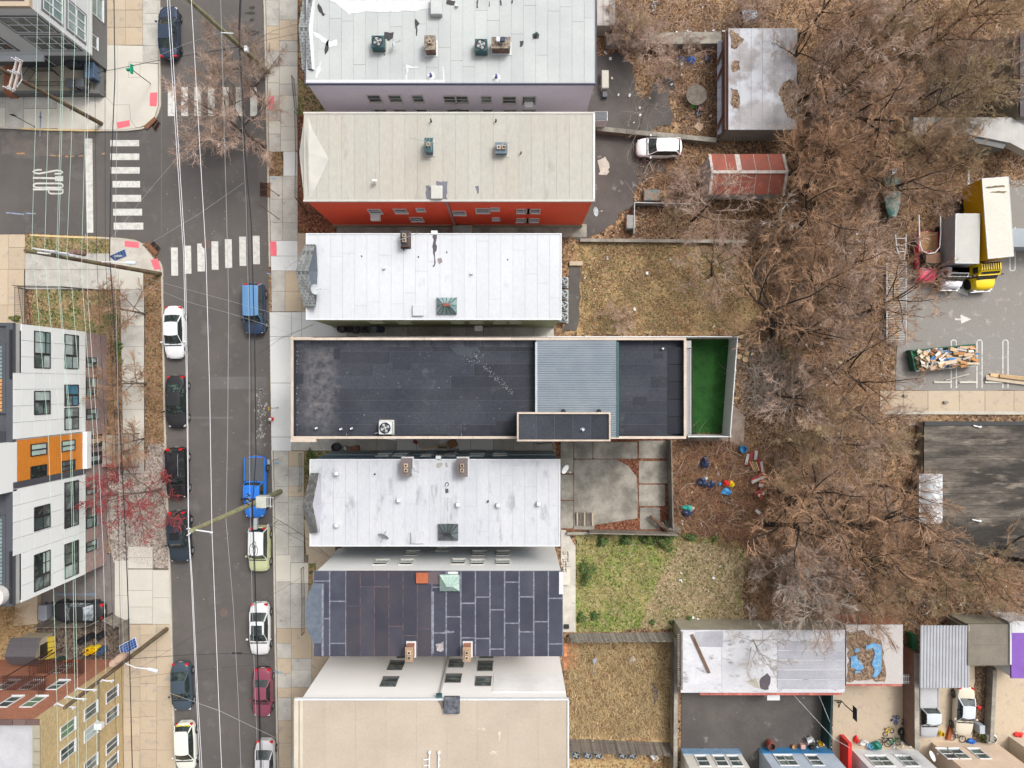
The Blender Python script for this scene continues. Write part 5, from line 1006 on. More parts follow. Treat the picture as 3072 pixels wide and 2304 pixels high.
def bin_(name,label,cat,x,y,z0,w_,d_,h_,m,lid=None,rz=0,wheels=True,group=None):
 c=P(x,y,z0+h_);c.z=z0;t=tag(empty(name,c,rz),label,cat,group)
 vs=[];
 for z,k in((0,.82),(h_*.95,1)):vs+=[(-w_/2*k,-d_/2*k,z),(w_/2*k,-d_/2*k,z),(w_/2*k,d_/2*k,z),(-w_/2*k,d_/2*k,z)]
 mb=MB();mb.add(vs,[(3,2,1,0),(4,5,6,7),(0,1,5,4),(1,2,6,5),(2,3,7,6),(3,0,4,7)]);build(mb,'body',m,t,local=True)
 mb=MB();mb.cbox((-w_/2-.03,-d_/2-.03,h_*.95),(w_/2+.03,d_/2+.03,h_+.05),.03);mb.box((-w_*.3,-d_/2-.08,h_*.95),(w_*.3,-d_/2-.03,h_));build(mb,'lid',lid or m,t,local=True)
 if wheels:
  for s in(-1,1):mb=MB();mb.lathe((s*w_*.38,d_*.42,.12),[(.12,-.03),(.12,.03)],10,'x');build(mb,'wheel',TYRE,t,local=True)
 return t
BING=mat('bin_grey',(.10,.105,.115),.5,v=.1,s=3);BINB=mat('bin_blue',(.055,.10,.17),.5,v=.1,s=3)
bin_('wheelie_bin','blue grey wheelie bin at the right end of the raised yard','bin',267,210,zt,.8,1.3,1.1,BINB);bin_('wheelie_bin','left grey bin of the pair by the iron fence','bin',209,248,zt,.65,.7,1.1,BING,group='grey bins by the iron fence');bin_('wheelie_bin','right grey bin of the pair by the iron fence','bin',238,248,zt,.65,.7,1.1,BING,group='grey bins by the iron fence')
c=P(222,187,zt+.8);t=tag(empty('covered_grill',(c.x,c.y,zt)),'dark covered grill standing in the raised yard','grill');mb=MB();mb.cbox((-.85,-.35,.1),(.85,.4,.9),.1);mb.cbox((-.5,-.3,.9),(.5,.35,1.1),.08);build(mb,'cover',mat('cover_dark',(.055,.06,.075),.6,v=.25,s=4),t,local=True);mb=MB();mb.box((-.8,-.3,0),(.8,.3,.1));build(mb,'base',BLACK,t,local=True)
c=P(108,182,zt);mb=MB();mb.box((c.x-.5,c.y-.3,zt),(c.x+.5,c.y+.3,zt+.04));tag(build(mb,'door_mat',BLACK),'black mat on the raised yard','mat')
# ---- yellow brick building, lower left
XJ,YJ,zJ=-34.9,-24.8,11.0;J=tag(empty('brick_building',(XJ-5,YJ-8,0)),'three storey building with yellow brick front and red brick side','building')
mb=MB();mb.box((XJ-.5,YJ-20,0),(XJ,YJ,zJ));build(mb,'front_wall',BRICKY,J);mb=MB();mb.box((XJ-16,YJ-.4,0),(XJ-.5,YJ-.004,zJ-.0));build(mb,'side_wall',BRICKR,J)
mb=MB();mb.box((XJ-16,YJ-20,zJ-.9),(XJ-.5,YJ-.4,zJ-.6));build(mb,'roof',mat('roof_silver',(.47,.47,.49),.6,s=.8,c2=(.41,.41,.43),fine=.08),J)
for i in range(16):
 x=XJ-16+i*1.0;mb=MB();mb.box((x+.02,YJ-.42,zJ),(x+.97,YJ+.02,zJ+.07));build(mb,'coping_stone',mat('coping_brown',(.14,.09,.08),.8,rnd=.2),J)
for i in range(20):y=YJ-20+i*.98;mb=MB();mb.box((XJ-.52,y+.02,zJ),(XJ+.03,y+.96,zJ+.08));build(mb,'coping_stone',FOUND,J)
TW=mat('trim_white',(.72,.72,.73),.5)
def winJ(ya,yb,z0,z1,g_=GLASS):window(J,(XJ,0,0),(0,1,0),(1,0,0),ya,yb,z0,z1,2,1,TW,g_,.06,.05)
GGR=mat('glass_green',(.16,.26,.15),.12,spec=.8)
for i,(z0,z1) in enumerate(((1.2,2.8),(4.2,5.8),(7.1,8.75))):
 winJ(-27.5,-26.6,z0,z1,[GLASS,GLASS,GGR][i]);winJ(-29.25,-28.35,z0,z1,[GLASS,GLASSL,GLASS][i]);winJ(-31.9,-31.0,z0,z1);winJ(-33.4,-32.5,z0,z1);winJ(-35.6,-34.6,z0,z1)
mb=MB();mb.cbox((XJ+.02,-28.85,4.1),(XJ+.65,-28.35,4.6),.03);tag(build(mb,'window_air_conditioner',WHITE),'white window air conditioner on the yellow brick wall','air conditioner')
mb=MB();mb.tube([(XJ+.03,YJ-.3,3.9),(XJ+.03,YJ-18,3.9)],.05,6);build(mb,'wall_cable',mat('pipe_brown',(.2,.15,.1),.6),J)
for(X,z0,z1,g_) in((-37.3,7.4,9.1,GGR),(-39.2,7.4,9.1,GLASS),(-41.4,7.4,9.1,GLASS),(-37.4,4.5,6.1,GLASS),(-39.6,4.5,6.1,GLASS),(-41.6,4.5,6.1,GLASS),(-39.2,1.4,2.9,GLASS)):window(J,(0,YJ,0),(1,0,0),(0,1,0),X-.42,X+.42,z0,z1,1,2,TW,g_)
BRM=mat('iron_brown',(.085,.035,.028),.7,v=.15,s=3)
for z,x0,x1 in((6.3,-41.2,-37.6),(3.1,-40.6,-36.6)):
 mb=MB()
 for i in range(int((x1-x0)/.16)):mb.box((x0+i*.16,YJ+.02,z-.04),(x0+i*.16+.07,YJ+1.2,z))
 o=build(mb,'fire_escape_floor',BRM,J);o['kind']='stuff'
 mb=MB();pts=[Vector((x0,YJ+.05,z)),Vector((x0,YJ+1.2,z)),Vector((x1,YJ+1.2,z)),Vector((x1,YJ+.05,z))]
 mb.tube([p+Vector((0,0,1)) for p in pts],.035,5);mb.tube([p+Vector((0,0,.5)) for p in pts],.02,5)
 for a_,b_ in zip(pts,pts[1:]):
  n=int((b_-a_).length/.18)
  for i in range(n+1):q=a_.lerp(b_,i/n);mb.tube([q,q+Vector((0,0,1))],.014,4,cap=False)
 build(mb,'fire_escape_railing',BRM,J);mb=MB();mb.tube([(x1-.2,YJ+1.1,z),(x1-.2,YJ+1.1,0)],.05,6);mb.tube([(x0+.2,YJ+1.1,z),(x0+.2,YJ+1.1,0)],.05,6);build(mb,'fire_escape_post',BRM,J)['kind']='stuff'
# fenced yard: shed, fences, crates
c0,c1=P(20,1920,2.3),P(112,2001,2.3);S=tag(empty('garden_shed',((c0.x+c1.x)/2,(c0.y+c1.y)/2,0)),'small shed with dark grey shingled gable roof','shed');yr=(c0.y+c1.y)/2-.15
mb=MB();mb.box((c0.x+.25,c1.y+.2,0),(c1.x-.2,c0.y-.2,1.9));build(mb,'wall',mat('shed_tan',(.50,.44,.33),.8),S);SR=mat('shed_roof',(.115,.105,.115),.85,s=3,v=.1,fine=.12,rnd=.06)
for s,ye in((1,c0.y),(-1,c1.y)):
 for i in range(6):
  t0,t1=i/6,(i+1)/6;ya_,yb_=ye+(yr-ye)*t0,ye+(yr-ye)*t1;za_,zb_=1.85+.75*t0,1.85+.75*t1
  mb=MB();mb.add([(c0.x,ya_,za_+.02),(c1.x,ya_,za_+.02),(c1.x,yb_,zb_),(c0.x,yb_,zb_),(c0.x,ya_,za_-.02),(c1.x,ya_,za_-.02)],[(0,1,2,3),(0,1,5,4)]);build(mb,'shingle_course',SR,S)
mb=MB();mb.add([(c1.x-.2,c0.y-.2,1.85),(c1.x-.2,c1.y+.2,1.85),(c1.x-.2,yr,2.55)],[(0,1,2)]);build(mb,'gable',mat('shed_tan',(.50,.44,.33),.8),S);mb=MB();mb.box((c1.x-.2,yr-.6,0.1),(c1.x-.17,yr+.6,1.7));build(mb,'door',BLACK,S)
c=P(139,1946,.9);t=tag(empty('wooden_crate',(c.x,c.y,0)),'ochre wooden board panel leaning against the shed front','panel')
for i in range(4):mb=MB();mb.add([(c.x-.45,c.y-1.05+i*.5,.9),(c.x+.5,c.y-.95+i*.5,.55),(c.x+.5,c.y-.5+i*.5,.55),(c.x-.45,c.y-.6+i*.5,.9)],[(0,1,2,3)]);mb.add([(c.x-.45,c.y-1.05+i*.5,.84),(c.x+.5,c.y-.95+i*.5,.49),(c.x+.5,c.y-.5+i*.5,.49),(c.x-.45,c.y-.6+i*.5,.84)],[(3,2,1,0)]);build(mb,'board',mat('board_ochre',(.50,.37,.04),.7,rnd=.1,v=.15,s=3),t)
def barrel(label,x,y,m,r_=.42,h_=.95,z=0,inner=None,group=None,name='barrel',cat='barrel'):
 c=P(x,y,z+h_);t=tag(empty(name,(c.x,c.y,z)),label,cat,group)
 mb=MB();mb.lathe((0,0,0),[(r_*.9,0),(r_,.1),(r_*1.02,h_*.5),(r_,h_),(r_*.9,h_)],20,cap=False);build(mb,'shell',m,t,local=True,smooth=40)
 mb=MB();mb.lathe((0,0,h_*.55),[(r_*.88,0),(r_*.9,h_*.44)],20,cap=False);mb.add([(r_*.88*math.cos(i*math.pi/10),r_*.88*math.sin(i*math.pi/10),h_*.55) for i in range(20)],[tuple(range(20))]);build(mb,'inside',inner or m,t,local=True);return t
YD=mat('yellow_inside',(.62,.36,.0),.5)
barrel('left one of the three round tubs, bright yellow, in the fenced yard',259,1956,YEL,.33,.85,inner=YD,group='round tubs in the fenced yard',name='tub',cat='tub');barrel('middle one of the three round tubs, bright yellow, in the fenced yard',279,1953,YEL,.33,.85,inner=YD,group='round tubs in the fenced yard',name='tub',cat='tub');barrel('dark blue grey tub right of the two yellow ones',299,1956,BINB,.33,.8,group='round tubs in the fenced yard',name='tub',cat='tub')
barrel('dark green bin beside the red toboggan',170,1989,mat('bin_green',(.02,.06,.045),.6),.33,.9,name='bin',cat='bin');c=P(213,1986,.5);mb=MB();mb.cbox((c.x-.85,c.y-.14,.4),(c.x+.85,c.y+.14,.55),.05);tag(build(mb,'toboggan',mat('plastic_orange',(.70,.09,.02),.5)),'orange red plastic toboggan in the fenced yard','toboggan')
for i,(x,y) in enumerate(((240,1925),(262,1915),(296,1910))):barrel(['first','second','third'][i]+' black bin from the left along the upper fence of the yard',x,y,BLACK,.3,.8,name='bin',cat='bin',group='black bins along the fence')
panel_fence('weathered board fence between the driveway and the fenced yard',[P(100,1884,1.9),P(250,1884,1.9),P(300,1862,1.9),P(345,1880,1.7)],1.9,WOODG,2.4,boards=.36,capm=WOODG);mb=MB()
panel_fence('weathered board fence between the fenced yard and the pavement',[P(355,1878,1.8),P(357,1988,1.8)],1.8,WOODG,2.4,boards=.3,capm=WOODG)
area('concrete_ledge',[(48,1790),(112,1730),(112,1872),(40,1878)],.5,CONC_T,th=.5)
bin_('wheelie_bin','pale grey bin beside the dark car in the driveway','bin',128,1838,0,.7,1.3,1.0,mat('bin_pale',(.28,.30,.34),.5),wheels=True)
mb=MB();a,b=P(165,1783,.06),P(285,1783,.06);mb.ribbon([a,b],.22,.062);struct(build(mb,'driveway_line',mat('line_blue',(.14,.20,.30),.9,s=4,c2=(.2,.19,.18),th=.5)))
panel_fence('black iron fence along the upper edge of the lawn',[P(66,862,1.1),P(350,872,1.1)],1.1,IRON,2.5,th=.01,capm=IRON,name='iron_fence',boards=0,pw=.05) if False else railing(None,[P(66,862,0),P(210,865,0),P(352,877,0),P(356,985,0)],1.15,IRON,.16,'iron_fence','black iron fence around the lawn below the side street',cat='fence')
railing(None,[P(82,868,0),P(96,975,0)],1.15,IRON,.16,'railing','black gate railing at the left edge of the fenced lawn');railing(None,[P(72,868,0),P(72,975,0)],1.15,IRON,.16,'railing','black railing beside the tan walkway, left of the lawn')
railing(None,[P(352,985,0),P(372,1420,0)],1.0,IRON,.2,'iron_fence','thin black fence along the planting bed',cat='fence')
# ================================================================== right hand side: sheds, garages, terraces
c0,c1=P(2185,85,3.0),P(2391,389,3.0);K=tag(empty('garage',((c0.x+c1.x)/2,c1.y,0)),'large flat roofed garage with stained grey roof among the trees','garage')
mb=MB();mb.box((c0.x+.1,c1.y+.1,0),(c1.x-.1,c0.y-.1,2.8));build(mb,'wall',mat('garage_boards',(.27,.24,.20),.9,s=1,fine=.2),K)
roof_sheets(K,c0.x,c1.y,c1.x,c0.y,3.0,'y',1.0,mat('roof_grey_stained',(.36,.345,.355),.8,s=.35,c2=(.22,.205,.20),th=.56,wd=.1,fine=.12,rnd=.04,c3=(.46,.475,.51),s3=.5,th3=.54),mat('seam_stained',(.30,.29,.29),.9),gap=.03)
for q in([(2188,92),(2215,98),(2230,120),(2205,150),(2192,148)],[(2350,250),(2375,236),(2388,258),(2389,360),(2365,350),(2345,310),(2335,275)],[(2192,262),(2212,270),(2222,300),(2215,325),(2196,330)],[(2193,185),(2215,182),(2222,205),(2196,215)]):patch(K,q,3.0,mat('leaf_drift',(.27,.18,.12),.95,s=2,c2=(.20,.13,.09),fine=.3,tex='leaf',c3=(.42,.30,.2)),4,8,'leaf_drift')
Xw=P(2150,0,.3).x;a,b=c0.y-.4,c1.y+.1;W_=tag(empty('lean_to',(Xw,(a+b)/2,0)),'row of pale blue panels between brown posts beside the large garage','lean-to')
n=8
for i in range(n):
 y0,y1=a+(b-a)*i/n,a+(b-a)*(i+1)/n;mb=MB();mb.add([(Xw-.3,y0-.02,1.5),(c0.x-.25,y0-.02,1.9),(c0.x-.25,y1+.02,1.9),(Xw-.3,y1+.02,1.5)],[(0,1,2,3)]);mb.add([(Xw-.3,y0-.02,1.45),(c0.x-.25,y0-.02,1.85),(c0.x-.25,y1+.02,1.85),(Xw-.3,y1+.02,1.45)],[(3,2,1,0)]);build(mb,'panel',mat('panel_blueish',(.40,.46,.56),.6,rnd=.08,v=.1,s=2),W_)
mb=MB();mb.box((c0.x-.22,b,2.5),(c0.x+.12,a+.3,2.75));build(mb,'beam',BROWN,W_)
for y in(a-1.2,(a+b)/2+1.5,(a+b)/2-2.8):mb=MB();mb.tube([(Xw-.4,y-.9,1.6),(c0.x-.2,y+.2,2.2)],.12,4);build(mb,'rafter',BROWN,W_)
# red metal shed
SHT=mat('shed_trim_rusty',(.50,.46,.43),.7,s=3,c2=(.36,.24,.18),th=.58,fine=.15);L=tag(empty('metal_shed',P(2245,522,0)),'rusty red metal shed with white trim under the bare trees','shed');z0,zr=2.5,3.3
xs=[P(2136+(2352-2136)*i/5,0,2.9).x for i in range(6)];yt_,yb_,ym=P(0,462,z0).y,P(0,583,z0).y,P(0,516,zr).y
mb=MB();mb.box((xs[0]+.15,yb_+.2,0),(xs[-1]-.1,yt_-.15,z0-.05));build(mb,'wall',mat('metal_white_old',(.58,.58,.56),.6,v=.15,s=2),L)
for i in range(5):
 for ye in(yt_,yb_):
  if i==1 and ye==yt_:x1_=xs[i]+(xs[i+1]-xs[i])*.7
  else:x1_=xs[i+1]
  vs=[(xs[i]+.04,ye,z0),(x1_-.04,ye,z0),(x1_-.04,ym,zr),(xs[i]+.04,ym,zr)];mb=MB();mb.add(vs+[(v[0],v[1],v[2]-.04) for v in vs],[(0,1,2,3),(7,6,5,4),(0,4,5,1),(1,5,6,2),(3,7,4,0)]);build(mb,'roof_panel',RUSTM,L)
mb=MB()
for ye in(yt_,yb_):
 vs=[(xs[0]-.1,ye,z0-.05),(xs[-1]+.1,ye,z0-.05),(xs[-1]+.1,ym,zr-.05),(xs[0]-.1,ym,zr-.05)];mb.add(vs,[(0,1,2,3)])
build(mb,'roof_frame',SHT,L);mb=MB();mb.box((xs[0]-.1,ym-.13,zr-.02),(xs[-1]+.1,ym+.13,zr+.05));build(mb,'ridge_cap',SHT,L)
for x in(xs[0]-.18,xs[-1]):mb=MB();mb.add([(x,yt_,z0),(x+.22,yt_,z0),(x+.22,ym,zr+.03),(x,ym,zr+.03),(x,yb_,z0),(x+.22,yb_,z0)],[(0,1,2,3),(3,2,5,4)]);build(mb,'barge_trim',SHT,L)
mb=MB();a=P(2122,475,1.6);b=P(2140,572,1.6);mb.box((a.x,b.y,0),(b.x,a.y,2.0));build(mb,'door_front',mat('metal_white_old',(.58,.58,.56),.6),L)
# row of garages and yards lower right
def terrace(label,name,x0,y0,x1,y1,z,m,wm,dir_='x',wd=1.6,cat='garage',gap=.03,seam=None):
 X0,Y0,X1,Y1=rectw(x0,y0,x1,y1,z);t=tag(empty(name,((X0+X1)/2,Y0,0)),label,cat);mb=MB();mb.box((X0+.08,Y0+.08,0),(X1-.08,Y1-.08,z-.15));build(mb,'wall',wm,t);roof_sheets(t,X0,Y0,X1,Y1,z,dir_,wd,m,seam or mat('seam_faint',(.40,.41,.44),.7),gap=gap,deck=.15);return t,(X0,Y0,X1,Y1)
RW2=mat('roof_peeling',(.56,.56,.58),.7,s=.5,c2=(.47,.47,.50),fine=.10,fs=5,st=(.6,1.3,1),c3=(.25,.24,.26),s3=1.3,th3=.62,rnd=.03)
t,q=terrace('wide garage row with peeling white roof at the edge of the thicket','garage_row',2042,1890,2535,2078,3.0,RW2,FOUND,'y',3.4)
a,b=P(2332,1922,3.0),P(2533,2068,3.0);n=5
for i in range(n):mb=MB();mb.box((a.x,b.y+(a.y-b.y)*i/n+.04,3.0),(b.x,b.y+(a.y-b.y)*(i+1)/n-.04,3.035));build(mb,'roof_sheet',mat('roof_grey_soft',(.42,.42,.45),.8,s=.5,c2=(.34,.34,.375),fine=.12,rnd=.06),t)
patch(t,[(2280,2035),(2300,2020),(2312,2030),(2306,2068),(2282,2068)],3.0,mat('tar_smudge',(.10,.085,.095),.8),3);patch(t,[(2235,2045),(2270,2030),(2282,2066),(2262,2060)],3.0,mat('tar_olive',(.42,.40,.33),.9),3)
patch(t,[(2085,1895),(2170,1892),(2170,1942),(2085,1940)],3.0,mat('roof_grey_soft',(.52,.52,.55),.8),1,30)
mb=MB();
for i in range(30):
 x=q[0]+1.7+(q[2]-q[0]-1.9)*i/30;w_=(q[2]-q[0]-1.9)/30;mb=MB();mb.box((x+.01,q[1]-.28,2.72),(x+w_-.01,q[1]-.02,2.86));build(mb,'coping_brick',BRICKC,t)
mb=MB();a,b=P(2076,1905,3.1),P(2128,2020,3.1);mb.prism([a+Vector((-.12,0,0)),a+Vector((.12,.05,0)),b+Vector((.12,.05,0)),b+Vector((-.12,0,0))],3.03,3.13);tag(build(mb,'plank',WOODB),'long brown plank lying on the peeling white garage roof','plank')
mb=MB();mb.box((q[0]+.02,q[1]+.3,2.9),(q[0]+.15,q[3]-.1,3.12));build(mb,'parapet',WOODG,t)
for i in range(26):mb=MB();y=q[1]+.5+(q[3]-q[1]-.8)*i/26;mb.box((q[0]-.25,y,2.8),(q[0]+.02,y+.12,2.95));build(mb,'rafter_end',WOODG,t)
c=P(2320,2090,1.9);mb=MB();mb.box((c.x-.55,c.y-.3,1.2),(c.x+.55,c.y+.4,1.95));tag(build(mb,'roof_ledge_box',WHITE),'small white box canopy below the peeling roof edge','canopy')
t,q=terrace('garage with worn flat roof and a torn blue tarp','garage',2538,1874,2709,2052,2.9,mat('roof_mauve',(.45,.42,.405),.85,s=.6,c2=(.46,.42,.40),fine=.12,rnd=.04),BRICKR,'y',1.5)
patch(t,[(2540,1890),(2590,1895),(2640,1925),(2650,1945),(2655,2040),(2540,2044),(2544,1990)],2.9,mat('leaf_drift',(.27,.18,.12),.95),5,12,'leaf_drift')
for i in range(11):mb=MB();x=q[0]+(q[2]-q[0])*i/11;mb.box((x+.01,q[1]-.24,2.62),(x+(q[2]-q[0])/11-.01,q[1]-.02,2.78));build(mb,'coping_brick',BRICKC,t)
T_=tag(empty('torn_tarp',P(2600,1985,3.0)),'torn bright blue tarp on the worn garage roof','tarp')
for q_ in([(2552,1970),(2570,1968),(2592,2005),(2580,2012),(2553,2004)],[(2600,1936),(2622,1930),(2642,1934),(2645,1960),(2643,2010),(2628,2032),(2617,2028),(2625,2012),(2615,1995),(2625,1960),(2618,1944),(2596,1948)],[(2566,1945),(2580,1944),(2578,1958),(2566,1956)],[(2568,2012),(2582,2010),(2580,2020),(2566,2018)]):
 mb=MB();mb.prism(blob(q_,2.98,2,8,3),2.935,2.98);build(mb,'tarp_piece',mat('tarp_light',(.16,.38,.62),.6,s=3,c2=(.09,.25,.45),fine=.2,c3=(.35,.42,.45),s3=4,th3=.6),T_)
X0_,Y0_,X1_,Y1_=rectw(2760,1875,2902,2064,2.7);t=tag(empty('carport',((X0_+X1_)/2,Y0_,0)),'carport with pale grey corrugated roof over two parked cars','carport');n=int((X1_-X0_)/.27)
mb=MB();vs=[]
for i in range(n+1):
 x=X0_+(X1_-X0_)*i/n
 for dx,dz in((0,0),(.06,.06),(.13,.06),(.19,0)):vs.append((x+dx,dz))
V=[(x,Y0_,2.65+z) for x,z in vs]+[(x,Y1_,2.75+z) for x,z in vs];k=len(vs);mb.add(V,[(i,k+i,k+i+1,i+1) for i in range(k-1)]);build(mb,'corrugated_sheet',mat('metal_corrugated_grey',(.42,.43,.46),.5,v=.1,s=.6),t)
for x in(X0_+.1,X1_-.1):
 for y in(Y0_+.2,Y1_-.2):mb=MB();mb.box((x-.05,y-.05,0),(x+.05,y+.05,2.65));build(mb,'post',STEEL,t)
terrace('garage with dull olive grey flat roof','garage',2904,1872,3032,1996,2.8,mat('roof_olive',(.23,.205,.165),.9,s=.8,fine=.15,rnd=.05),FOUND,'x',1.5,seam=mat('seam_olive',(.16,.15,.12),.9));t,q=terrace('shed with vivid purple roof at the right edge','shed',3034,1866,3120,2035,2.9,PURP,WHITE,'y',1.8,'shed',seam=PURP)
mb=MB();mb.box((q[0],q[3]-.9,2.9),(q[2],q[3]+.1,2.98));build(mb,'roof_edge',GREYRW,t);mb=MB();mb.box((q[0]-.14,q[1]+1.2,2.7),(q[0]-.01,q[3],2.95));build(mb,'roof_edge',GREYRW,t)
# rowhouses at the very bottom: only the lowest metres of their rear walls show
def rear(label,x0,x1,y0,m,wins,wside=None,h=6.5,foot=None,win=GLASS,slant=0):
 a,b=P(x0,y0),P(x1,y0);t=tag(empty('terrace_house',(a.x+2,a.y-4,0)),label,'house');mb=MB();mb.box((a.x,a.y-12,0),(b.x,a.y,h));build(mb,'wall',m,t);mb=MB();mb.box((a.x,a.y-12,h),(b.x,a.y,h+.15));build(mb,'roof',GREYR,t)
 for px,w_ in wins:
  X,z=WY(a.y,px,2283);window(t,(X,a.y,0),(1,0,0),(0,1,0),-w_/2,w_/2,1.25,2.75,1 if w_<1.2 else 2,2,WHITE,win)
 if foot:mb=MB();mb.box((a.x-.03,a.y-.03,0),(b.x+.03,a.y+.07,.9));build(mb,'plinth',foot,t)
 return t,a,b
rear('cream terrace house with blue stone base, leftmost of the bottom row',2042,2215,2247,mat('wall_cream',(.74,.72,.66),.7),((2108,.9),(2162,.9),(2205,.9)),foot=mat('stone_blue',(.17,.30,.47),.8,s=3,c2=(.25,.38,.52),fine=.2))
rear('pale blue terrace house in the bottom row',2277,2487,2245,mat('wall_pale_blue',(.50,.58,.68),.7),((2360,1.5),(2445,.95)),foot=mat('stone_blue2',(.05,.22,.45),.7))
t,a,b=rear('white terrace house with red fence beside it in the bottom row',2554,2748,2247,mat('wall_white',(.76,.78,.79),.6),((2640,1.7),(2722,1.2)))
rear('peach terrace house in the bottom row',2794,2985,2226,mat('wall_peach',(.76,.60,.46),.7),((2868,.95),(2903,.95),(2965,.95)))
rear('beige house at the bottom right corner',3026,3140,2208,mat('wall_sand',(.68,.60,.48),.7),())
mb=MB();a=P(2545,2240,1.2);mb.box((a.x-.2,a.y-4,0),(a.x+.12,a.y+.5,1.6));tag(build(mb,'board_fence',REDP),'red board fence beside the white terrace house','fence')
# yard walls
def wallbar(label,x0,y0,x1,y1,z,m,th=.3,name='yard_wall',cat='wall'):
 a,b=P(x0,y0,z),P(x1,y1,z);d=(b-a).to_2d().normalized();n_=Vector((-d.y,d.x))*th/2;t=tag(empty(name,(a.x,a.y,0)),label,cat);L_=(b-a).to_2d().length;k=max(1,int(L_/2.6))
 for i in range(k):
  p,q=a.lerp(b,i/k).to_2d()+d*.01,a.lerp(b,(i+1)/k).to_2d()-d*.01;mb=MB();mb.prism([p-n_,q-n_,q+n_,p+n_],0,z-.08);build(mb,'wall_section',m,t);mb=MB();mb.prism([p-n_*1.15,q-n_*1.15,q+n_*1.15,p+n_*1.15],z-.08,z);build(mb,'coping_stone',m if th<.2 else CONC_D,t)
 return t
wallbar('tall brown wall between the basketball yard and the carport',2750,1960,2752,2250,1.9,mat('wall_brown',(.25,.16,.12),.9,s=1.5),.35);wallbar('dark green screened fence beside the basketball yard',2497,2075,2490,2250,1.7,mat('screen_green',(.012,.045,.045),.8),.14,'screen_fence','fence')
wallbar('grey wall with pale coping at the right side of the planting strip',2986,2010,2976,2228,.9,CONC_D,.3);wallbar('worn brown wall at the right edge of the straw yard',2030,1915,2026,2320,1.6,mat('wall_tan_brown',(.30,.25,.17),.9,s=1.5),.3)
wallbar('broken concrete wall running right from the top houses to the big garage',1820,118,2165,112,.9,CONC_D,.9);wallbar('low stone wall below the dry yard fence',1740,720,2240,724,.5,mat('wall_mossy',(.22,.20,.15),.9,s=1.5,fine=.2),.25)
wallbar('mossy wall beside the parked white hatchback',1790,385,2150,420,.9,mat('wall_mossy',(.22,.20,.15),.9),.35);wallbar('thin fence at the upper edge of the fenced dry yard',1905,607,2100,612,1.0,STEEL,.05,'mesh_fence','fence');wallbar('thin fence at the left side of the dry yard',1904,607,1902,700,1.0,STEEL,.05,'mesh_fence','fence')
wallbar('weathered timber fence right of the concrete yard',2014,1320,2020,1590,1.7,WOODG,.08,'timber_fence','fence');wallbar('timber fence below the concrete yard',1770,1600,2035,1606,1.5,WOODG,.08,'timber_fence','fence');wallbar('old timber edging along the lawn top',1700,1601,1790,1600,.4,WOODG,.2,'timber_edging','edging')
# leaning picket fences of single boards
def pickets(label,pa,pb,n,h,m,lean,name='picket_fence'):
 a,b=P(*pa),P(*pb);t=tag(empty(name,(a.x,a.y,0)),label,'fence');d=(b-a).normalized()
 for i in range(n):
  p=a.lerp(b,(i+.5)/n);w_=(b-a).length/n*.44;hh=h*random.uniform(.92,1.04);l_=Vector(lean)*random.uniform(.85,1.15)
  q=[p-d*w_,p+d*w_];nn=Vector((-d.y,d.x,0))*.02;top=[x+l_+Vector((0,0,hh)) for x in q];vs=[q[0]-nn,q[1]-nn,q[1]+nn,q[0]+nn,top[0]-nn,top[1]-nn,top[1]+nn,top[0]+nn]
  mb=MB();mb.add(vs,[(3,2,1,0),(4,5,6,7),(0,1,5,4),(1,2,6,5),(2,3,7,6),(3,0,4,7)]);build(mb,'board',m,t)
 for k in(.25,.8):mb=MB();o=Vector(lean)*k+Vector((0,0,h*k));mb.tube([a+o,b+o],.04,4);build(mb,'rail',m,t)
pickets('leaning weathered picket fence between lawn and straw yard',(1705,1900),(2035,1898),100,1.5,mat('wood_silver',(.33,.30,.26),.9,rnd=.3,v=.2,s=4,fine=.2),(.15,-.25,0))
pickets('dark weathered fence at the right side of the straw yard',(2012,1915),(2012,2290),100,1.5,mat('wood_dark_grey',(.20,.17,.14),.9,rnd=.3,fine=.2),(-.1,0,0));pickets('broken slatted fence across the bottom of the straw yard',(1708,2215),(2015,2228),75,1.4,mat('wood_dark_grey',(.20,.17,.14),.9),(.1,-.5,0))
# terracotta patio squares
root=tag(empty('tiled_patio',P(1710,1960)),'small patio of terracotta squares behind the white stucco house','patio')
for i in range(4):
 for j in range(8):c=P(1697+i*9.8,1935+j*9.8,.08);mb=MB();mb.box((c.x-.14,c.y-.14,0),(c.x+.14,c.y+.14,.08+random.uniform(0,.01)));build(mb,'tile',mat('terracotta',(.55,.23,.11),.9,rnd=.4,v=.2,s=3),root)
mb=MB();c0,c1=P(1690,1928),P(1735,2010);mb.box((c0.x,c1.y,0),(c1.x,c0.y,.06));build(mb,'bed',mat('terracotta_bed',(.50,.30,.20),.95,s=2,c2=(.4,.2,.12),fine=.2),root)
# dark flat roof far right with barrel skylight
t,q=terrace('large building with dark stained flat roof at the right edge','warehouse',2772,1264,3300,1697,1.2,mat('roof_black_stained',(.052,.046,.040),.9,s=.45,c2=(.17,.145,.12),th=.52,wd=.08,st=(.35,1.3,1),fine=.25,fs=5,rnd=.05,c3=(.26,.22,.18),s3=1.,th3=.63),CONC_D,'x',1.05,'building',seam=mat('seam_soot',(.04,.036,.032),.9))
mb=MB();mb.box((q[0],q[3]-.35,1.2),(q[2],q[3],1.3));build(mb,'edge_band',BLACK,t)
x0,y0,x1,y1=rectw(2764,1424,2834,1568,1.8);S_=empty('barrel_skylight',((x0+x1)/2,(y0+y1)/2,1.2),parent=None);tag(S_,'curved white ribbed skylight on the dark stained roof','skylight');mb=MB();mb.box((x0,y0,1.2),(x1,y1,1.5));build(mb,'curb',FLASH,S_)
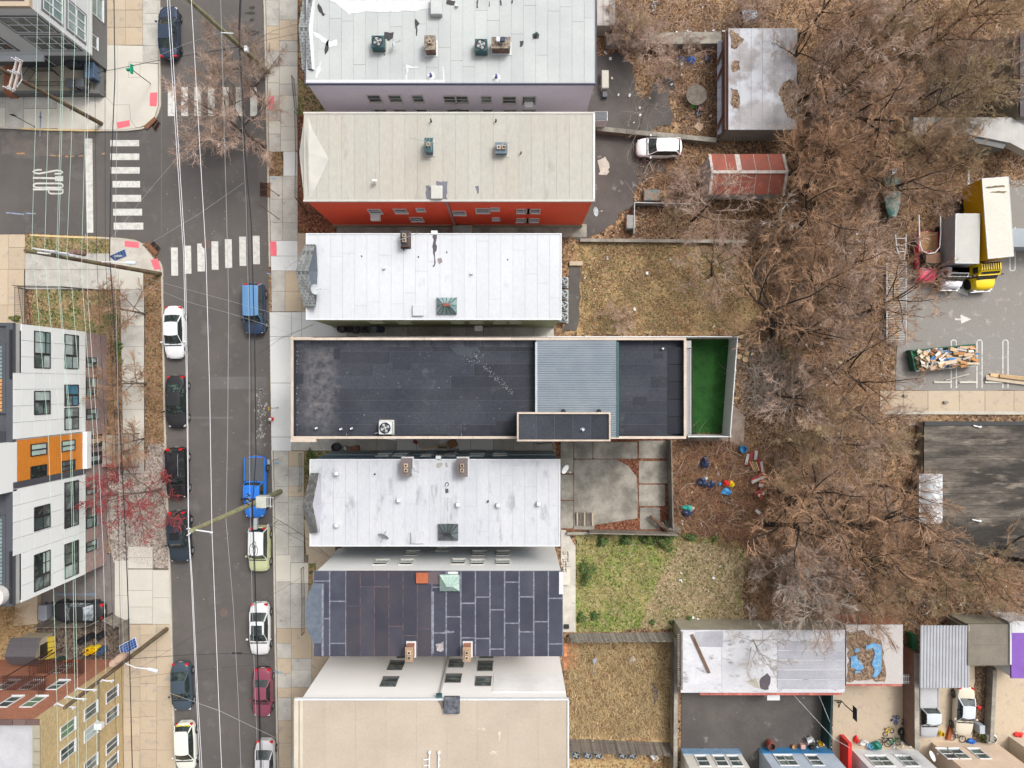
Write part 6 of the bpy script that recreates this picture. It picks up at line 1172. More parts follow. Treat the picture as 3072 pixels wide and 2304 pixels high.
for i in range(6):
 ya,yb=y0+(y1-y0)*i/6+.05,y0+(y1-y0)*(i+1)/6-.05;mb=MB();arc=[(x0+.08+(x1-x0-.16)*k/10,1.5+.55*math.sin(math.pi*k/10)) for k in range(11)];mb.add([(x,ya,z) for x,z in arc]+[(x,yb,z) for x,z in arc],[(k,k+1,k+12,k+11) for k in range(10)]);build(mb,'pane',mat('skylight_milk',(.50,.55,.60),.25,s=2,c2=(.62,.64,.66),spec=.7,rnd=.05),S_)
for i in range(7):
 y=y0+(y1-y0)*i/6;mb=MB();mb.tube([(x0+.04+(x1-x0-.08)*k/10,y,1.52+.56*math.sin(math.pi*k/10)) for k in range(11)],.04,4);build(mb,'rib',WHITE,S_)
for x,y,r_ in((2930,1280,.3),(2928,1562,.35),(2935,1660,.3)):c=P(x,y,1.3);mb=MB();mb.tube([(c.x-r_,c.y+.1,1.3),(c.x+r_,c.y-.05,1.36)],.07,5);mb.lathe((c.x+r_,c.y,1.2),[(.09,0),(.09,.2)],8);build(mb,'roof_drain',WHITE,t)
# grey building top right, mostly behind branches
t,q=terrace('low pale grey building behind the branches at the upper right','outbuilding',2740,352,3200,405,2.6,mat('roof_pale_grey',(.46,.45,.43),.8,s=.5,c2=(.38,.36,.34),fine=.1,rnd=.05),FOUND,'y',2.8,'building')
mb=MB();mb.prism(pp([(2880,398),(3034,352),(3110,400),(3110,470),(3030,428)],2.9),2.0,2.9);build(mb,'roof_wing',mat('roof_pale_grey',(.46,.45,.43),.8),t);mb=MB();mb.prism(pp([(2905,412),(2940,408),(3020,430),(3010,446),(2935,430)],2.7),.2,2.7);build(mb,'dark_side',MGREY,t)
terrace('dark building at the top right corner','outbuilding',3060,100,3300,350,3.5,mat('roof_slate',(.12,.11,.11),.9,s=.8,fine=.2),FOUND,'y',2.8,'building',seam=BLACK)
c0,c1=P(3035,685,2.4),P(3200,740,2.4);mb=MB();n=28
for i in range(n):y=c1.y+(c0.y-c1.y)*i/n;mb.box((c0.x,y,2.3),(c1.x,y+(c0.y-c1.y)/n*.6,2.4));
mb.box((c0.x+.1,c1.y+.1,0),(c1.x,c0.y-.1,2.31));tag(build(mb,'storage_container',GALV),'pale corrugated container at the right edge beside the yellow truck','container')
# metal shed roof and boards at top, behind the grey roofed house
c0,c1=P(1791,-20,2.0),P(1846,76,2.0);t=tag(empty('lean_to_roof',((c0.x+c1.x)/2,c1.y,0)),'small lean to with pale sheet roof behind the grey roofed house','lean-to');
for i in range(3):mb=MB();x=c0.x+(c1.x-c0.x)*i/3;mb.box((x+.02,c1.y,1.9),(x+(c1.x-c0.x)/3-.02,c0.y,2.0));build(mb,'roof_sheet',mat('sheet_greyish',(.50,.47,.44),.8,rnd=.08),t)
mb=MB();mb.box((c0.x+.1,c1.y+.1,0),(c1.x-.1,c0.y,1.9));build(mb,'wall',FOUND,t)
# ================================================================== vehicles
def loft(mb,rings,cap=True):
 n=len(rings[0]);vs=[p for r_ in rings for p in r_];fs=[]
 for i in range(len(rings)-1):
  for j in range(n-1):fs.append((i*n+j,i*n+j+1,(i+1)*n+j+1,(i+1)*n+j))
 if cap:fs+=[tuple(range(n-1,-1,-1)),tuple(range((len(rings)-1)*n,len(rings)*n))]
 mb.add(vs,fs)
KINDC={ # hood height, belt height, deck height, roof height, windscreen base/top, rear top/base as fractions of L from the centre (front +)
'sedan':dict(hood=.80,belt=.93,deck=.98,roof=1.44,wb=.235,wt=.075,rt=-.19,rb=-.335,tw=.66),
'old':dict(hood=.82,belt=.93,deck=.93,roof=1.38,wb=.19,wt=.09,rt=-.17,rb=-.285,tw=.62),
'hatch':dict(hood=.85,belt=.98,deck=1.02,roof=1.52,wb=.26,wt=.10,rt=-.36,rb=-.455,tw=.64),
'suv':dict(hood=1.0,belt=1.10,deck=1.10,roof=1.72,wb=.215,wt=.105,rt=-.42,rb=-.475,tw=.70),
'van':dict(hood=1.02,belt=1.12,deck=1.12,roof=1.82,wb=.27,wt=.16,rt=-.44,rb=-.485,tw=.72),
'truck':dict(hood=1.05,belt=1.15,deck=1.0,roof=1.78,wb=.24,wt=.16,rt=-.055,rb=-.085,tw=.72)}
def car(label,x,y,kind,pm,L_,W_,face,rot=0,roofm=None,group='cars parked along the street',name='parked_car',cat='car',extra=(),bedm=None,z=0,glass=None):
 K=KINDC[kind];c=P(x,y,.7);rz={'down':R(-90),'up':R(90),'left':R(180),'right':0}[face]+R(rot)
 t=tag(empty(name,(c.x,c.y,z),rz),label,cat,group);hw=W_/2;gm=glass or CGLASS
 rings=[];N_=22
 for i in range(N_+1):
  u=.5*math.sin(math.pi/2*(2*i/N_-1));x_=u*L_;e=abs(2*u);w_=hw*(1-.03*e**2)*max(.50,(1-e**5.5)**.2 if e<1 else 0)
  if kind in('suv','van','truck'):w_=hw*(1-.02*e**2)*max(.62,(1-e**9)**.14 if e<1 else 0)
  if u>K['wb']:tt=(u-K['wb'])/(.5-K['wb']);zt=K['belt']*(1-tt)+K['hood']*tt-.16*tt**5-.02
  elif u<K['rb']:tt=(K['rb']-u)/(.5+K['rb']) if K['rb']>-.5 else 0;zt=K['deck']-.02-.12*tt**4
  else:zt=K['belt']*(1-(K['wb']-u)/(K['wb']-K['rb']))+K['deck']*((K['wb']-u)/(K['wb']-K['rb']))-.02
  zb=.24+.10*e**6;half=[(0,zt+.035),(.45,zt+.03),(.74,zt+.008),(.88,zt-.03),(.955,zt-.12),(.995,zt-.26),(1.0,.62),(.985,.42),(.93,zb)]
  if 0:pass
  ring=[(x_,w_*a,b_) for a,b_ in reversed(half)][::1];ring=[(x_,w_*a,b_) for a,b_ in half][::-1]+[(x_,-w_*a,b_) for a,b_ in half][1:]
  rings.append(ring)
 for k in(0,-1): # blunt bumpers
  rings[k]=[(p[0],p[1],p[2]) for p in rings[k]]
 mb=MB();loft(mb,rings);build(mb,'body',pm,t,local=True,smooth=35)
 # greenhouse
 zb_,zr=K['belt']-.03,K['roof'];tw=W_*K['tw']/2*1.04;bw=hw*.90
 X={k:K[k]*L_ for k in('wb','wt','rt','rb')}
 def crv(x0,z0,w0,bul,n=8):return[(x0-bul*(2*i/n-1)**2*(1 if x0>0 or bul<0 else-1),w0*(2*i/n-1),z0-.03*(2*i/n-1)**2) for i in range(n+1)]
 def bulge(x0,z0,w0,sgn,n=8,amt=.09):return[(x0-sgn*amt*(2*i/n-1)**2,w0*(2*i/n-1),z0-.03*(2*i/n-1)**4) for i in range(n+1)]
 A,B_=bulge(X['wb'],zb_+.02,bw*.93,1),bulge(X['wt'],zr-.03,tw*.93,1)
 C_,D_=bulge(X['rt'],zr-.03,tw*.93,-1,amt=.06),bulge(X['rb'],K['deck']+.0,bw*.90,-1,amt=.06)
 mb=MB();mb.add(A+B_,[(i,i+1,9+i+1,9+i) for i in range(8)]);build(mb,'windshield',gm,t,local=True,smooth=60)
 mb=MB();mb.add(C_+D_,[(i,i+1,9+i+1,9+i) for i in range(8)]);build(mb,'rear_window',gm,t,local=True,smooth=60)
 # roof panel
 nx=6;rr_=[]
 for i in range(nx+1):
  q=i/nx;x0=X['rt']+(X['wt']-X['rt'])*q;sg=1;amt=.09*q-.06*(1-q)
  rr_.append([(x0-amt*(2*j/8-1)**2,tw*(2*j/8-1),zr+.03*math.sin(math.pi*q)*1.0-.035*(2*j/8-1)**4) for j in range(9)])
 mb=MB();n9=9;vs=[p for r__ in rr_ for p in r__];k0=len(vs);mb.add(vs+[(p[0],p[1],p[2]-.06) for p in vs],[(i*9+j,(i+1)*9+j,(i+1)*9+j+1,i*9+j+1) for i in range(nx) for j in range(8)]+[(i*9+8,(i+1)*9+8,k0+(i+1)*9+8,k0+i*9+8) for i in range(nx)]+[(i*9,k0+i*9,k0+(i+1)*9,(i+1)*9) for i in range(nx)]+[(j,j+1,k0+j+1,k0+j) for j in range(8)]+[(nx*9+j,k0+nx*9+j,k0+nx*9+j+1,nx*9+j+1) for j in range(8)])
 build(mb,'roof',roofm or pm,t,local=True,smooth=45)
 for s in(-1,1):
  # side glass split by the middle pillar, and pillars
  lo=[(X['wb'],s*bw*.97,zb_),(X['wt']-.5*(X['wt']-X['rt']),s*bw,zb_+.01),(X['rb'],s*bw*.94,K['deck']-.02)];hi=[(X['wt']-.06,s*tw*.99,zr-.06),(X['wt']-.5*(X['wt']-X['rt']),s*tw,zr-.05),(X['rt']+.04,s*tw*.99,zr-.06)]
  for i in range(2):
   mb=MB();q=[lo[i],lo[i+1],hi[i+1],hi[i]];mb.add(q,[(0,1,2,3) if s<0 else(3,2,1,0)]);build(mb,'side_window',gm,t,local=True)
  for a,b_,w_ in((lo[0],hi[0],.032),(lo[2],hi[2],.055),(lo[1],hi[1],.03)):
   mb=MB();mb.tube([a,b_],w_,5);build(mb,'pillar',roofm or pm if w_>.03 else BLACK,t,local=True)
  mb=MB();mb.cbox((X['wb']-.30,s*(hw+.02) if s>0 else s*(hw+.2),zb_-.02),(X['wb']-.15,s*(hw+.2) if s>0 else s*(hw+.02),zb_+.13),.03);build(mb,'mirror',pm if kind!='truck' else BLACK,t,local=True)
  for xx in(.31*L_,-.30*L_):
   r_=.33 if kind in('sedan','old','hatch') else.37
   mb=MB();mb.lathe((xx,s*(hw-.10),r_),[(r_*.62,-.09),(r_*.97,-.1),(r_,-.06),(r_,.06),(r_*.97,.1),(r_*.62,.09)],18,'y');wh=build(mb,'wheel',TYRE,t,local=True,smooth=50)
   mb=MB();mb.lathe((xx,s*(hw-.01),r_),[(r_*.62,-.012),(r_*.62,.012),(r_*.15,.02)],14,'y');build(mb,'rim',STEEL,wh,local=True)
   mb=MB();mb.lathe((xx,s*(hw-.03),r_+.02),[(r_*1.12,-.05),(r_*1.12,.034)],16,'y');mb.v=[(p[0],p[1],max(p[2],.27)) for p in mb.v];build(mb,'wheel_arch',BLACK,t,local=True)
  tlw=.16 if kind in('suv','van','truck') else.24
  mb=MB();mb.cbox((-L_*.488,min(s*hw*.46,s*hw*.80),.68),(-L_*.488+.20,max(s*hw*.46,s*hw*.80),K['deck']-.06+(.25 if kind in('suv','van') else 0)),.03);build(mb,'tail_light',TLIGHT,t,local=True)
  mb=MB();mb.cbox((L_*.485-.30,min(s*hw*.46,s*hw*.80),.58),(L_*.485-.02,max(s*hw*.46,s*hw*.80),K['hood']-.10),.04);build(mb,'headlight',HLIGHT,t,local=True)
 for xx,m in((L_*.5,pm),(-L_*.5,pm)):
  s=1 if xx>0 else-1;mb=MB();mb.cbox((min(xx-.16*s,xx+.02*s),-hw*.58,.30),(max(xx-.16*s,xx+.02*s),hw*.58,.60),.05);build(mb,'bumper',m if kind!='old' else BLACK,t,local=True)
 mb=MB();mb.box((-L_*.5-.05,-.18,.62),(-L_*.5-.035,.18,.76));build(mb,'number_plate',mat('plate_pale',(.55,.55,.45),.5),t,local=True)
 mb=MB() # shut lines of bonnet and boot
 zc=K['belt'];
 for u in(K['wb']+.01,):mb.box((u*L_,-hw*.80,zc-.02),(u*L_+.10,hw*.80,zc+.015))
 build(mb,'cowl',BLACK,t,local=True)
 for a in(-.28,.28):mb=MB();mb.tube([(X['wb']+.04,a,zb_+.06),(X['wb']-.16,a+.42,zb_+.17)],.012,4);build(mb,'wiper',BLACK,t,local=True)
 if 'sunroof' in extra:mb=MB();mb.cbox((X['wt']-1.0,-tw*.62,zr-.01),(X['wt']-.35,tw*.62,zr+.045),.02);build(mb,'sunroof',BLACK,t,local=True)
 if 'panoroof' in extra:mb=MB();mb.cbox((X['rt']+.35,-tw*.76,zr-.02),(X['wt']+.02,tw*.76,zr+.042),.02);build(mb,'panorama_roof',gm,t,local=True)
 if 'rails' in extra:
  for s in(-1,1):mb=MB();mb.tube([(X['rt']+.15,s*tw*.86,zr-.02),(X['rt']+.25,s*tw*.86,zr+.07),(X['wt']-.35,s*tw*.86,zr+.07),(X['wt']-.25,s*tw*.86,zr-.02)],.028,5);build(mb,'roof_rail',extra[-1] if not isinstance(extra[-1],str) else CHROME,t,local=True)
 if 'ribs' in extra:
  for k in range(-3,4):mb=MB();mb.box((X['rt']+.2,k*tw*.25-.02,zr),(X['wt']-.25,k*tw*.25+.02,zr+.045));build(mb,'roof_rib',roofm or pm,t,local=True)
 if kind=='truck' and bedm:
  mb=MB();mb.cbox((-L_*.485,-hw*.88,K['deck']-.06),(X['rb']-.08,hw*.88,K['deck']+.05),.03);build(mb,'bed_cover',bedm,t,local=True)
  for s in(-1,1):mb=MB();mb.cbox((-L_*.49,min(s*hw*.89,s*hw*.985),K['deck']-.1),(X['rb']-.06,max(s*hw*.89,s*hw*.985),K['deck']+.08),.02);build(mb,'bed_rail',pm,t,local=True)
 if 'spoiler' in extra:mb=MB();mb.cbox((X['rt']-.12,-tw*.85,zr-.06),(X['rt']+.1,tw*.85,zr-.01),.02);build(mb,'spoiler',pm,t,local=True)
 if 'stickers' in extra:
  for s in(-1,1):mb=MB();mb.box((-L_*.47,s*.32-.26,K['deck']-.02),(-L_*.43,s*.32+.26,K['deck']+.03));build(mb,'yellow_sticker',mat('sticker_yellow',(.6,.56,.03),.5),t,local=True)
 return t
car('dark navy sedan parked at the kerb just above the upper crosswalk',507,97,'sedan',paint('navy',(.022,.035,.065)),4.65,1.82,'up',1)
car('clean white sedan parked below the intersection on the left kerb',523,997,'sedan',paint("white",(.66,.66,.70),.3),4.65,1.82,'down',1)
car('boxy two tone blue van parked on the right kerb below the crosswalk',765,927,'van',paint('navy2',(.02,.04,.085)),4.5,1.82,'down',.5,roofm=paint('blue_worn',(.10,.24,.44),.4),extra=('ribs',))
car('glossy black sedan with reflections of branches on the left kerb',530,1205,'sedan',paint('black',(.012,.012,.014),.12),4.65,1.86,'down',1,glass=mat('car_glass_black',(.012,.02,.018),.05,s=3,c2=(.06,.10,.08),th=.6,wd=.06,fine=0,spec=.9))
car('black SUV with bright red tail lights beneath the red budded tree',532,1418,'suv',paint('black2',(.014,.013,.015),.15),4.5,1.86,'down',1,extra=('rails',))
car('dark grey blue boxy SUV with sunroof below the red budded tree',540,1608,'suv',paint('slate',(.022,.032,.045)),4.55,1.86,'down',2,extra=('sunroof','ribs'))
car('bright blue pickup truck with grey bed cover beneath the utility pole',767,1460,'truck',paint('blue',(.02,.17,.62),.25),5.4,1.9,'down',-.5,name='pickup_truck',cat='pickup truck',bedm=mat('bed_cover_grey',(.10,.11,.125),.6,fine=.1),extra=('ribs',))
car('small pale green SUV with white roof under the overhead cables',779,1645,'suv',paint('lime_pale',(.46,.48,.28),.3),4.0,1.82,'down',-.5,roofm=paint('white_roof',(.66,.68,.68),.3))
car('white sedan with dark panoramic roof on the right kerb',779,1886,'sedan',paint("white",(.66,.66,.70)),4.65,1.84,'down',0,extra=('panoroof',))
car('steel blue grey sedan on the left kerb in the lower part of the street',545,2060,'sedan',paint('steelblue',(.045,.066,.09),.3),4.35,1.82,'down',2)
car('old maroon sedan with square corners on the right kerb',787,2077,'old',paint('maroon',(.22,.05,.085),.4),4.35,1.74,'down',-1)
car('white hatchback with yellow stickers on its tail at the bottom left kerb',557,2238,'hatch',paint('ivory',(.64,.65,.59),.3),4.3,1.84,'down',2,extra=('stickers','spoiler'))
car('silver sedan cut off by the bottom edge on the right kerb',795,2296,'sedan',paint('silver',(.50,.50,.52),.25),4.6,1.82,'down',-.5)
car('black car nosed into the driveway of the white panelled building',235,1834,'sedan',paint('black',(.012,.012,.014)),4.6,1.82,'left',0,group=None,glass=mat('car_glass_grey',(.08,.10,.11),.1,s=2,c2=(.28,.30,.33),th=.5,wd=.08,fine=0,spec=.9))
car('white hatchback parked on the dry yard behind the red walled house',1977,443,'hatch',paint('white2',(.68,.69,.70),.3),4.0,1.75,'left',0,group=None,extra=('spoiler',))
car('old silver pickup with its nose towards the terrace houses, against the brown wall',2781,2132,'truck',paint('silver_old',(.40,.40,.42),.5),4.6,1.7,'down',0,group=None,name='pickup_truck',cat='pickup truck',roofm=paint('silver_roof',(.48,.52,.54),.5),bedm=mat('bed_cover_pale',(.50,.50,.52),.6))
car('old cream and black sedan with bright silver roof beside the planting strip',2893,2133,'old',paint('cream_old',(.55,.50,.40),.5),4.4,1.72,'down',-3,group=None,roofm=paint('silver_bright',(.50,.54,.62),.4))
# box trucks
def box_truck(label,roofpx,zt,pm,sidem,cabc,cabL,cabW,rz,boxm,yellow):
 A=[P(x,y,zt) for x,y in roofpx];ctr=(A[0]+A[1]+A[2]+A[3])/4;t=tag(empty('box_truck',(ctr.x,ctr.y,0)),label,'truck')
 mb=MB();top=[(p.x,p.y) for p in A];mb.prism(top,.95,zt-.03);build(mb,'cargo_box',sidem,t)
 mb=MB();q=[((p[0]-ctr.x)*.985+ctr.x,(p[1]-ctr.y)*.995+ctr.y) for p in top];mb.prism(q,zt-.03,zt+.02);build(mb,'box_roof',boxm,t)
 mb=MB()
 for a,b in zip(A,A[1:]+A[:1]):mb.tube([a,b],.045,5)
 build(mb,'edge_trim',FLASH,t)
 d=((A[2]+A[3])/2-(A[0]+A[1])/2).normalized();n_=Vector((-d.y,d.x,0));w_=(A[1]-A[0]).length/2
 e=(A[2]+A[3])/2;e.z=0
 def bx(a,b,c0,c1,z0,z1):return[e+d*a+n_*c0,e+d*b+n_*c0,e+d*b+n_*c1,e+d*a+n_*c1]
 W2=cabW/2
 mb=MB();mb.prism(bx(.15,cabL*.52,-W2,W2,0,0),.5,2.0);cabo=build(mb,'cab',pm,t)
 mb=MB();vs=[(p.x,p.y,2.0) for p in bx(.15,cabL*.50,-W2*.98,W2*.98,0,0)]+[(p.x,p.y,2.32) for p in bx(.22,cabL*.36,-W2*.85,W2*.85,0,0)];mb.add(vs,[(4,5,6,7),(7,6,5,4),(0,1,5,4),(1,2,6,5),(2,3,7,6),(3,0,4,7)]);build(mb,'cab_roof',pm,t)
 mb=MB();v1=bx(cabL*.52+.01,cabL*.52+.3,-W2*.9,W2*.9,0,0);v0=bx(cabL*.40,cabL*.4,-W2*.82,W2*.82,0,0);mb.add([(v1[1].x,v1[1].y,1.55),(v1[2].x,v1[2].y,1.55),(v0[2].x,v0[2].y,2.29),(v0[1].x,v0[1].y,2.29)],[(0,1,2,3)]);build(mb,'windshield',CGLASS,t)
 mb=MB();vs=[];
 rg=[]
 for k in range(7):
  u=cabL*.52+.1+(cabL*.48-.1)*k/6;ww=W2*(1-.22*(k/6)**3);zz=1.5-.18*(k/6)**2.5-(.25 if k==6 else 0)
  rg.append([tuple(e+d*u+n_*(ww*a)+Vector((0,0,z_))) for a,z_ in((-1,.45),(-1,zz-.35),(-.85,zz-.05),(-.4,zz+.04),(.4,zz+.04),(.85,zz-.05),(1,zz-.35),(1,.45))])
 loft(mb,rg);build(mb,'hood',pm,t,smooth=50)
 mb=MB();mb.prism(bx(cabL-.02,cabL+.13,-W2*.9,W2*.9,0,0),.4,.7);build(mb,'bumper',CHROME,t)
 for s in(-1,1):
  mb=MB();mb.prism(bx(cabL*.2,cabL*.42,s*(W2+.005),s*(W2-.02),0,0),1.35,2.0);build(mb,'side_window',CGLASS,t)
  mb=MB();q=e+d*(cabL*.5)+n_*(s*(W2+.25));mb.box((q.x-.12,q.y-.06,1.5),(q.x+.12,q.y+.06,1.9));build(mb,'mirror',BLACK,t)
  mb=MB();mb.prism(bx(cabL-.1,cabL+.05,s*W2*.55,s*W2*.85,0,0),.8,1.05);build(mb,'headlight',HLIGHT,t)
  for u in(cabL*.75,-(A[0]-A[3]).length*.78):
   q=e+d*u+n_*(s*(w_-.25));mb=MB();mb.lathe((0,0,0),[(.2,-.13),(.45,-.14),(.48,0),(.45,.14),(.2,.13)],16,'x');ang=math.atan2(n_.y,n_.x);M_=Matrix.Translation((q.x,q.y,.48))@Matrix.Rotation(ang,4,'Z');mb.v=[tuple(M_@Vector(p)) for p in mb.v];build(mb,'wheel',TYRE,t)
 mb=MB();mb.prism(bx(-(A[0]-A[3]).length+.05,.6,-.45,.45,0,0),.6,.94);build(mb,'chassis',BLACK,t);return t,bx
t,bx=box_truck('long yellow box truck with cream roof standing beside the parking lot',((2946,537),(3025,531),(3041,768),(2964,776)),3.5,paint('yellow',(.80,.56,.0),.35),mat('box_side_yellow',(.68,.36,.0),.4,v=.05),None,2.45,1.95,0,mat('box_roof_cream',(.56,.54,.47),.5,v=.05,s=.5),True)
mb=MB()
for u in(.55,.85,1.15,1.45,1.75):pass
for k in range(9):mb.prism(bx(.3,.85,-.85+k*.2,-.77+k*.2,0,0),2.32,2.345)
build(mb,'roof_rib',paint('yellow',(.8,.56,0)),t)
for q_ in([(2954,562),(2985,557),(3012,556),(3015,560),(2985,564),(2960,565)],[(2968,577),(2995,573),(3022,575),(3010,579),(2985,579)]):
 mb=MB();mb.prism(blob(q_,3.52,1,8,2),3.521,3.53);build(mb,'dark_streak',mat('streak_brown',(.22,.17,.10),.9,v=.3,s=3),t)  # thin dark brown streaks across the cream box roof
box_truck('white box truck with grey roof parked against the yellow truck',((2867,642),(2939,642),(2936,790),(2865,789)),3.1,paint('white3',(.72,.72,.76),.35),mat('box_side_grey',(.42,.42,.44),.5,v=.08,s=1.5),None,1.9,1.8,0,mat('box_roof_grey',(.46,.45,.42),.6,s=.8,v=.08,fine=.08),False)
car('red pickup with rusty open bed half hidden under bare branches',2778,772,'truck',paint('redpink',(.62,.03,.10),.35),4.5,1.75,'down',0,group=None,name='pickup_truck',cat='pickup truck',roofm=mat('roof_rust_brown',(.24,.13,.08),.8,s=3,fine=.2),bedm=mat('bed_rusty',(.42,.20,.06),.9,s=3,c2=(.30,.20,.13),fine=.2))
# trailer frames, boat, dumpster
def frame_u(label,name,pts,z,m,cat,r_=.07,x=()):
 t=tag(empty(name,P(*pts[0])),label,cat);mb=MB();mb.tube([P(*p,z) for p in pts],r_,6);build(mb,'frame',m,t)
 for a,b in x:mb=MB();mb.tube([P(*a,z),P(*b,z)],r_*.6,5);build(mb,'cross_bar',m,t)
 for s in(0,-1):c=P(*pts[s]);mb=MB();mb.tube([P(*pts[s],z),Vector((c.x,c.y,0))],r_,5);build(mb,'leg',m,t)
frame_u('white U shaped tube frame standing above the red pickup','tube_frame',[(2757,645),(2758,700),(2760,735),(2768,753),(2785,761),(2805,758),(2819,742),(2822,700),(2821,650)],1.9,WHITE,'frame',.05)
frame_u('narrow white boat trailer frame under the branches left of the red pickup','boat_trailer',[(2686,705),(2690,745),(2702,778),(2712,778),(2717,745),(2718,703)],.7,FLASH,'trailer',.06,(((2687,715),(2718,715)),((2690,735),(2717,735)),((2694,755),(2715,755))))
t=tag(empty('covered_boat',P(2680,590)),'small boat under a torn teal cover, hidden by branches','boat');c0,c1=P(2657,530,.9),P(2703,650,.9);mb=MB();xm=(c0.x+c1.x)/2
rg=[]
for k in range(9):
 u=k/8;y=c0.y+(c1.y-c0.y)*u;w_=(c1.x-c0.x)/2*(1-.6*max(0,(u-.55)/.45)**2);rg.append([(xm-w_*.6,y,.2),(xm-w_,y,.8),(xm-w_*.6,y,.92),(xm,y,1.0),(xm+w_*.6,y,.92),(xm+w_,y,.8),(xm+w_*.6,y,.2)])
loft(mb,rg);build(mb,'hull',mat('tarp_teal',(.06,.16,.14),.7,s=1.6,c2=(.30,.30,.27),th=.5,wd=.08,fine=.2),t,smooth=50);mb=MB();c=P(2677,525,.8);mb.box((c.x-.35,c.y,.3),(c.x+.35,c.y+.6,.9));build(mb,'outboard_motor',FLASH,t)
D4=[(2734,1052),(2925,1033),(2930,1097),(2748,1113)];t=tag(empty('debris_container',P(2830,1075)),'green open container heaped with wood and cardboard in the parking lot','container');a=[P(x,y,.95) for x,y in D4]
mb=MB();mb.prism(a,.15,.3);build(mb,'floor',GREENP,t)
for i in range(4):
 p,q=a[i],a[(i+1)%4];d=(q-p).normalized();n_=Vector((-d.y,d.x,0))*.06;mb=MB();mb.prism([p-n_,q-n_,q+n_,p+n_],.15,.95);build(mb,'side_wall',mat('container_green',(.03,.12,.08),.6,v=.15,s=3) if i!=2 else mat('container_rim',(.40,.36,.30),.7),t)
rd=random.Random(3);cols=[mat('scrap_'+n,c_,.8,v=.15,s=3) for n,c_ in(('tan',(.60,.42,.26)),('orange',(.52,.24,.08)),('white',(.72,.70,.68)),('brown',(.22,.12,.08)),('cream',(.68,.58,.44)),('grey',(.30,.30,.32)),('blue',(.05,.22,.55)))]
for k in range(170):
 u,v=rd.random(),rd.random();p=(a[0].lerp(a[1],.04+.92*u)).lerp(a[3].lerp(a[2],.04+.92*u),.08+.84*v);z_=.8+rd.random()*.75;L_=rd.uniform(.25,1.5)*(1 if u>.35 else.5);w_=rd.uniform(.06,.35);an=rd.gauss(.08,.25) if u>.4 else rd.uniform(0,3);L_=min(L_,2*min(u,1-u)*5.4+.2)
 dx,dy=math.cos(an)*L_/2,math.sin(an)*L_/2;nx_,ny_=-math.sin(an)*w_/2,math.cos(an)*w_/2;tl=rd.uniform(-.15,.15)
 if abs(dy)>.5:continue
 vs=[(p.x-dx-nx_,p.y-dy-ny_,z_-tl),(p.x+dx-nx_,p.y+dy-ny_,z_+tl),(p.x+dx+nx_,p.y+dy+ny_,z_+tl),(p.x-dx+nx_,p.y-dy+ny_,z_-tl)];mb=MB();mb.add(vs+[(q[0],q[1],q[2]+.05) for q in vs],[(3,2,1,0),(4,5,6,7),(0,1,5,4),(1,2,6,5),(2,3,7,6),(3,0,4,7)])
 build(mb,'scrap_board',cols[rd.choice((0,0,1,2,2,3,4,4,5,0,1)) if k%24 else 6],t)
t=tag(empty('plank_stack',P(3010,1138)),'stack of pale planks lying below the parking bays','planks')
for i,(x0,y0,x1,y1,w_) in enumerate(((2962,1128,3090,1146,.22),(2975,1124,3090,1136,.3),(2960,1135,3090,1152,.25),(3000,1127,3095,1139,.3))):p,q=P(x0,y0,.3),P(x1,y1,.3);d=(q-p).normalized();n_=Vector((-d.y,d.x,0))*w_/2;mb=MB();mb.prism([p-n_,q-n_,q+n_,p+n_],.03+i*.07,.1+i*.07);build(mb,'plank',WOODN if i%2 else CONC_T,t)
mb=MB();mb.tube([P(2837,1141,.1),P(2908,1122,.3)],.06,5);tag(build(mb,'loose_bar',CONC_P),'pale bar lying between the debris container and the wheel stops','bar')
# wire mesh stone wall
t=tag(empty('gabion_wall',P(2700,900)),'long narrow strip of rusty leaves behind wire mesh beside the parking lot','fence');a,b=P(2704,785,1.4),P(2694,1024,1.4)
mb=MB();mb.box((b.x-.35,b.y,0),(a.x+.35,a.y,.5));build(mb,'infill',mat('mesh_infill',(.40,.22,.09),.95,s=1.2,c2=(.38,.33,.28),th=.5,wd=.08,fine=.25,tex='leaf',c3=(.55,.38,.2)),t)
n=34
for i in range(n+1):y=b.y+(a.y-b.y)*i/n;mb=MB();mb.tube([(b.x-.55,y,.6),(b.x+.75,y,1.3)],.025,4);build(mb,'mesh_bar',FLASH,t)
for dx,z_ in((-.55,.6),(.75,1.3)):mb=MB();mb.tube([(b.x+dx,b.y,z_),(b.x+dx,a.y,z_)],.05,5);build(mb,'mesh_rail',FLASH,t)
# ================================================================== poles, wires, signs
def utility_pole(label,base,top,h,m,r_=.17):
 a=P(*base);b=P(*top,h);t=tag(empty('utility_pole',a),label,'utility pole');mb=MB();mb.tube([a,a.lerp(b,.33),a.lerp(b,.66),b],r_*1.15,12,r_*.75);build(mb,'pole',m,t,smooth=60);return t,a,b
def insul(t,p,u=Vector((0,0,1)),s=.12):mb=MB();mb.tube([p,p+u*s*.5,p+u*s,p+u*s*1.8],s*.55,8,s*.3);build(mb,'insulator',mat('porcelain',(.66,.66,.70),.3),t)
def arm(t,p0,p1,m=STEEL,r_=.06):mb=MB();mb.tube([p0,p1],r_,6);build(mb,'crossarm',m,t)
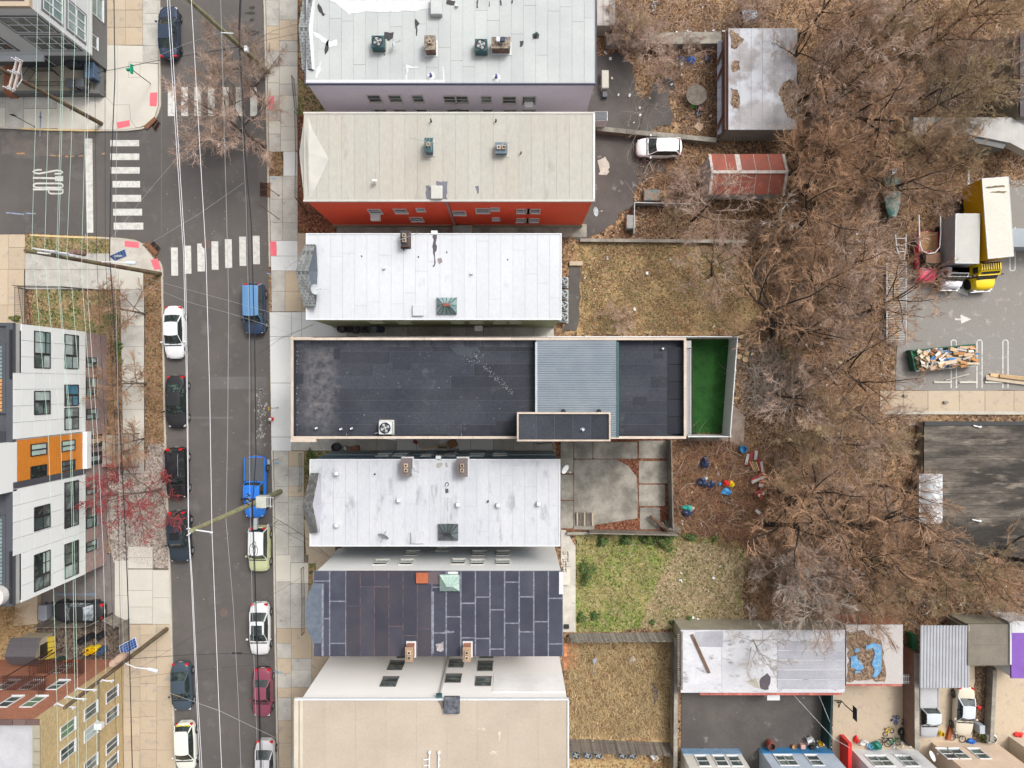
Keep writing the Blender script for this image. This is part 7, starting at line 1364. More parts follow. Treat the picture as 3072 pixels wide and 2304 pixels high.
# main pole by the blue pickup
t,a,b=utility_pole('tall mossy utility pole leaning over the street from the white pavement slab',(842,1474),(574,1592),16.5,WOODPG,.21)
for q,z_ in(((566,1604),16.6),((636,1597),16.2),((565,1585),16.3)):arm(t,b+Vector((0,0,-.3)),P(*q,z_),FLASH,.05);insul(t,P(*q,z_))
c=P(783,1507,6.0);mb=MB();mb.cbox((c.x-.42,c.y-.48,5.2),(c.x+.42,c.y+.48,6.1),.05);build(mb,'cable_box',mat('box_ivory',(.55,.56,.50),.5),t);mb=MB();e=P(806,1500,5.8);mb.tube([(c.x+.4,c.y+.35,5.8),(c.x+.95,c.y+.35,5.8)],.03,4);mb.tube([(c.x+.4,c.y-.35,5.8),(c.x+.95,c.y-.35,5.8)],.03,4);mb.tube([(c.x+.7,c.y+.5,5.8),(c.x+.7,c.y-.5,5.8)],.03,4);build(mb,'bracket',FLASH,t)
c=P(766,1572,7.2);mb=MB();mb.cbox((c.x-.14,c.y-.45,6.9),(c.x+.14,c.y+.45,7.3),.04);build(mb,'splice_box',STEEL,t)
rd=random.Random(8)
for k in range(7):p=P(752+rd.uniform(-8,8),1500+rd.uniform(-14,14),7.6);mb=MB();mb.tube([p,p+Vector((rd.uniform(-.25,.25),rd.uniform(-.25,.25),.2))],.05,5);build(mb,'clamp',random.choice([CHROME,BLACK,STEEL]),t)
for k,(x,y,s_) in enumerate(((762,1635,.30),(766,1652,.38),(766,1450,.28),(757,1650,.5))):c=P(x,y,7.4);mb=MB();mb.tube([c+Vector((s_*.5*math.cos(q*.5236),s_*math.sin(q*.5236),0)) for q in range(13)],.022,5);build(mb,'cable_coil',WIREK,t)
# upper pole reaching down over the street tree
t,a,b=utility_pole('mossy utility pole rising over the upper street behind the bare tree',(806,217),(560,-6),14.5,WOODPG,.19)
c=P(737,145,6.8);mb=MB();mb.cbox((c.x-.12,c.y-.28,6.5),(c.x+.14,c.y+.2,6.9),.04);build(mb,'cable_box',FLASH,t);arm(t,P(664,98,10),P(700,100,9.5),FLASH,.04);arm(t,P(664,98,10),P(662,112,9.4),FLASH,.04)
# pole with double crossarm, upper left
t,a,b=utility_pole('mossy utility pole with double crossarm above the upper left pavement',(306,372),(-40,185),14.8,WOODP,.17)
for p0,p1 in(((52,178),(26,270)),((64,184),(40,276))):
 u,v=P(*p0,13.2),P(*p1,13.2);mb=MB();mb.tube([u,v],.09,4);build(mb,'crossarm',mat('arm_pinkish',(.50,.42,.38),.8),t)
 for q in(.02,.42,.95):insul(t,u.lerp(v,q)+Vector((-.15,0,.1)),s=.14);insul(t,u.lerp(v,q)+Vector((.15,0,.1)),s=.14)
arm(t,P(66,238,12.5),P(50,262,13),FLASH,.04);arm(t,P(66,238,12.5),P(62,205,13),FLASH,.04)
# corner pole with solar panel, across the side street corner
t,a,b=utility_pole('brown utility pole with solar panel and lamp leaning from the lower corner',(483,822),(75,752),14.3,WOODP,.17)
for x,y,z_ in((135,751,12.6),(168,757,12.2),(205,766,11.6),(112,758,13.4),(190,763,12.0)):
 p=P(x,y,z_);arm(t,p+Vector((-.7,.1,0)),p+Vector((.9,-.1,0)),FLASH,.06);insul(t,p+Vector((-.7,.1,.02)),s=.14);insul(t,p+Vector((.9,-.1,.02)),s=.14)
for x,z_ in((222,11),(240,10.6)):p=P(x,770,z_);mb=MB();mb.lathe((p.x,p.y+.3,z_-.5),[(.2,0),(.24,.4),(.2,.8)],12);build(mb,'transformer',mat('transformer_rust',(.24,.15,.12),.7),t)
def solar(par,q,z_):
 A=[P(x,y,zz) for(x,y),zz in zip(q,z_)];mb=MB();n_=(A[1]-A[0]).cross(A[3]-A[0]).normalized();n_=n_ if n_.z>0 else-n_
 mb.add([p for p in A]+[p-n_*.05 for p in A],[(0,1,2,3),(7,6,5,4),(0,4,5,1),(1,5,6,2),(2,6,7,3),(3,7,4,0)]);o=build(mb,'solar_panel',FLASH,par)
 for i in range(6):
  for j in range(4):
   f_=lambda u,v:(A[0].lerp(A[1],u)).lerp(A[3].lerp(A[2],u),v)+n_*.012
   u0,u1,v0,v1=.03+.94*i/6+.006,.03+.94*(i+1)/6-.006,.05+.9*j/4+.008,.05+.9*(j+1)/4-.008;mb=MB();mb.add([f_(u0,v0),f_(u1,v0),f_(u1,v1),f_(u0,v1)],[(0,1,2,3)]);build(mb,'solar_cell',mat('solar_blue',(.015,.06,.22),.25,s=5,c2=(.03,.12,.36),rnd=.25,spec=.7,fine=0),o)
solar(t,[(328,784),(375,747),(380,768),(345,784)],[7,7,6.8,6.8]) if 0 else solar(t,[(326,768),(375,746),(381,769),(344,784)],[6.2,6.8,6.4,5.9])
def lamp(par,p0,p1,nm='lamp_head'):
 mb=MB();mb.tube([p0,p0.lerp(p1,.5)+Vector((0,0,.25)),p1],.045,6);build(mb,'lamp_arm',FLASH,par);d=(p1-p0).normalized();mb=MB();mb.tube([p1-d*.05,p1+d*.2,p1+d*.5,p1+d*.72],.13,10,.16);mb.v=[(v[0],v[1],p1.z+(v[2]-p1.z)*.6) for v in mb.v];build(mb,nm,mat('lamp_pale_blue',(.62,.68,.75),.4),par,smooth=60)
lamp(t,P(306,786,8.5),P(380,788,8.4))
# lower left pole
t,a,b=utility_pole('brown utility pole with solar panel, street lamp and cross arms before the brick building',(502,1886),(193,2124),15.0,WOODP,.17)
for(x0,y0),(x1,y1),z_ in(((171,2110),(225,2122),14.4),((202,2089),(257,2097),13.8),((233,2065),(288,2069),13.1),((308,2040),(340,2041),11.6)):
 p,q=P(x0,y0,z_),P(x1,y1,z_-.2);arm(t,p,p.lerp(q,.5)+Vector((0,0,.15)),FLASH,.05);arm(t,p.lerp(q,.5)+Vector((0,0,.15)),q,FLASH,.05);insul(t,p,s=.15);insul(t,q,s=.15)
for x,y in((352,1980),(336,1993)):p=P(x,y,9.5);mb=MB();mb.lathe((p.x,p.y,8.6),[(.25,0),(.3,.1),(.3,.8),(.22,.92)],14);build(mb,'transformer',mat('transformer_tan',(.46,.32,.24),.6),t,smooth=40)
solar(t,[(357,1938),(406,1911),(414,1942),(363,1969)],[6.6,7.1,6.8,6.3]);lamp(t,P(376,1990,8.6),P(446,2007,8.4))
# signs
def sign(label,base,h,az,r_=.42,dirv=(1,0),oct_=True):
 a=P(*base);t=tag(empty('traffic_sign',a),label,'sign');mb=MB();mb.tube([a,a+Vector((0,0,h))],.03,6);build(mb,'post',STEEL,t)
 d=Vector((dirv[0],dirv[1],0)).normalized();s=Vector((-d.y,d.x,0));up=(Vector((0,0,.80))+d*(-.6)).normalized();c=a+Vector((0,0,h-.2));nrm=s.cross(up);nrm=nrm if nrm.dot(d)>0 else-nrm
 def ring(R_,off,n=8):return[c+nrm*off+s*(R_*math.cos(math.pi/8+i*2*math.pi/n))+up*(R_*math.sin(math.pi/8+i*2*math.pi/n)) for i in range(n)]
 for R_,o0,m in((r_,.01,WHITE),(r_*.93,.02,REDP)):mb=MB();f_=ring(R_,o0);g_=ring(R_,o0-.012);mb.add(f_+g_,[tuple(range(8)),tuple(range(15,7,-1))]+[(i,(i+1)%8,8+(i+1)%8,8+i) for i in range(8)]);build(mb,'sign_face',m,t)
 me=bpy.data.curves.new('lettering','FONT');me.body='STOP';me.size=r_*.72;me.align_x='CENTER';me.align_y='CENTER';me.extrude=.003
 tmp=bpy.data.objects.new('lettering_curve',me);COL.objects.link(tmp);bpy.context.view_layer.update();mm_=bpy.data.meshes.new_from_object(tmp.evaluated_get(bpy.context.evaluated_depsgraph_get()));bpy.data.objects.remove(tmp);o=bpy.data.objects.new('lettering',mm_);COL.objects.link(o);o.parent=t;mm_.materials.clear();mm_.materials.append(WHITE);xa=up.cross(nrm).normalized();M_=Matrix((xa,up,nrm)).transposed().to_4x4();M_.translation=(c+nrm*.03)-a;o.matrix_local=M_
 return t
sign('red octagonal stop sign beside the pole foot above the side street',(272,358),3.0,0,dirv=(-1,-.12));sign('red octagonal stop sign on the grass strip below the side street',(310,735),2.8,0,dirv=(-1,.05))
a=P(453,252);t=tag(empty('street_name_sign',a),'green street name sign on a dark red post at the upper corner','sign');b=P(400,212,4.2);mb=MB();mb.tube([a,b],.035,6);build(mb,'post',mat('post_maroon',(.16,.03,.035),.6),t)
for q in((b+Vector((-.5,.0,0)),b+Vector((.05,.0,0))),(b+Vector((.05,-.38,.2)),b+Vector((.05,.38,.2)))):
 d=(q[1]-q[0]).normalized();n_=Vector((-d.y,d.x,0))*.06;mb=MB();vs=[q[0]-n_,q[1]-n_,q[1]+n_,q[0]+n_];mb.add(vs+[v+Vector((0,0,.22))+n_*.8 for v in vs],[(3,2,1,0),(4,5,6,7),(0,1,5,4),(1,2,6,5),(2,3,7,6),(3,0,4,7)]);build(mb,'name_blade',mat('sign_green',(.0,.30,.16),.5),t)
def post(label,base,h,m=IRON,headm=None,hs=(.3,.04,.4),r_=.03,lean=(0,0),name='sign_post',cat='post'):
 a=P(*base);t=tag(empty(name,a),label,cat);b=a+Vector((lean[0],lean[1],h));mb=MB();mb.tube([a,b],r_,6);build(mb,'post',m,t)
 mb=MB();mb.lathe((a.x,a.y,.12),[(.07,0),(.07,.02),(.03,.06)],8);build(mb,'foot',m,t)
 if headm:mb=MB();mb.box((b.x-hs[0]/2,b.y-hs[1]/2,b.z-hs[2]),(b.x+hs[0]/2,b.y+hs[1]/2,b.z));build(mb,'sign_plate',headm,t)
post('thin dark post at the kerb above the side street, left of the blue marks',(107,382),3.0,IRON,BLACK);post('short dark post on the pavement beside the tree pit drain',(838,588),2.6,WOODB,lean=(-.8,.5));post('short dark post above the lower right tactile plate',(838,658),2.6,WOODB,lean=(-.9,.7));post('grey post with yellow plate at the kerb above the hydrant',(835,1223),2.5,STEEL,mat('sign_yellow',(.80,.50,.02),.5),(.05,.3,.3))
post('brown footed post at the kerb beside the blue pickup bed',(836,1376),2.7,STEEL,FLASH,(.05,.4,.4));post('brown footed post at the kerb beside the pale green SUV',(834,1562),2.7,STEEL,FLASH,(.05,.4,.4))
# hydrant
a=P(818,1257);t=tag(empty('fire_hydrant',(a.x,a.y,.12)),'red fire hydrant with white cap on the pale pavement','hydrant');mb=MB();mb.lathe((0,0,0),[(.17,0),(.17,.04),(.11,.08),(.11,.5),(.15,.52),(.15,.56)],14);build(mb,'barrel',REDP,t,local=True,smooth=40);mb=MB();mb.lathe((0,0,.56),[(.15,0),(.13,.1),(.05,.16),(.03,.2)],14);build(mb,'cap',WHITE,t,local=True,smooth=40)
for s in(-1,1):mb=MB();mb.lathe((0,s*.16,.4),[(.06,-.05),(.06,.05)],10,'y');build(mb,'outlet',REDP,t,local=True)
mb=MB();mb.lathe((-.17,0,.38),[(.08,-.05),(.08,.05)],10,'x');build(mb,'pumper_outlet',BLACK,t,local=True)
# storm drains
def drain(label,pts,n,brickm=RUSTM):
 A=[P(x,y,.02) for x,y in pts];t=tag(empty('storm_drain',A[0]),label,'drain');mb=MB();mb.add([(p.x,p.y,.012) for p in A],[(0,1,2,3),(3,2,1,0)]);build(mb,'pit',BLACK,t)
 for i in range(n+1):p,q=A[0].lerp(A[1],i/n),A[3].lerp(A[2],i/n);mb=MB();mb.tube([p+Vector((0,0,.01)),q+Vector((0,0,.01))],.013,4);build(mb,'grate_bar',mat('iron_rusty',(.14,.09,.075),.8),t)
 for k in(0,.5,1):p,q=A[0].lerp(A[3],k),A[1].lerp(A[2],k);mb=MB();mb.tube([p+Vector((0,0,.012)),q+Vector((0,0,.012))],.03,4);build(mb,'grate_bar',mat('iron_rusty',(.14,.09,.075),.8),t)
 return t
drain('slatted storm drain in the gutter beside the tree pit',[(780,548),(804,548),(804,590),(780,590)],11);drain('slatted storm drain at the corner below the side street',[(444,738),(459,721),(483,746),(472,762)],9);drain('storm drain clogged with leaves under the bare street tree',[(452,374),(466,356),(482,370),(468,396)],7)
for pts,nm in(([(433,732),(442,724),(474,758),(465,767)],'brown steel kerb plate at the corner below the side street'),([(430,379),(463,350),(471,358),(440,388)],'brown steel kerb plate under the bare street tree'),([(802,548),(811,548),(811,592),(802,592)],'brown steel kerb plate beside the tree pit drain')):mb=MB();mb.prism(pp(pts,.16),.0,.16);tag(build(mb,'kerb_plate',mat('steel_brown',(.22,.10,.05),.7,v=.2,s=4)),nm,'kerb plate')
# ---- wires
def wire(label,pts,r_,m,cat='wire',group=None,sag=0,n=5):
 pts3=[P(*p) for p in pts];out_=[]
 for a,b in zip(pts3,pts3[1:]):
  for i in range(6):t_=i/6;q=a.lerp(b,t_);out_.append(q)
 out_.append(pts3[-1]);mb=MB();mb.tube([p for p in out_],r_,n,cap=False);o=build(mb,'overhead_wire',m);tag(o,label,cat,group);o.location=(0,0,0);return o
zW=16.3
wire('left strand of the bright white pair over the street',[(495,-150,zW),(502,0,zW),(527,400,15.6),(551,768,15.3),(560,1180,15.6),(565,1598,zW),(574,1740,16),(590,2100,15.4),(600,2304,15.2),(606,2450,15.2)],.016,WIREW)
wire('right strand of the bright white pair over the street',[(502,-150,zW),(509,0,zW),(533,400,15.7),(556,768,15.4),(563,1180,15.7),(566,1586,zW),(577,1740,16),(594,2100,15.5),(606,2304,15.3),(612,2450,15.2)],.016,WIREW)
wire('single bright white wire over the middle of the street',[(570,-150,zW),(574,0,zW),(597,400,15.7),(618,768,15.3),(629,1180,15.6),(636,1596,16.3),(645,1820,15.9),(656,2100,15.4),(665,2304,15.2),(670,2450,15.2)],.017,WIREW)
wire('thin grey twisted wire over the right lane',[(659,-150,12),(662,0,12),(678,579,11),(686,900,10.8),(683,1300,11),(678,1560,11.5),(700,1820,11),(715,2100,10.6),(723,2304,10.5),(728,2450,10.4)],.014,WIREY)
wire('thick black cable over the right kerb lane in the upper street',[(724,-150,8),(722,0,8),(718,110,7.6),(722,180,7.4),(736,463,7.1),(754,671,6.9),(764,1007,6.8),(768,1368,6.8),(758,1514,7.0),(768,1820,6.8),(776,2100,6.6),(781,2304,6.5),(786,2450,6.5)],.04,WIREK)
wire('upper part of the black bundle at the top edge of the street',[(724,-80,8),(722,0,8),(718,90,7.7)],.085,WIREK);wire('pale communication wire left of the black cable',[(716,160,7.6),(738,600,7.2),(748,1000,7),(748,1368,7),(750,1514,7.2),(757,1820,6.9),(766,2100,6.7),(775,2304,6.6)],.013,WIREY)
wire('thin dark communication wire beside the black cable',[(716,150,7.7),(742,620,7.3),(754,1100,7.1),(756,1514,7.3),(764,1820,7),(785,2200,6.8),(790,2304,6.7)],.016,WIREK);wire('dark service cable bundled under the pole transformer box',[(755,1510,7.3),(757,1560,7.2),(761,1600,7.1),(765,1700,7),(771,1900,6.9),(785,2304,6.7)],.03,WIREK)
wire('wavy thick black cable above the left pavement',[(341,-120,8),(342,0,8),(345,231,8),(338,400,7.8),(333,509,7.7),(329,768,7.7),(338,896,7.6),(361,1294,7.5),(377,1611,7.5),(385,1820,7.6),(397,2304,7.4),(402,2450,7.3)],.038,WIREK)
gx=[(113,95,109,145,171),(150,134,143,182,202),(188,170,176,210,225),(193,175,180,214,233),(228,200,216,250,257),(262,245,248,280,288)]
nmG=['first','second','third','fourth','fifth','sixth']
for i,(x0,x1,x2,x3,x4) in enumerate(gx):
 yk=(752,754,758,758,764,770)[i];yt2=(2110,2089,2122,2065,2097,2069)[i]
 wire(nmG[i]+' from the left of the pale green transmission wires above the left buildings',[(x0+2,-150,13.2),(x0,0,13.1),((x0+x1)/2+2,380,12.8),(x1,yk,12.6),(x2,868,12.6),(x3,1300,12.8),((x3+x4)/2+2,1750,13.2),(x4,yt2,14),(x4+5,2450,13.6)],.013,WIREG,group='pale green transmission wires')
wire('pale wire along the front of the brick base',[(272,0,9),(262,420,8.8),(262,868,8.6),(292,1300,8.8),(310,1660,9),(318,2040,9.4)],.012,FLASH);wire('dark thin wire left of the thick black cable',[(285,280,7.9),(290,768,7.7),(315,1294,7.6),(330,1620,7.7),(352,2304,7.6)],.016,WIREK,group='thin dark wires above the left pavement');wire('dark thin wire between the signs and the thick cable',[(315,240,7.9),(316,768,7.7),(345,1294,7.6),(356,1620,7.7),(371,2304,7.6)],.016,WIREK,group='thin dark wires above the left pavement');wire('grey thin wire above the left pavement edge',[(355,0,7.9),(350,430,7.7),(345,768,7.6),(352,1100,7.6),(362,1620,7.7),(380,2304,7.6)],.014,WIREY)
zs=7.
for lab,pts,r_,m in(('dark service wire crossing from the grey corner house to the upper pole',[(293,218,5),(480,180,6.2),(600,160,6.6),(720,140,6.8)],.022,WIREK),('light service wire crossing below the navy sedan',[(293,228,5),(420,192,5.8),(560,130,6.4),(664,98,7)],.009,WIREY),('upper dashed wire running diagonally over the intersection',[(336,712,7.6),(440,580,7.4),(528,477,7.2),(600,400,7.2),(735,330,7)],.008,WIREY),('lower dashed wire running diagonally over the intersection',[(345,790,7.6),(480,712,7.4),(600,640,7.3),(731,548,7)],.008,WIREY),
('upper pale wire slanting across the street below the lower crosswalk',[(440,835,8),(560,868,7.6),(690,903,7.4),(830,942,6.6),(905,960,5.5)],.009,WIREY),('lower pale wire slanting across the street below the lower crosswalk',[(430,850,8),(560,905,7.6),(690,940,7.4),(800,975,6.6),(870,1000,5.5)],.009,WIREY),
('dark wire slanting up from the brick building to the pale green SUV side',[(384,2025,8),(600,1895,7.4),(755,1820,7),(900,1735,6)],.010,WIREK),('dark wire with a splice crossing above the steel blue sedan',[(384,1977,8),(560,1965,7.6),(700,1960,7.3),(765,1963,7)],.018,WIREK),('dark wire crossing directly above the steel blue sedan',[(384,2036,8),(540,2016,7.6),(700,2000,7.3),(765,1995,7)],.010,WIREK),
('pale wire slanting across the steel blue sedan to the right kerb',[(384,2040,8),(520,2083,7.5),(660,2133,7.2),(830,2215,6.6),(900,2260,6)],.013,WIREY),
('service wire from the pole to the sage walled house, upper of the two',[(770,1065,7),(850,1010,6.8),(940,975,6.5)],.010,WIREK),('service wire from the pole to the sage walled house, lower of the two',[(775,1030,7),(860,1010,6.8),(940,972,6.3)],.010,WIREK),
('service wire to the pale beige house from the main pole',[(756,1512,7),(900,1600,6.6),(990,1672,6)],.015,WIREK),('second service wire to the pale beige house',[(756,1545,7),(900,1620,6.4),(988,1674,5.6)],.010,WIREK),('service wire from the top right edge of the street to the grey roofed house',[(716,150,7.5),(820,92,7.4),(905,70,8)],.010,WIREK),('second service wire to the shingled bay of the grey roofed house',[(716,150,7.5),(800,120,7.4),(905,98,8)],.012,WIREK),
('loose white line across the asphalt yard',[(2382,2086,2.2),(2500,2215,2),(2560,2250,1.5)],.012,WHITE),('second loose white line over the dark green fence',[(2456,2084,2.2),(2500,2190,1.5)],.012,WHITE)):
 wire(lab,pts,r_,m)
mb=MB();mb.tube([P(696,1960,7.35),P(725,1960,7.3)],.07,6);tag(build(mb,'cable_splice',WIREK),'black splice sleeve on the wire above the steel blue sedan','cable splice')
# ================================================================== trees
def tree_mesh(seed,Ht,R_,trunk_r,lean=(0,0),l1=8,l2=6,l3=6,l4=5,l5=0,fork=.35,up=.55,tw_r=.012,bud=False,tilt=1.0,multi=1,jit=.16):
 rd=random.Random(seed);T=MB();C=MB();Bd=MB()
 def seg_pts(p,d,L_,n,wob,gr):
  pts=[p.copy()];d=d.copy()
  for i in range(n):
   d=(d+Vector((rd.gauss(0,wob),rd.gauss(0,wob),rd.gauss(0,wob)+gr))).normalized();pts.append(pts[-1]+d*L_/n)
  return pts
 def at(pts,u):
  k=u*(len(pts)-1);i=min(int(k),len(pts)-2);return pts[i].lerp(pts[i+1],k-i),(pts[i+1]-pts[i]).normalized()
 def cone(mb,pts,r0,r1,n=3):mb.tube(pts,r0,n,r1,cap=False)
 def spread(d,ang):
  a=d.orthogonal().normalized();b=d.cross(a);th=rd.uniform(0,2*math.pi);return(d*math.cos(ang)+(a*math.cos(th)+b*math.sin(th))*math.sin(ang)).normalized()
 for mm in range(multi):
  d0=Vector((lean[0],lean[1],1)) if multi==1 else Vector((lean[0]+.5*math.cos(mm*2.4+seed),lean[1]+.5*math.sin(mm*2.4+seed),1));d0.normalize()
  tl=Ht*.80;tp=seg_pts(Vector((0,0,0)),d0,tl,7,.05,.02);T.tube(tp,trunk_r,8,trunk_r*.22)
  for i in range(l1):
   u=fork+(1-fork)*(i+.5*rd.random())/l1;p,d=at(tp,min(u,.99));az=i*2.4+seed;hz=Vector((math.cos(az),math.sin(az),0))
   ud=up*(.6+.8*u);dd=(hz+Vector((0,0,ud))+d*.3).normalized();L1=R_*rd.uniform(.75,1.05)*(1.1-.45*(u-fork)/(1-fork))/max(.5,math.hypot(dd.x,dd.y))*.95
   r1=trunk_r*.42*(1.15-u*.6);lp=seg_pts(p,dd,L1,6,jit*.7,.04);T.tube(lp,r1,6,r1*.25,cap=False)
   for j in range(l2):
    v=.22+.78*(j+rd.random()*.6)/l2;p2,d2=at(lp,min(v,.99));L2=L1*.50*(1.15-.6*v)*rd.uniform(.7,1.2);bp=seg_pts(p2,(spread(d2,rd.uniform(.5,.95))+Vector((0,0,.12))).normalized(),L2,4,jit,.03);r2=max(r1*.40*(1.1-v*.6),.02);cone(C,bp,r2,r2*.35,4)
    for k in range(l3):
     w_=.15+.85*(k+rd.random()*.7)/l3;p3,d3=at(bp,min(w_,.99));L3=max(.5,L2*.48*(1.2-.6*w_))*rd.uniform(.7,1.25);cp=seg_pts(p3,spread(d3,rd.uniform(.4,.85)),L3,3,jit,.02);r3=max(r2*.40,tw_r*1.15);cone(C,cp,r3,tw_r*.8)
     for m in range(l4):
      x_=.1+.9*(m+rd.random())/l4;p4,d4=at(cp,min(x_,.99));L4=max(.3,L3*.55)*rd.uniform(.6,1.25);dp=seg_pts(p4,spread(d4,rd.uniform(.35,.8)),L4,2,jit,.0);cone(C,dp,tw_r,tw_r*.35)
      for q in range(l5):p5,d5=at(dp,rd.uniform(.2,.9));cone(C,[p5,p5+spread(d5,.6)*rd.uniform(.15,.4)],tw_r*.8,tw_r*.3)
      if bud:
       for q in range(2):
        c=at(dp,rd.uniform(.1,1.))[0];e=.045;Bd.add([c+Vector((e,0,0)),c+Vector((0,e,e)),c+Vector((-e,0,0)),c+Vector((0,-e,e*.5))],[(0,1,2),(0,2,3)])
 return T,C,Bd
NT=[0]
def mk_tree(label,seed,base,twig,bark=BARK,group=None,name='bare_tree',cat='tree',z=0,rz=0,sc=1.,**kw):
 T,C,Bd=tree_mesh(seed,**kw);t=tag(empty(name,(base[0],base[1],z),rz),label,cat,group);t.scale=(sc,)*3
 build(T,'trunk',bark,t,local=True,smooth=60);build(C,'crown',twig,t,local=True)
 if kw.get('bud'):build(Bd,'buds',REDBUD,t,local=True)
 return t
# street tree on the right kerb whose crown hangs over the crossing
b=P(799,440);mk_tree('large bare street tree whose crown hangs over the upper crosswalk',3,(b.x,b.y),TWIGP,Ht=8.2,R_=5.2,trunk_r=.17,lean=(-.55,.12),l1=10,l2=8,l3=8,l4=7,l5=1,fork=.12,up=.3,tw_r=.0105,name='street_tree')
b=P(800,320);mk_tree('bare street tree by the pink plate, reaching over the upper lane beside the pole',8,(b.x,b.y),TWIGP,Ht=8.0,R_=4.2,trunk_r=.13,lean=(-.38,.30),l1=10,l2=8,l3=7,l4=7,l5=1,fork=.15,up=.3,tw_r=.0105,name='street_tree')
for(x,y),sd,R0_,Ht_,lab in(((437,942),21,3.0,6.2,'small bare tree on the verge nearest to the lower corner pole'),((442,1150),22,2.6,5.6,'second small bare tree on the left verge, beside the glossy black sedan'),((448,1312),23,2.4,5.2,'third small bare tree on the left verge, above the red budded tree')):
 b=P(x,y);mk_tree(lab,sd,(b.x,b.y),TWIG,mat('bark_greyish',(.17,.13,.105),.95,v=.2,s=3),None,'street_tree',Ht=Ht_,R_=R0_,trunk_r=.10,lean=(-.3,0),l1=11,l2=6,l3=6,l4=5,fork=.10,up=.3,tw_r=.013)
b=P(486,1466);mk_tree('red budded tree beside the black SUV on the left verge',31,(b.x,b.y),mat('twigs_dark_red',(.25,.07,.06),.9,v=.2,s=2),mat('bark_greyish',(.17,.13,.105)),None,'street_tree',Ht=6.2,R_=3.9,trunk_r=.13,lean=(-.38,-.05),l1=10,l2=7,l3=6,l4=4,fork=.12,up=.3,tw_r=.011,bud=True)
# prototypes for the thicket behind the houses
protos=[]
for k,(sd,tw,bk,kw) in enumerate(((41,TWIG,BARK,dict(Ht=11,R_=4.6,trunk_r=.22,l1=9,l2=7,l3=6,l4=5,up=.5)),(42,TWIGP,BARK,dict(Ht=9.5,R_=4.2,trunk_r=.16,l1=9,l2=7,l3=6,l4=5,up=.6)),(43,TWIGY,BARK,dict(Ht=9,R_=3.8,trunk_r=.14,l1=8,l2=7,l3=6,l4=6,up=.7)),(44,TWIGG,BARKL,dict(Ht=10,R_=4.4,trunk_r=.15,l1=8,l2=5,l3=6,l4=4,up=.45)),
(45,TWIG,mat('bark_dark',(.045,.036,.030),.95,fine=.3,s=2),dict(Ht=12,R_=5.4,trunk_r=.30,l1=8,l2=6,l3=6,l4=5,up=.5,fork=.2,lean=(.12,.05))),(46,TWIGP,BARK,dict(Ht=5,R_=3.0,trunk_r=.07,l1=7,l2=6,l3=6,l4=5,up=.5,fork=.12,multi=2)))):
 T,C,_=tree_mesh(sd,tw_r=.0135,**kw);protos.append((T,C,bk,tw,None))
zones=[ # (px box, number, proto choices, label, group)
((2420,0,2700,190),6,(0,1,5,4),'bare brown tree beyond the big garage near the top edge','trees at the top of the thicket'),
((2700,0,3060,150),6,(2,2,0),'ochre twigged bare tree in the top right thicket corner','ochre trees in the top right corner'),
((2440,190,2760,400),7,(1,0,5),'pinkish bare tree in the thicket right of the big garage','pinkish trees right of the big garage'),
((2790,200,3060,340),5,(2,1),'bare tree in front of the dark yard at the upper right','trees before the dark yard'),
((2380,420,2660,640),7,(0,4,1),'dark tree between the red metal shed and covered boat','trees between red shed and boat'),
((2660,380,2880,560),4,(2,0),'bare tree between the covered boat and the pale low building','trees above the yellow truck'),
((2320,640,2600,860),6,(0,4,1),'bare tree in the thicket left of the wire mesh strip','trees left of the wire mesh strip'),
((2420,860,2660,1130),8,(1,1,0,4),'pinkish bare tree between the turf yard and the debris container','trees between turf yard and parking lot'),
((2330,1150,2660,1420),8,(1,2,0),'tan bare tree in the thicket left of the dark stained roof','trees left of the dark stained roof'),
((2330,1430,2740,1650),8,(0,4,1),'brown bare tree beside the barrel skylight building','trees beside the skylight building'),
((2330,1660,2560,1850),6,(3,1,5),'pale twigged bare tree above the peeling garage roof','pale trees above the peeling roof'),
((2560,1680,2820,1820),6,(4,0,2),'dark limbed bare tree above the torn blue tarp','trees above the blue tarp'),
((2820,1700,3080,1810),5,(4,2,0),'dark limbed bare tree above the carport and purple roof','trees above the carport')]
rd=random.Random(11);made={}
def place_tree(k,x,y,sc,rz,label,group,tilt=(0,0),hpx=5.):
 c=P(x,y,hpx)
 if k not in made:
  T,C,bk,tw,_=protos[k];t=empty('bare_tree',(c.x,c.y,0),rz);build(T,'trunk',bk,t,local=True,smooth=60);build(C,'crown',tw,t,local=True);made[k]=t
 else:t=dup(made[k])
 t.location=(c.x,c.y,-.05);t.rotation_euler=(tilt[0],tilt[1],rz);t.scale=(sc,sc,sc*rd.uniform(.85,1.1));tag(t,label,'tree',group)
 return t
for(x0,y0,x1,y1),n,ks,lab,grp in zones:
 n=round(n*1.0);m=math.ceil(math.sqrt(n*(x1-x0)/(y1-y0)));rows=math.ceil(n/m);i=0
 for r_ in range(rows):
  for c_ in range(m):
   if i>=n:break
   x=x0+(x1-x0)*(c_+.5+rd.uniform(-.35,.35))/m;y=y0+(y1-y0)*(r_+.5+rd.uniform(-.35,.35))/rows
   place_tree(ks[i%len(ks)],x,y,rd.uniform(.62,.92),rd.uniform(0,6.28),lab+', '+('top','second','third','fourth','fifth','sixth')[r_]+' row, '+('first','second','third','fourth','fifth','sixth','seventh')[c_],grp,(rd.uniform(-.12,.12),rd.uniform(-.12,.12)));i+=1
place_tree(4,2440,330,.95,5.2,'dark forked tree at the lower right corner of the big garage',None,(.1,.35),hpx=1)
place_tree(4,2330,1000,1.0,2.2,'big black limbed tree beside the outer end of the turf yard',None,(-.05,.28),hpx=1);place_tree(4,2500,1590,.9,.4,'black limbed tree in front of the rust coloured brush near the skylight',None,(0,.2),hpx=1)
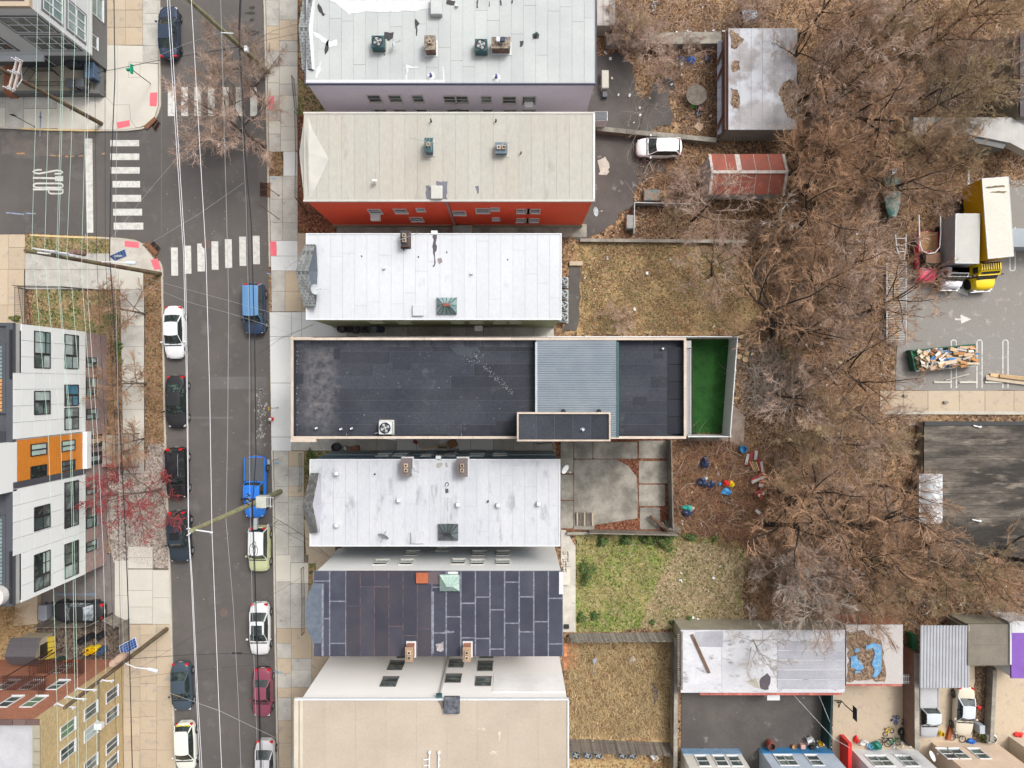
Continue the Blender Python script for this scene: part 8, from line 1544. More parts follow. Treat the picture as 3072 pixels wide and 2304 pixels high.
place_tree(1,2146,820,.85,1.1,'leaning bare tree with dark trunk on the dry yard',None,(-.30,-.12),hpx=1);place_tree(3,2250,1900,.7,1.9,'white twigged shrubby tree at the upper edge of the peeling roof',None,(.0,0),hpx=2)
b=P(2275,836);mk_tree('tall bare snag with pale snapped trunk leaning over the red metal shed',51,(b.x,b.y),TWIGG,BARKL,Ht=13,R_=2.2,trunk_r=.20,lean=(-.24,.72),l1=5,l2=3,l3=3,l4=2,fork=.5,up=.6,tw_r=.014)
b=P(1912,400);mk_tree('slim pale sapling between the asphalt yard and the mossy wall',52,(b.x,b.y),BARKL,BARKL,Ht=6,R_=3.4,trunk_r=.07,lean=(.0,.12),l1=9,l2=3,l3=2,l4=1,fork=.25,up=.3,tw_r=.012)
for i,(x,y,sc,lab) in enumerate(((1890,60,.75,'bare shrub behind the grey roofed house near the top edge'),(1960,95,.7,'bare shrub right beside the motorbike wheels at the top'),(2050,140,.6,'bare shrub below the broken concrete wall'),(1835,85,.55,'small bare shrub by the small lean to'),(1935,120,.6,'bare shrub over the broken concrete wall'),(2000,220,.5,'low bare shrub in the middle of the upper yard'),(2090,650,.9,'pinkish bushy bare tree above the dry yard'),(2040,560,.7,'pinkish bare shrub left of the red metal shed'),(1850,960,.5,'low bare shrub at the bottom of the dry yard'),(2240,60,.6,'bare shrub at the top of the big garage roof'),(2300,20,.7,'bare shrub above the big garage at the top edge'))):place_tree(5 if i!=6 else 1,x,y,sc,i*1.3,lab,None,hpx=2)
for(x0,y0,x1,y1),n,lab in(((2420,20,3050,200),14,'thin bare sapling near the top edge of the thicket'),((2430,220,2900,620),20,'thin bare sapling between the big garage and the covered boat'),((2300,640,2640,1240),24,'thin bare sapling between the turf yard and the parking lot'),((2330,1260,2740,1640),18,'thin bare sapling left of the dark stained roof'),((2280,1660,3050,1840),24,'thin bare sapling along the lower edge of the thicket'),((1960,440,2330,700),7,'thin bare sapling around the red metal shed'),((1830,30,2150,170),8,'thin bare sapling at the top behind the grey roofed house')):
 for i in range(n*2//3):sx_,sy_=rd.uniform(x0,x1),rd.uniform(y0,y1);place_tree((5,1,5,2)[i%4],sx_,sy_,rd.uniform(.3,.5),rd.uniform(0,6.28),lab+', '+('upper','middle','lower')[int((sy_-y0)/(y1-y0)*2.99)]+' '+('left','centre','right')[int((sx_-x0)/(x1-x0)*2.99)]+' part','saplings: '+lab[18:],(rd.uniform(-.2,.2),rd.uniform(-.2,.2)),2)
# undergrowth, brush and grass: nobody could count it
def scatter_tris(name,polys,n,mats,hmin,hmax,wmin,wmax,flat=.5,seed=1,zb=0.,clump=0,avoid=(),label=None):
 g_=np.random.default_rng(seed);pts=[]
 for poly,share in polys:
  q=np.array([tuple(P(*p))[:2] for p in poly]);lo,hi=q.min(0),q.max(0);k=int(n*share);got=[]
  while sum(len(a) for a in got)<k:
   c=g_.uniform(lo,hi,(k*2,2));ins=np.zeros(len(c),bool);j=len(q)-1
   for i in range(len(q)):
    xi,yi,xj,yj=q[i][0],q[i][1],q[j][0],q[j][1]
    with np.errstate(divide='ignore',invalid='ignore'):cr=((yi>c[:,1])!=(yj>c[:,1]))&(c[:,0]<(xj-xi)*(c[:,1]-yi)/((yj-yi) or 1e-9)+xi)
    ins^=cr;j=i
   c=c[ins]
   for(ax,ay,bx_,by_) in avoid:a_=P(ax,ay);b_=P(bx_,by_);c=c[~((c[:,0]>a_.x)&(c[:,0]<b_.x)&(c[:,1]<a_.y)&(c[:,1]>b_.y))]
   if clump:
    v=np.sin(c[:,0]*1.3+seed)*np.cos(c[:,1]*1.1)+np.sin(c[:,0]*3.1+c[:,1]*2.3)*.6+np.sin(c[:,1]*6.1-c[:,0]*2.)*.3;c=c[g_.random(len(c))<1/(1+np.exp(-clump*v*2))]
   got.append(c)
   if len(c)==0:break
  pts.append(np.concatenate(got)[:k])
 c=np.concatenate(pts);k=len(c);h=g_.uniform(hmin,hmax,k);w_=g_.uniform(wmin,wmax,k);az=g_.uniform(0,2*np.pi,k);ln=g_.uniform(.2,1.3,k)*h/np.maximum(flat,.05)*.5
 ux,uy=np.cos(az),np.sin(az);v=np.zeros((k,3,3),np.float32);z0=zb+g_.uniform(0,.03,k)
 v[:,0,0]=c[:,0]-uy*w_/2;v[:,0,1]=c[:,1]+ux*w_/2;v[:,1,0]=c[:,0]+uy*w_/2;v[:,1,1]=c[:,1]-ux*w_/2;v[:,2,0]=c[:,0]+ux*ln;v[:,2,1]=c[:,1]+uy*ln;v[:,0,2]=z0;v[:,1,2]=z0+.01;v[:,2,2]=z0+h
 me=bpy.data.meshes.new(name);me.vertices.add(k*3);me.vertices.foreach_set('co',v.ravel());me.loops.add(k*3);me.loops.foreach_set('vertex_index',np.arange(k*3,dtype=np.int32));me.polygons.add(k);me.polygons.foreach_set('loop_start',np.arange(0,k*3,3,dtype=np.int32));me.polygons.foreach_set('loop_total',np.full(k,3,np.int32))
 for m in mats:me.materials.append(m)
 me.polygons.foreach_set('material_index',g_.integers(0,len(mats),k).astype(np.int32));me.update();me.validate()
 o=bpy.data.objects.new(name,me);COL.objects.link(o);o['kind']='stuff';return o
BR=[STRAW2,STRAW3,STRAW3,STRAW4,STRAW5];wood=[(2100,0),(3072,0),(3072,520),(2900,560),(2680,780),(2680,1240),(2780,1260),(2780,1700),(3072,1700),(3072,1860),(2260,1880),(2250,1650),(2040,1600),(2030,1330),(2230,1320),(2240,980),(2290,900),(2180,730),(1910,700),(1910,450),(2110,430),(2110,300)]
AV=((2147,80,2395,430),(2120,455,2362,600))
scatter_tris('fallen_leaves',[(wood,1.)],70000,BR,.02,.10,.05,.16,.35,1,0,.0,AV)
scatter_tris('fallen_leaves',[([(1800,0),(2150,0),(2150,430),(2040,430),(2020,200),(1900,150),(1800,160)],1.)],9000,BR,.02,.10,.05,.15,.35,2)
scatter_tris('dry_grass_blades',[([(1740,730),(1990,722),(2110,740),(2230,800),(2220,990),(1750,1000)],1.)],26000,[STRAW1,STRAW2,STRAW1,STRAW3,GRN1,STRAW5],.04,.18,.02,.07,.5,3,.02,.6)
scatter_tris('long_straw',[([(1705,1915),(2005,1910),(2005,2210),(1705,2210)],1.)],22000,[STRAW1,STRAW1,STRAW2,STRAW3,STRAW1],.12,.42,.02,.06,.45,4,.02,.5)
scatter_tris('lawn_grass',[([(1730,1600),(2040,1605),(2210,1630),(2235,1880),(1730,1890)],.8),([(98,870),(350,880),(345,1000),(98,985)],.13),([(80,712),(330,720),(330,758),(80,755)],.07)],34000,[GRN1,STRAW2,STRAW1,GRN1,STRAW5,LEAFO],.03,.12,.02,.06,.5,5,.08,.4)
scatter_tris('verge_leaves',[([(436,820),(486,830),(497,1330),(445,1330)],.45),([(325,1020),(368,1020),(370,1420),(325,1420)],.35),([(800,455),(848,458),(850,526),(805,526)],.05),([(897,350),(930,350),(930,700),(897,700)],.1),([(914,1356),(945,1356),(925,1550),(914,1550)],.05)],9000,[STRAW2,STRAW3,STRAW4,GRN1,STRAW5],.02,.08,.03,.1,.4,6,.1)
scatter_tris('gravel_stones',[([(382,1330),(505,1330),(510,1700),(456,1700),(386,1680)],1.)],9000,[STRAW5,mat('stone_pale',(.62,.60,.56),.9),mat('stone_brown',(.20,.14,.11),.9),REDBUD],.01,.05,.03,.09,.5,7,.10)
def brush(name,polys,n,m,seed,r_=.012,L_=(.5,1.4),h=(.15,1.),arch=.5,avoid=()):
 rd=random.Random(seed);mb=MB()
 for poly,share in polys:
  k=0;xs_=[p[0] for p in poly];ys_=[p[1] for p in poly]
  while k<n*share:
   x,y=rd.uniform(min(xs_),max(xs_)),rd.uniform(min(ys_),max(ys_));ins=False;j=len(poly)-1
   for i in range(len(poly)):
    if(poly[i][1]>y)!=(poly[j][1]>y) and x<(poly[j][0]-poly[i][0])*(y-poly[i][1])/(poly[j][1]-poly[i][1])+poly[i][0]:ins=not ins
    j=i
   if any(a_<x<c_ and b_<y<d_ for a_,b_,c_,d_ in avoid):ins=False
   if not ins:k+=.02;continue
   c=P(x,y);az=rd.uniform(0,6.28);l_=rd.uniform(*L_);hh=rd.uniform(*h);d=Vector((math.cos(az),math.sin(az),0));bnd=Vector((-d.y,d.x,0))*rd.uniform(-.35,.35)*l_
   pts=[c+d*(l_*t)+bnd*math.sin(math.pi*t)+Vector((0,0,.03+hh*math.sin(math.pi*(t*.8+.1)))) for t in(0,.35,.7,1)];mb.tube(pts,r_*rd.uniform(.7,1.8),3,r_*.4,cap=False);k+=1
 return struct(build(mb,name,m),'stuff')
bramb=[(2022,1335),(2180,1330),(2270,1340),(2330,1450),(2320,1600),(2240,1640),(2050,1598),(2022,1590)]
brush('bramble_stems',[(bramb,1.)],2600,mat('bramble_rust',(.40,.20,.125),.9,s=1,c2=(.22,.11,.075),fine=.2),61,.013,(.6,1.9),(.05,.5));brush('bramble_stems',[(bramb,1.)],1100,STRAW2,62,.012,(.5,1.5),(.05,.45))
AVB=AV
brush('undergrowth',[(wood,1.)],2200,TWIG,63,.012,(.6,2.2),(.05,.9),avoid=AVB);brush('undergrowth',[(wood,1.)],1500,TWIGG,64,.013,(.5,2.6),(.05,.8),avoid=AVB);brush('undergrowth',[(wood,1.)],2000,STRAW3,65,.014,(.6,2.4),(.05,.7),avoid=AVB)
brush('undergrowth',[([(1800,0),(2140,0),(2140,400),(2060,420),(2010,200),(1900,150)],1.)],500,TWIGP,66,.011,(.5,1.8),(.05,.8))
brush('cut_branches',[([(2235,1030),(2400,1060),(2420,1180),(2330,1260),(2235,1230)],1.)],500,TWIGG,67,.018,(.8,3.0),(.1,.8))
brush('undergrowth',[([(2240,1640),(2340,1600),(2360,1870),(2235,1880)],1.)],900,TWIG,68,.012,(.6,1.8),(.1,1.1));brush('undergrowth',[([(-60,1780),(50,1790),(50,1890),(-60,2000)],.7),([(50,1820),(85,1820),(80,1870),(50,1870)],.3)],260,STRAW2,69,.014,(.5,1.4),(.3,1.4));brush('fallen_leaves',[([(860,1880),(2400,1880),(2400,1881),(860,1881)],0.)],0,STRAW2,70) if 0 else None
# leafy evergreen shrubs
def shrub(label,x,y,R_,h,m,n=420,seed=1,sq=1.0,name='evergreen_shrub',grp=None):
 rd=random.Random(seed);c=P(x,y,h*.6);t=tag(empty(name,(c.x,c.y,0)),label,'shrub',grp);mb=MB();mb.m=[]
 for k in range(n):
  u=rd.random()**.5;th=rd.uniform(0,6.28);bump_=1+.3*math.sin(th*3+seed)+.2*math.sin(th*5);r_=R_*u*bump_;z_=h*(1-u**2)*rd.uniform(.3,1)+.05;p=Vector((r_*math.cos(th),r_*sq*math.sin(th),z_));a=Vector((rd.gauss(0,1),rd.gauss(0,1),rd.gauss(0,.5))).normalized()*rd.uniform(.06,.13);b_=a.cross(Vector((rd.gauss(0,.4),rd.gauss(0,.4),1))).normalized()*a.length*.55
  mb.mi=0 if rd.random()<.65 else 1;mb.add([p-a,p+b_,p+a,p-b_],[(0,1,2,3)])
 build(mb,'foliage',[m,LEAFO if m is LEAFG else LEAFG],t,local=True);mb=MB()
 for k in range(5):mb.tube([(0,0,0),(rd.uniform(-.3,.3)*R_,rd.uniform(-.3,.3)*R_,h*.6)],.02,4)
 build(mb,'stem',BARK,t,local=True);return t
for i,(x,y,R_,h,sq,lab) in enumerate(((1762,1725,.55,1.5,1.9,'dark green shrub at the left edge of the back lawn'),(1808,1626,.45,.9,1,'first evergreen shrub from the left along the timber fence'),(1880,1622,.55,.9,.7,'second evergreen shrub from the left along the timber fence'),(1945,1620,.6,1.1,.8,'third evergreen shrub from the left along the timber fence'),(2000,1628,.8,1.2,1,'largest evergreen shrub at the corner below the fallen log'),(2072,1612,.6,.7,.5,'low evergreen shrub right of the concrete yard corner'),(2146,1616,.3,.5,1,'tiny evergreen shrub furthest along the lawn edge'),(1785,1850,.35,.5,1,'low leafy plant near the weathered picket fence, left'),(1745,1855,.4,.5,1,'low leafy plant beside the concrete path end'),(2066,1870,.42,.6,1,'round green shrub near the picket fence, right of the lawn'),(1957,1868,.2,.4,1,'small green tuft at the foot of the lawn'),(2015,1867,.15,.3,1,'smallest green tuft at the foot of the lawn'),(352,1045,.35,.5,2.2,'green plant at the top of the planting bed by the brick base'),(356,1085,.3,.4,2.,'second green plant in the planting bed by the brick base'),(930,1372,.4,.4,1.6,'green ivy patch in front of the blue walled house'),(2360,1070,.6,.5,.8,'olive green moss patch below the cut branches'),(2398,1135,.5,.5,1,'olive green patch beside the black branches'),(44,955,.5,.4,.6,'yellowish weed tuft on the tan walkway at the left edge'),(2960,2215,.5,.5,1,'green weeds at the lower end of the planting strip'))):
 shrub(lab,x,y,R_,h,LEAFG if i not in(15,16,17,18) else LEAFO,420 if R_>.3 else 150,i+1,sq)
# ================================================================== small things
# dustbins and clutter in the alleys
for i,(x,y,m,lab) in enumerate(((1022,986,BLACK,'round bin full of rubbish at the left end of the row in the upper alley'),(1044,985,BLACK,'closed black bin second from the left in the upper alley'),(1065,988,BAGK,'third round bin from the left in the upper alley, with white rubbish'),(1084,985,BING,'fourth round bin in the upper alley'),(1100,986,BING,'fifth round bin in the upper alley, dark grey'),(1119,986,mat('bin_lid_grey',(.30,.32,.32),.5),'round bin with pale grey lid in the upper alley'),(1140,986,BAGK,'last round bin at the right end of the row in the upper alley'))):barrel(lab,x,y,m,.36,.8,name='dustbin',cat='bin',group='round bins in the upper alley',inner=m if i in(1,4,5,6) else mat('rubbish_mix',(.28,.26,.28),.8,s=14,c2=(.05,.05,.06),th=.5,wd=.05))
barrel('round black tub at the left end of the lower alley',1006,1342,BLACK,.38,.7,name='dustbin',cat='bin');barrel('small black bucket with white rim in the lower alley',1034,1344,BLACK,.2,.4,name='bucket',cat='bucket',inner=FLASH);barrel('rusty open drum in the bottom asphalt yard',2316,2241,RUSTM,.33,.85,inner=BROWN);barrel('terracotta flower pot by the white picket gate',2728,2060,mat('terracotta',(.55,.23,.11)),.24,.35,name='flower_pot',cat='pot',inner=BROWN);barrel('small pot with dried flowers in the bottom asphalt yard',2383,2242,mat('terracotta',(.55,.23,.11)),.2,.3,name='flower_pot',cat='pot',inner=STRAW2);barrel('pale planter pot beside the green screened fence',2475,2185,CONC_T,.2,.3,name='flower_pot',cat='pot',inner=BROWN);barrel('yellow pot at the clutter beside the green screened fence',2464,2233,YEL,.2,.4,name='flower_pot',cat='pot',inner=YD);barrel('yellow bucket among the clutter below the cream sedan',2828,2204,YEL,.2,.4,name='bucket',cat='bucket',inner=YD)
def lump(label,x,y,m,s_=(.4,.3,.2),seed=0,z=0,name='rubbish_bag',cat='bag',group=None,rz=0):
 z=z or(.3 if 2040<x<2245 and 1380<y<1560 else 0)
 c=P(x,y,z+s_[2]*.5);t=MB();rd=random.Random(seed);prof=[]
 nu,nv=10,6;vs=[]
 for j in range(nv+1):
  ph=math.pi*j/nv
  for i in range(nu):th=2*math.pi*i/nu;r_=1+.22*math.sin(th*3+seed+ph*2)+rd.uniform(-.12,.12);vs.append((s_[0]*r_*math.sin(ph)*math.cos(th+rz),s_[1]*r_*math.sin(ph)*math.sin(th+rz),max(-s_[2]*.6,s_[2]*math.cos(ph)*r_)+s_[2]*.6))
 fs=[(j*nu+i,(j+1)*nu+i,(j+1)*nu+(i+1)%nu,j*nu+(i+1)%nu) for j in range(nv) for i in range(nu)];t.add(vs,fs);o=build(t,name,m,None,local=True);o.location=(c.x,c.y,z);tag(o,label,cat,group);return o
lump('crumpled blue bag below the broken concrete wall, left',2040,178,BLUEP,(.35,.25,.25),1);lump('bigger crumpled blue bag below the broken concrete wall',2072,180,BLUEP,(.45,.3,.3),2);lump('dark blue bag near the lean to panels',2121,178,BAGK,(.35,.3,.25),3);lump('white and blue cloth heap above the big garage',2248,45,mat('cloth_white',(.75,.76,.82),.7,s=4,c2=(.45,.60,.80)),(.75,.5,.2),4,name='cloth_heap',cat='cloth')
lump('bright green toy shape beside the round table top',2080,315,mat('toy_green',(.05,.60,.03),.5),(.22,.35,.2),5,name='toy',cat='toy');lump('dark rag pile beside the brown box in the upper yard',2096,335,BAGK,(.3,.5,.2),6,name='rag_pile',cat='rags')
lump('dark blue rubbish bag, upper one among the brambles',2114,1388,BAGK,(.35,.55,.3),7);lump('pair of dark rubbish bags in the middle of the brambles, left bag',2106,1446,BAGK,(.45,.4,.3),8);lump('right one of the pair of dark bags in the brambles',2130,1452,BAGK,(.5,.35,.3),9);lump('small white bag on top of the dark bags in the brambles',2116,1436,WHITE,(.18,.16,.15),10,z=.3)
lump('red cloth lump beside the yellow one in the brambles',2181,1449,REDP,(.4,.25,.25),11,name='cloth_lump',cat='cloth');lump('yellow cloth lump beside the red one in the brambles',2194,1452,YEL,(.25,.3,.25),12,name='cloth_lump',cat='cloth');lump('blue plastic heap below the red and yellow lumps',2178,1474,BLUET,(.45,.3,.2),13);lump('small blue lump left of the red and yellow lumps',2159,1452,BLUET,(.15,.15,.15),14)
barrel('bright blue barrel at the corner of the stone slab',2232,1348,mat('barrel_blue',(.03,.28,.58),.45),.3,.9);lump('teal green lump at the left of the brambles',2062,1523,mat('plastic_teal',(.02,.30,.25),.5),(.45,.25,.2),15,name='plastic_heap',cat='plastic');lump('dark heap below the teal lump in the brambles',2064,1538,BAGK,(.5,.3,.2),16);lump('pale bowl shape beside the teal lump',2077,1525,CONC_T,(.2,.2,.12),17,name='bowl',cat='bowl')
lump('torn dark plastic lying in the straw yard',1965,2085,BAGK,(.28,.85,.12),18,name='plastic_sheet',cat='plastic');lump('crumpled white paper in the straw yard',1897,1980,WHITE,(.3,.28,.08),19,name='paper',cat='paper')
lump('faded red lump under the branches near the blue tarp trees',2634,1805,mat('red_faded',(.45,.06,.10),.7),(.3,.35,.3),20,name='cloth_lump',cat='cloth')
rd=random.Random(77);mb=MB()
for(x0,y0,x1,y1,n) in((2030,90,2180,140,26),(2040,1340,2220,1580,40),(2420,30,2700,400,50),(2280,700,2640,1250,60),(2420,1650,3050,1850,70),(1800,0,2140,400,30),(1740,760,2230,980,14),(2030,1640,2240,1860,16),(2450,2200,2492,2245,16),(2630,2210,2740,2244,14)):
 for k in range(n):
  c=P(rd.uniform(x0,x1),rd.uniform(y0,y1),.15);s_=rd.uniform(.04,.16);a_=rd.uniform(0,3);u=Vector((math.cos(a_),math.sin(a_),rd.uniform(-.3,.3)))*s_;v=Vector((-math.sin(a_),math.cos(a_),rd.uniform(-.3,.3)))*s_*rd.uniform(.4,1);mb.mi=rd.choice((0,0,0,1,2));mb.add([c-u-v,c+u-v*.7,c+u*.8+v,c-u+v*.8],[(0,1,2,3)])
struct(build(mb,'scattered_litter',[WHITE,mat('litter_blueish',(.40,.48,.58),.6),mat('litter_cream',(.66,.58,.42),.8)]),'stuff')
# boat wreck with red and white boards
t=tag(empty('broken_boat',P(2260,1420)),'broken boat of red and white boards at the edge of the brambles','boat');RW=mat('board_red_faded',(.36,.06,.05),.8,v=.2,s=3,fine=.2);WW=mat('board_white_old',(.58,.54,.50),.8,v=.15,s=3,fine=.2)
for i,(x0,y0,x1,y1,w_) in enumerate(((2246,1362,2240,1395,.25),(2258,1353,2250,1400,.3),(2270,1352,2268,1380,.28),(2276,1372,2286,1415,.26),(2284,1385,2290,1420,.2),(2256,1440,2292,1420,.3),(2255,1447,2293,1432,.26),(2277,1442,2292,1450,.3),(2276,1455,2290,1458,.3),(2262,1482,2290,1470,.3),(2274,1488,2292,1478,.28),(2282,1500,2284,1462,.25),(2266,1530,2280,1540,.28))):
 p,q=P(x0,y0,.5),P(x1,y1,.6);d=(q-p).normalized();n_=Vector((-d.y,d.x,0))*w_/2;mb=MB();mb.prism([p-n_,q-n_,q+n_,p+n_],.35+.02*i,.42+.02*i);build(mb,'board',RW if i%2 else WW,t)
for k in range(4):mb=MB();mb.tube([P(2250+k*6,1385,.9),P(2262+k*5,1412,.7)],.04,4);build(mb,'rib',WOODN,t)
# fallen log, stump ends, round table, patio bits
mb=MB();mb.tube([P(1949,1548,.5),P(1975,1570,.7),P(2003,1592,.5)],.16,8,.13);tag(build(mb,'fallen_post',WOODB),'dark brown fallen post across the corner of the concrete yard','post')
t=tag(empty('broken_boards',P(2015,1590)),'pile of broken grey boards at the corner of the concrete yard','boards')
for k in range(10):a_=-.3+k*.33;p=P(2008,1588,.3+.03*k);q=p+Vector((math.cos(a_)*rd.uniform(.6,1.3),math.sin(a_)*.9,rd.uniform(-.1,.3)));d=(q-p).normalized();n_=Vector((-d.y,d.x,0)).normalized()*.07;mb=MB();vs=[p-n_,q-n_,q+n_,p+n_];mb.add([v for v in vs]+[v+Vector((0,0,.03)) for v in vs],[(3,2,1,0),(4,5,6,7),(0,1,5,4),(2,3,7,6)]);build(mb,'board',WOODG,t)
for i,(x,y,r_) in enumerate(((2222,1008,.25),(2216,1035,.22),(2218,1070,.24),(2236,1078,.26),(2257,1062,.14),(2328,1056,.10),(2374,1063,.12),(2240,1060,.2))):
 c=P(x,y,.3);t=tag(empty('log_round',(c.x,c.y,0)),['topmost','second','third','fourth','fifth','sixth','seventh','eighth'][i]+' cut log round with pale end near the white fence corner','log','cut log rounds');mb=MB();mb.lathe((0,0,0),[(r_,0),(r_*1.02,.3)],14,cap=False);build(mb,'bark',BARK,t,local=True);mb=MB();mb.lathe((0,0,.28),[(r_*.98,0),(r_*.98,.03)],14);build(mb,'cut_face',mat('wood_cut',(.66,.46,.24),.8,s=9,v=.15),t,local=True)
c=P(2090,284,.8);t=tag(empty('round_table',(c.x,c.y,0)),'weathered round table top in the upper yard','table');mb=MB();mb.lathe((0,0,.7),[(.92,0),(.92,.07)],28);build(mb,'table_top',mat('wood_dark_round',(.13,.11,.095),.9,s=3,c2=(.2,.17,.14),fine=.2),t,local=True);mb=MB();mb.lathe((0,0,0),[(.3,0),(.1,.1),(.1,.7)],12);build(mb,'pedestal',BROWN,t,local=True)
def bxt(name,label,cat,x,y,sx,sy,sz,m,rz=0,z=0,extra=None):
 c=P(x,y,z+sz);t=tag(empty(name,(c.x,c.y,z),R(rz)),label,cat);mb=MB();mb.cbox((-sx/2,-sy/2,0),(sx/2,sy/2,sz),min(.03,sz/4));build(mb,'body',m,t,local=True)
 mb=MB();mb.cbox((-sx*.46,-sy*.46,sz),(sx*.46,sy*.46,sz+.02),.008);build(mb,'top_face',extra or m,t,local=True);return t
bxt('tan_board','square tan board lying beside the scrap in the upper yard','board',2098,379,.7,.7,.05,mat('board_tan',(.60,.42,.28),.8),45);bxt('white_bench','long white table behind the grey roofed house','table',1816,237,.62,1.6,.75,CONC_P);bxt('grey_crate','small grey crate below the long white table','crate',1815,281,.45,.6,.4,BING);bxt('white_porch_roof','white porch box at the corner of the tan roofed house','porch',1802,348,1.2,.8,2.4,WHITE,extra=BING)
bxt('brown_box','brown box beside the dark rags in the upper yard','box',2104,322,.45,.7,.4,BROWN);bxt('metal_bin','grey metal bin by the mesh fence corner of the dry yard','bin',1893,665,.8,1.2,.9,mat('metal_dull',(.33,.32,.31),.6,s=3,fine=.2));bxt('teal_box','rusted teal box under dry twigs above the dry yard','box',1955,585,1.4,1.0,.5,mat('teal_rust',(.14,.20,.21),.8,s=2,c2=(.32,.22,.15),fine=.25),0)
bxt('ac_pad','beige basement box cover behind the dark roofed house','cover',1700,1729,.62,1.6,.6,mat('cover_beige',(.62,.57,.50),.7));bxt('black_case','small black box at the end of the concrete path','box',1700,1881,.45,.35,.3,BLACK);bxt('step_box','white step at the pale terrace behind the sage walled house','step',1728,790,1.2,.4,.25,CONC_T)
# clutter in the lower alley
t=tag(empty('scrap_pile',P(1275,1330)),'scrap of boards and a pale panel in the lower alley','scrap')
for(x0,y0,x1,y1,w_,m) in((1255,1326,1318,1326,.9,CONC_G),(1240,1322,1252,1330,.3,RUSTM),(1265,1345,1340,1341,.12,WOODN),(1315,1340,1340,1338,.5,CONC_T)):p,q=P(x0,y0,.3),P(x1,y1,.3);d=(q-p).normalized();n_=Vector((-d.y,d.x,0))*w_/2;mb=MB();mb.prism([p-n_,q-n_,q+n_,p+n_],.06,.28);build(mb,'board',m,t)
bxt('wooden_crate','tilted brown wooden crate in the lower alley','crate',1357,1331,.75,.7,.5,WOODB,25,extra=mat('crate_orange',(.36,.19,.09),.8));bxt('wooden_rack','brown wooden rack near the left end of the lower alley','rack',1062,1346,.9,.45,.5,mat('wood_reddish',(.30,.15,.10),.8,s=4,v=.2),8)
railing(None,[P(1612,1330,0),P(1655,1326,0),P(1660,1345,0)],1.0,mat('iron_grey',(.12,.12,.12),.6),.12,'iron_gate','dark iron gate at the right end of the lower alley',cat='gate')
railing(None,[P(905,1360,0),P(908,1420,0),P(905,1470,0)],.9,mat('iron_teal',(.08,.25,.25),.6),.15,'railing','teal railing in front of the blue walled house');railing(None,[P(893,345,0),P(896,460,0),P(894,600,0),P(925,640,0),P(985,650,0)],.9,IRON,.15,'iron_fence','black iron fence in front of the red walled house',cat='fence');railing(None,[P(884,240,0),P(893,335,0)],.9,IRON,.15,'iron_fence','black iron fence in front of the lavender house',cat='fence');railing(None,[P(912,1700,0),P(915,1790,0),P(914,1895,0)],.9,BRM,.18,'iron_fence','brown iron fence in front of the dark patched roof house',cat='fence')
for x,y,lab in((1694,1665,'upper black window rail at the end of the beige siding wall'),(1688,1695,'lower black window rail at the end of the beige siding wall')):railing(None,[P(x-6,y-10,3.2),P(x+8,y-10,3.2),P(x+8,y+12,3.2),P(x-6,y+12,3.2)],.9,IRON,.16,'railing',lab)
# ladder like grate on the concrete yard
t=tag(empty('timber_pallet',P(1755,1557)),'grey slatted timber pallet on the concrete yard','pallet')
for i in range(13):a,b=P(1728+i*4.1,1538,.3),P(1728+i*4.1,1577,.3);mb=MB();mb.box((a.x,b.y,.2),(a.x+.07,a.y,.24));build(mb,'slat',WOODG,t)
for x in(1730,1752,1776):a,b=P(x,1538,.3),P(x,1577,.3);mb=MB();mb.box((a.x,b.y,.24),(a.x+.12,a.y,.32));build(mb,'bearer',CONC_T,t)
# condensers at the bottom of the straw yard, chairs, bikes, hoop
for i,x in enumerate((1727,1761,1794,1866,1896)):ac_unit(['first','second','third','fourth','fifth'][i]+' of the row of grey cooling units at the bottom of the straw yard',x,2259,.0,.72,'cooling units at the bottom of the straw yard',mat('cabinet_dull',(.20,.23,.26),.5),.7)
def chair(label,x,y,rz):
 c=P(x,y,.45);t=tag(empty('plastic_chair',(c.x,c.y,.02),R(rz)),label,'chair');mb=MB();mb.cbox((-.24,-.24,.40),(.24,.24,.44),.015);build(mb,'seat',WHITE,t,local=True);mb=MB();mb.cbox((-.24,-.28,.44),(.24,-.24,.85),.015);build(mb,'backrest',WHITE,t,local=True)
 for sx in(-1,1):
  mb=MB();mb.tube([(sx*.26,-.25,.62),(sx*.28,.2,.62),(sx*.27,.24,.4)],.025,5);build(mb,'armrest',WHITE,t,local=True)
  for sy in(-1,1):mb=MB();mb.tube([(sx*.21,sy*.2,.42),(sx*.25,sy*.25,0)],.025,5,.018);build(mb,'leg',WHITE,t,local=True)
chair('white plastic chair at the right end of the bottom asphalt yard',2430,2220,200);chair('white plastic chair in front of the white terrace house',2590,2228,160);chair('white plastic chair below the slatted fence of the straw yard',1962,2270,130)
t=tag(empty('lounge_chair',P(1785,1990)),'grey reclined garden chair frame in the straw yard','chair');mb=MB();mb.add([P(1778,1977,.9),P(1792,1974,.9),P(1790,1986,.5),P(1783,1994,.5),P(1778,1988,.5)],[(0,1,2,3,4),(4,3,2,1,0)]);build(mb,'seat',GALV,t);mb=MB();mb.tube([P(1783,1994,.5),P(1777,2022,.05)],.03,5);build(mb,'leg',GALV,t)
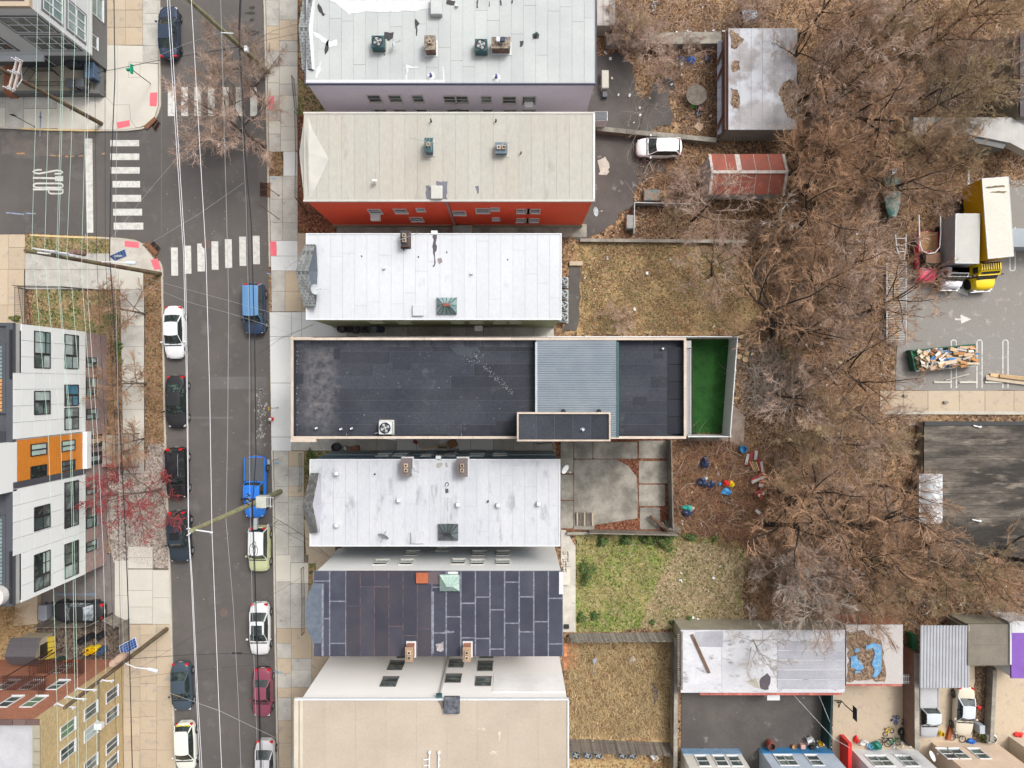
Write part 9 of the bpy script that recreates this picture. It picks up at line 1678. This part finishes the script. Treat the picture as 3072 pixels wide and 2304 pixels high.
def bike(label,x,y,rz,m,r_=.27,L_=.95,cat='bicycle'):
 c=P(x,y,.1);t=tag(empty('bicycle',(c.x,c.y,.06),R(rz)),label,cat)
 for s in(-1,1):
  mb=MB();mb.tube([(s*L_/2+r_*math.cos(q*math.pi/8),.0+r_*math.sin(q*math.pi/8),.05) for q in range(17)],.028,5,cap=False);w_=build(mb,'wheel',TYRE,t,local=True);mb=MB()
  for q in range(6):mb.tube([(s*L_/2,0,.05),(s*L_/2+r_*math.cos(q),r_*math.sin(q),.05)],.005,3)
  build(mb,'spoke',FLASH,w_,local=True)
 mb=MB()
 for a,b in(((-L_/2,0),(-.1,.35)),((-L_/2,0),(0,.02)),((0,.02),(-.12,.42)),((-.1,.35),(.3,.38)),((0,.02),(.3,.36)),((L_/2,0),(.28,.45))):mb.tube([(a[0],a[1],.09),(b[0],b[1],.11)],.022,5)
 build(mb,'frame',m,t,local=True);mb=MB();mb.cbox((-.25,.40,.08),(-.02,.5,.14),.02);build(mb,'saddle',BLACK,t,local=True);mb=MB();mb.tube([(.2,.38,.1),(.28,.47,.16),(.42,.44,.3)],.02,5);build(mb,'handlebar',BLACK,t,local=True)
bike('small yellow bicycle lying on the basketball yard',2666,2197,28,YEL,.2,.65);bike('small blue scooter like bicycle lying on the basketball yard',2690,2160,72,BLUEP,.15,.5);bike('black bicycle leaning in front of the white terrace house, left',2655,2227,5,BLACK,.3,.95);bike('green bicycle in front of the white terrace house, right',2680,2228,10,GREENP,.3,.95);bike('dark bicycle lying among clutter in front of the peach house',2872,2214,-12,BLACK,.3,.95)
bike('child sized purple bicycle against the brown yard wall',2720,2165,95,mat('paint_purple',(.10,.02,.14),.5),.18,.6)
bike('old bicycle lying at the top edge behind the grey roofed house',1968,20,70,STEEL,.3,.9)
t=tag(empty('basketball_hoop',P(2500,2098)),'black basketball hoop stand with backboard on the concrete yard','basketball hoop');a=P(2524,2102,.3);b=P(2568,2140,3.0);b=Vector((P(2566,2142,3.0).x,P(2566,2142,3.0).y,3.0));base_=P(2512,2108);mb=MB();mb.tube([(base_.x,base_.y,0),(a.x,a.y,.5),(b.x-.6,b.y+.5,2.4),b],.05,6);build(mb,'pole',BLACK,t);mb=MB();mb.tube([(base_.x-.3,base_.y+.2,.05),a],.04,5);mb.tube([(base_.x+.1,base_.y-.4,.05),a],.04,5);build(mb,'base_bar',BLACK,t)
mb=MB();mb.box((b.x-.03,b.y-.55,2.6),(b.x+.03,b.y+.55,3.25));build(mb,'backboard',BLACK,t);mb=MB();mb.tube([(b.x+.28+.22*math.cos(q*math.pi/6),b.y+.22*math.sin(q*math.pi/6),2.75) for q in range(13)],.015,4);build(mb,'rim',STEEL,t)
# tyres, white gate, clutter
for i,(x,y,m_) in enumerate(((2708,2197,0),(2722,2200,0),(2716,2214,0),(2728,2225,0))):c=P(x,y,.2);mb=MB();mb.lathe((c.x,c.y,.04+.0*i),[(.22,0),(.38,.03),(.40,.12),(.38,.2),(.22,.22)],18,cap=False);o=build(mb,'tyre',TYRE,None,smooth=50);tag(o,['upper left','upper right','middle','lowest'][i]+' black tyre in the heap by the brown yard wall','tyre','tyres by the brown yard wall')
t=tag(empty('picket_gate',P(2730,2035)),'white picket gate between the tarp garage and the carport','gate')
for i in range(7):a,b=P(2711+i*6.5,2023,1.1),P(2711+i*6.5,2052,1.1);mb=MB();mb.box((a.x,b.y,1.05),(a.x+.07,a.y,1.1));build(mb,'slat',WHITE,t)
for y in(2030,2046):a,b=P(2708,y,1.1),P(2754,y,1.1);mb=MB();mb.box((a.x,a.y,1.1),(b.x,a.y+.08,1.15));build(mb,'rail',WHITE,t)
mb=MB();a,b=P(2737,1905,.8),P(2751,2012,.8);mb.prism(blob([(2737,1905),(2751,1905),(2752,2012),(2737,2012)],.8,1,14,4),.0,.8);tag(build(mb,'covered_heap',mat('tarp_green',(.03,.20,.09),.6,v=.2,s=3)),'long green covered heap beside the carport','covered heap');
ac_unit('white square cooling unit at the end of the planting strip',2970,2212,0,.75,None,WHITE,.7);bxt('grey_cabinet','grey metal cabinet on the lower end of the planting strip','cabinet',2947,2190,.5,.75,.8,GALV);lump('bright red cover lump on the beige corner house edge',3055,2204,REDP,(.45,.25,.2),41,name='cover',cat='cover');lump('red cushion on the planting strip edge',2936,2122,REDP,(.2,.2,.15),42,name='cushion',cat='cushion');lump('blue bag among the clutter below the cream sedan',2912,2224,BLUEP,(.4,.25,.25),43);lump('red toy car in front of the white terrace house',2568,2218,REDP,(.22,.35,.25),44,name='toy',cat='toy');lump('green dome of a play tent in front of the white terrace house',2626,2236,mat('tent_green',(.01,.20,.15),.5),(.5,.35,.45),45,name='play_tent',cat='tent');lump('light blue plastic shell beside the green play tent',2611,2238,mat('plastic_sky',(.12,.40,.68),.5),(.3,.3,.3),46,name='sandpit_shell',cat='toy')
bxt('orange_scooter','rusty orange metal trough beside the cream sedan','trough',2851,2202,.35,1.2,.3,mat('rust_orange',(.40,.10,.04),.6),-14);bxt('pink_box','pale pink square box beside the chair in the bottom yard','box',2410,2242,.42,.38,.4,mat('box_pink',(.66,.42,.38),.7));bxt('dark_box','dark box below the white chair in the bottom yard','box',2438,2246,.4,.35,.4,BLACK)
t=dish('white satellite dish on the roof corner of the white terrace house',2780,2262,2.5,R(40),.42,WHITE,.5)
bxt('white_van_bonnet','cardboard square on the stone slab strip','board',2205,1240,.3,.3,.04,CONC_T) if 0 else None
for i,(x,y) in enumerate(((2718,1187),(2839,1207))):bxt('cinder_block',('left','right')[i]+' small cinder block on the tan walkway','block',x,y,.4,.22,.2,CONC_D,0,.12)
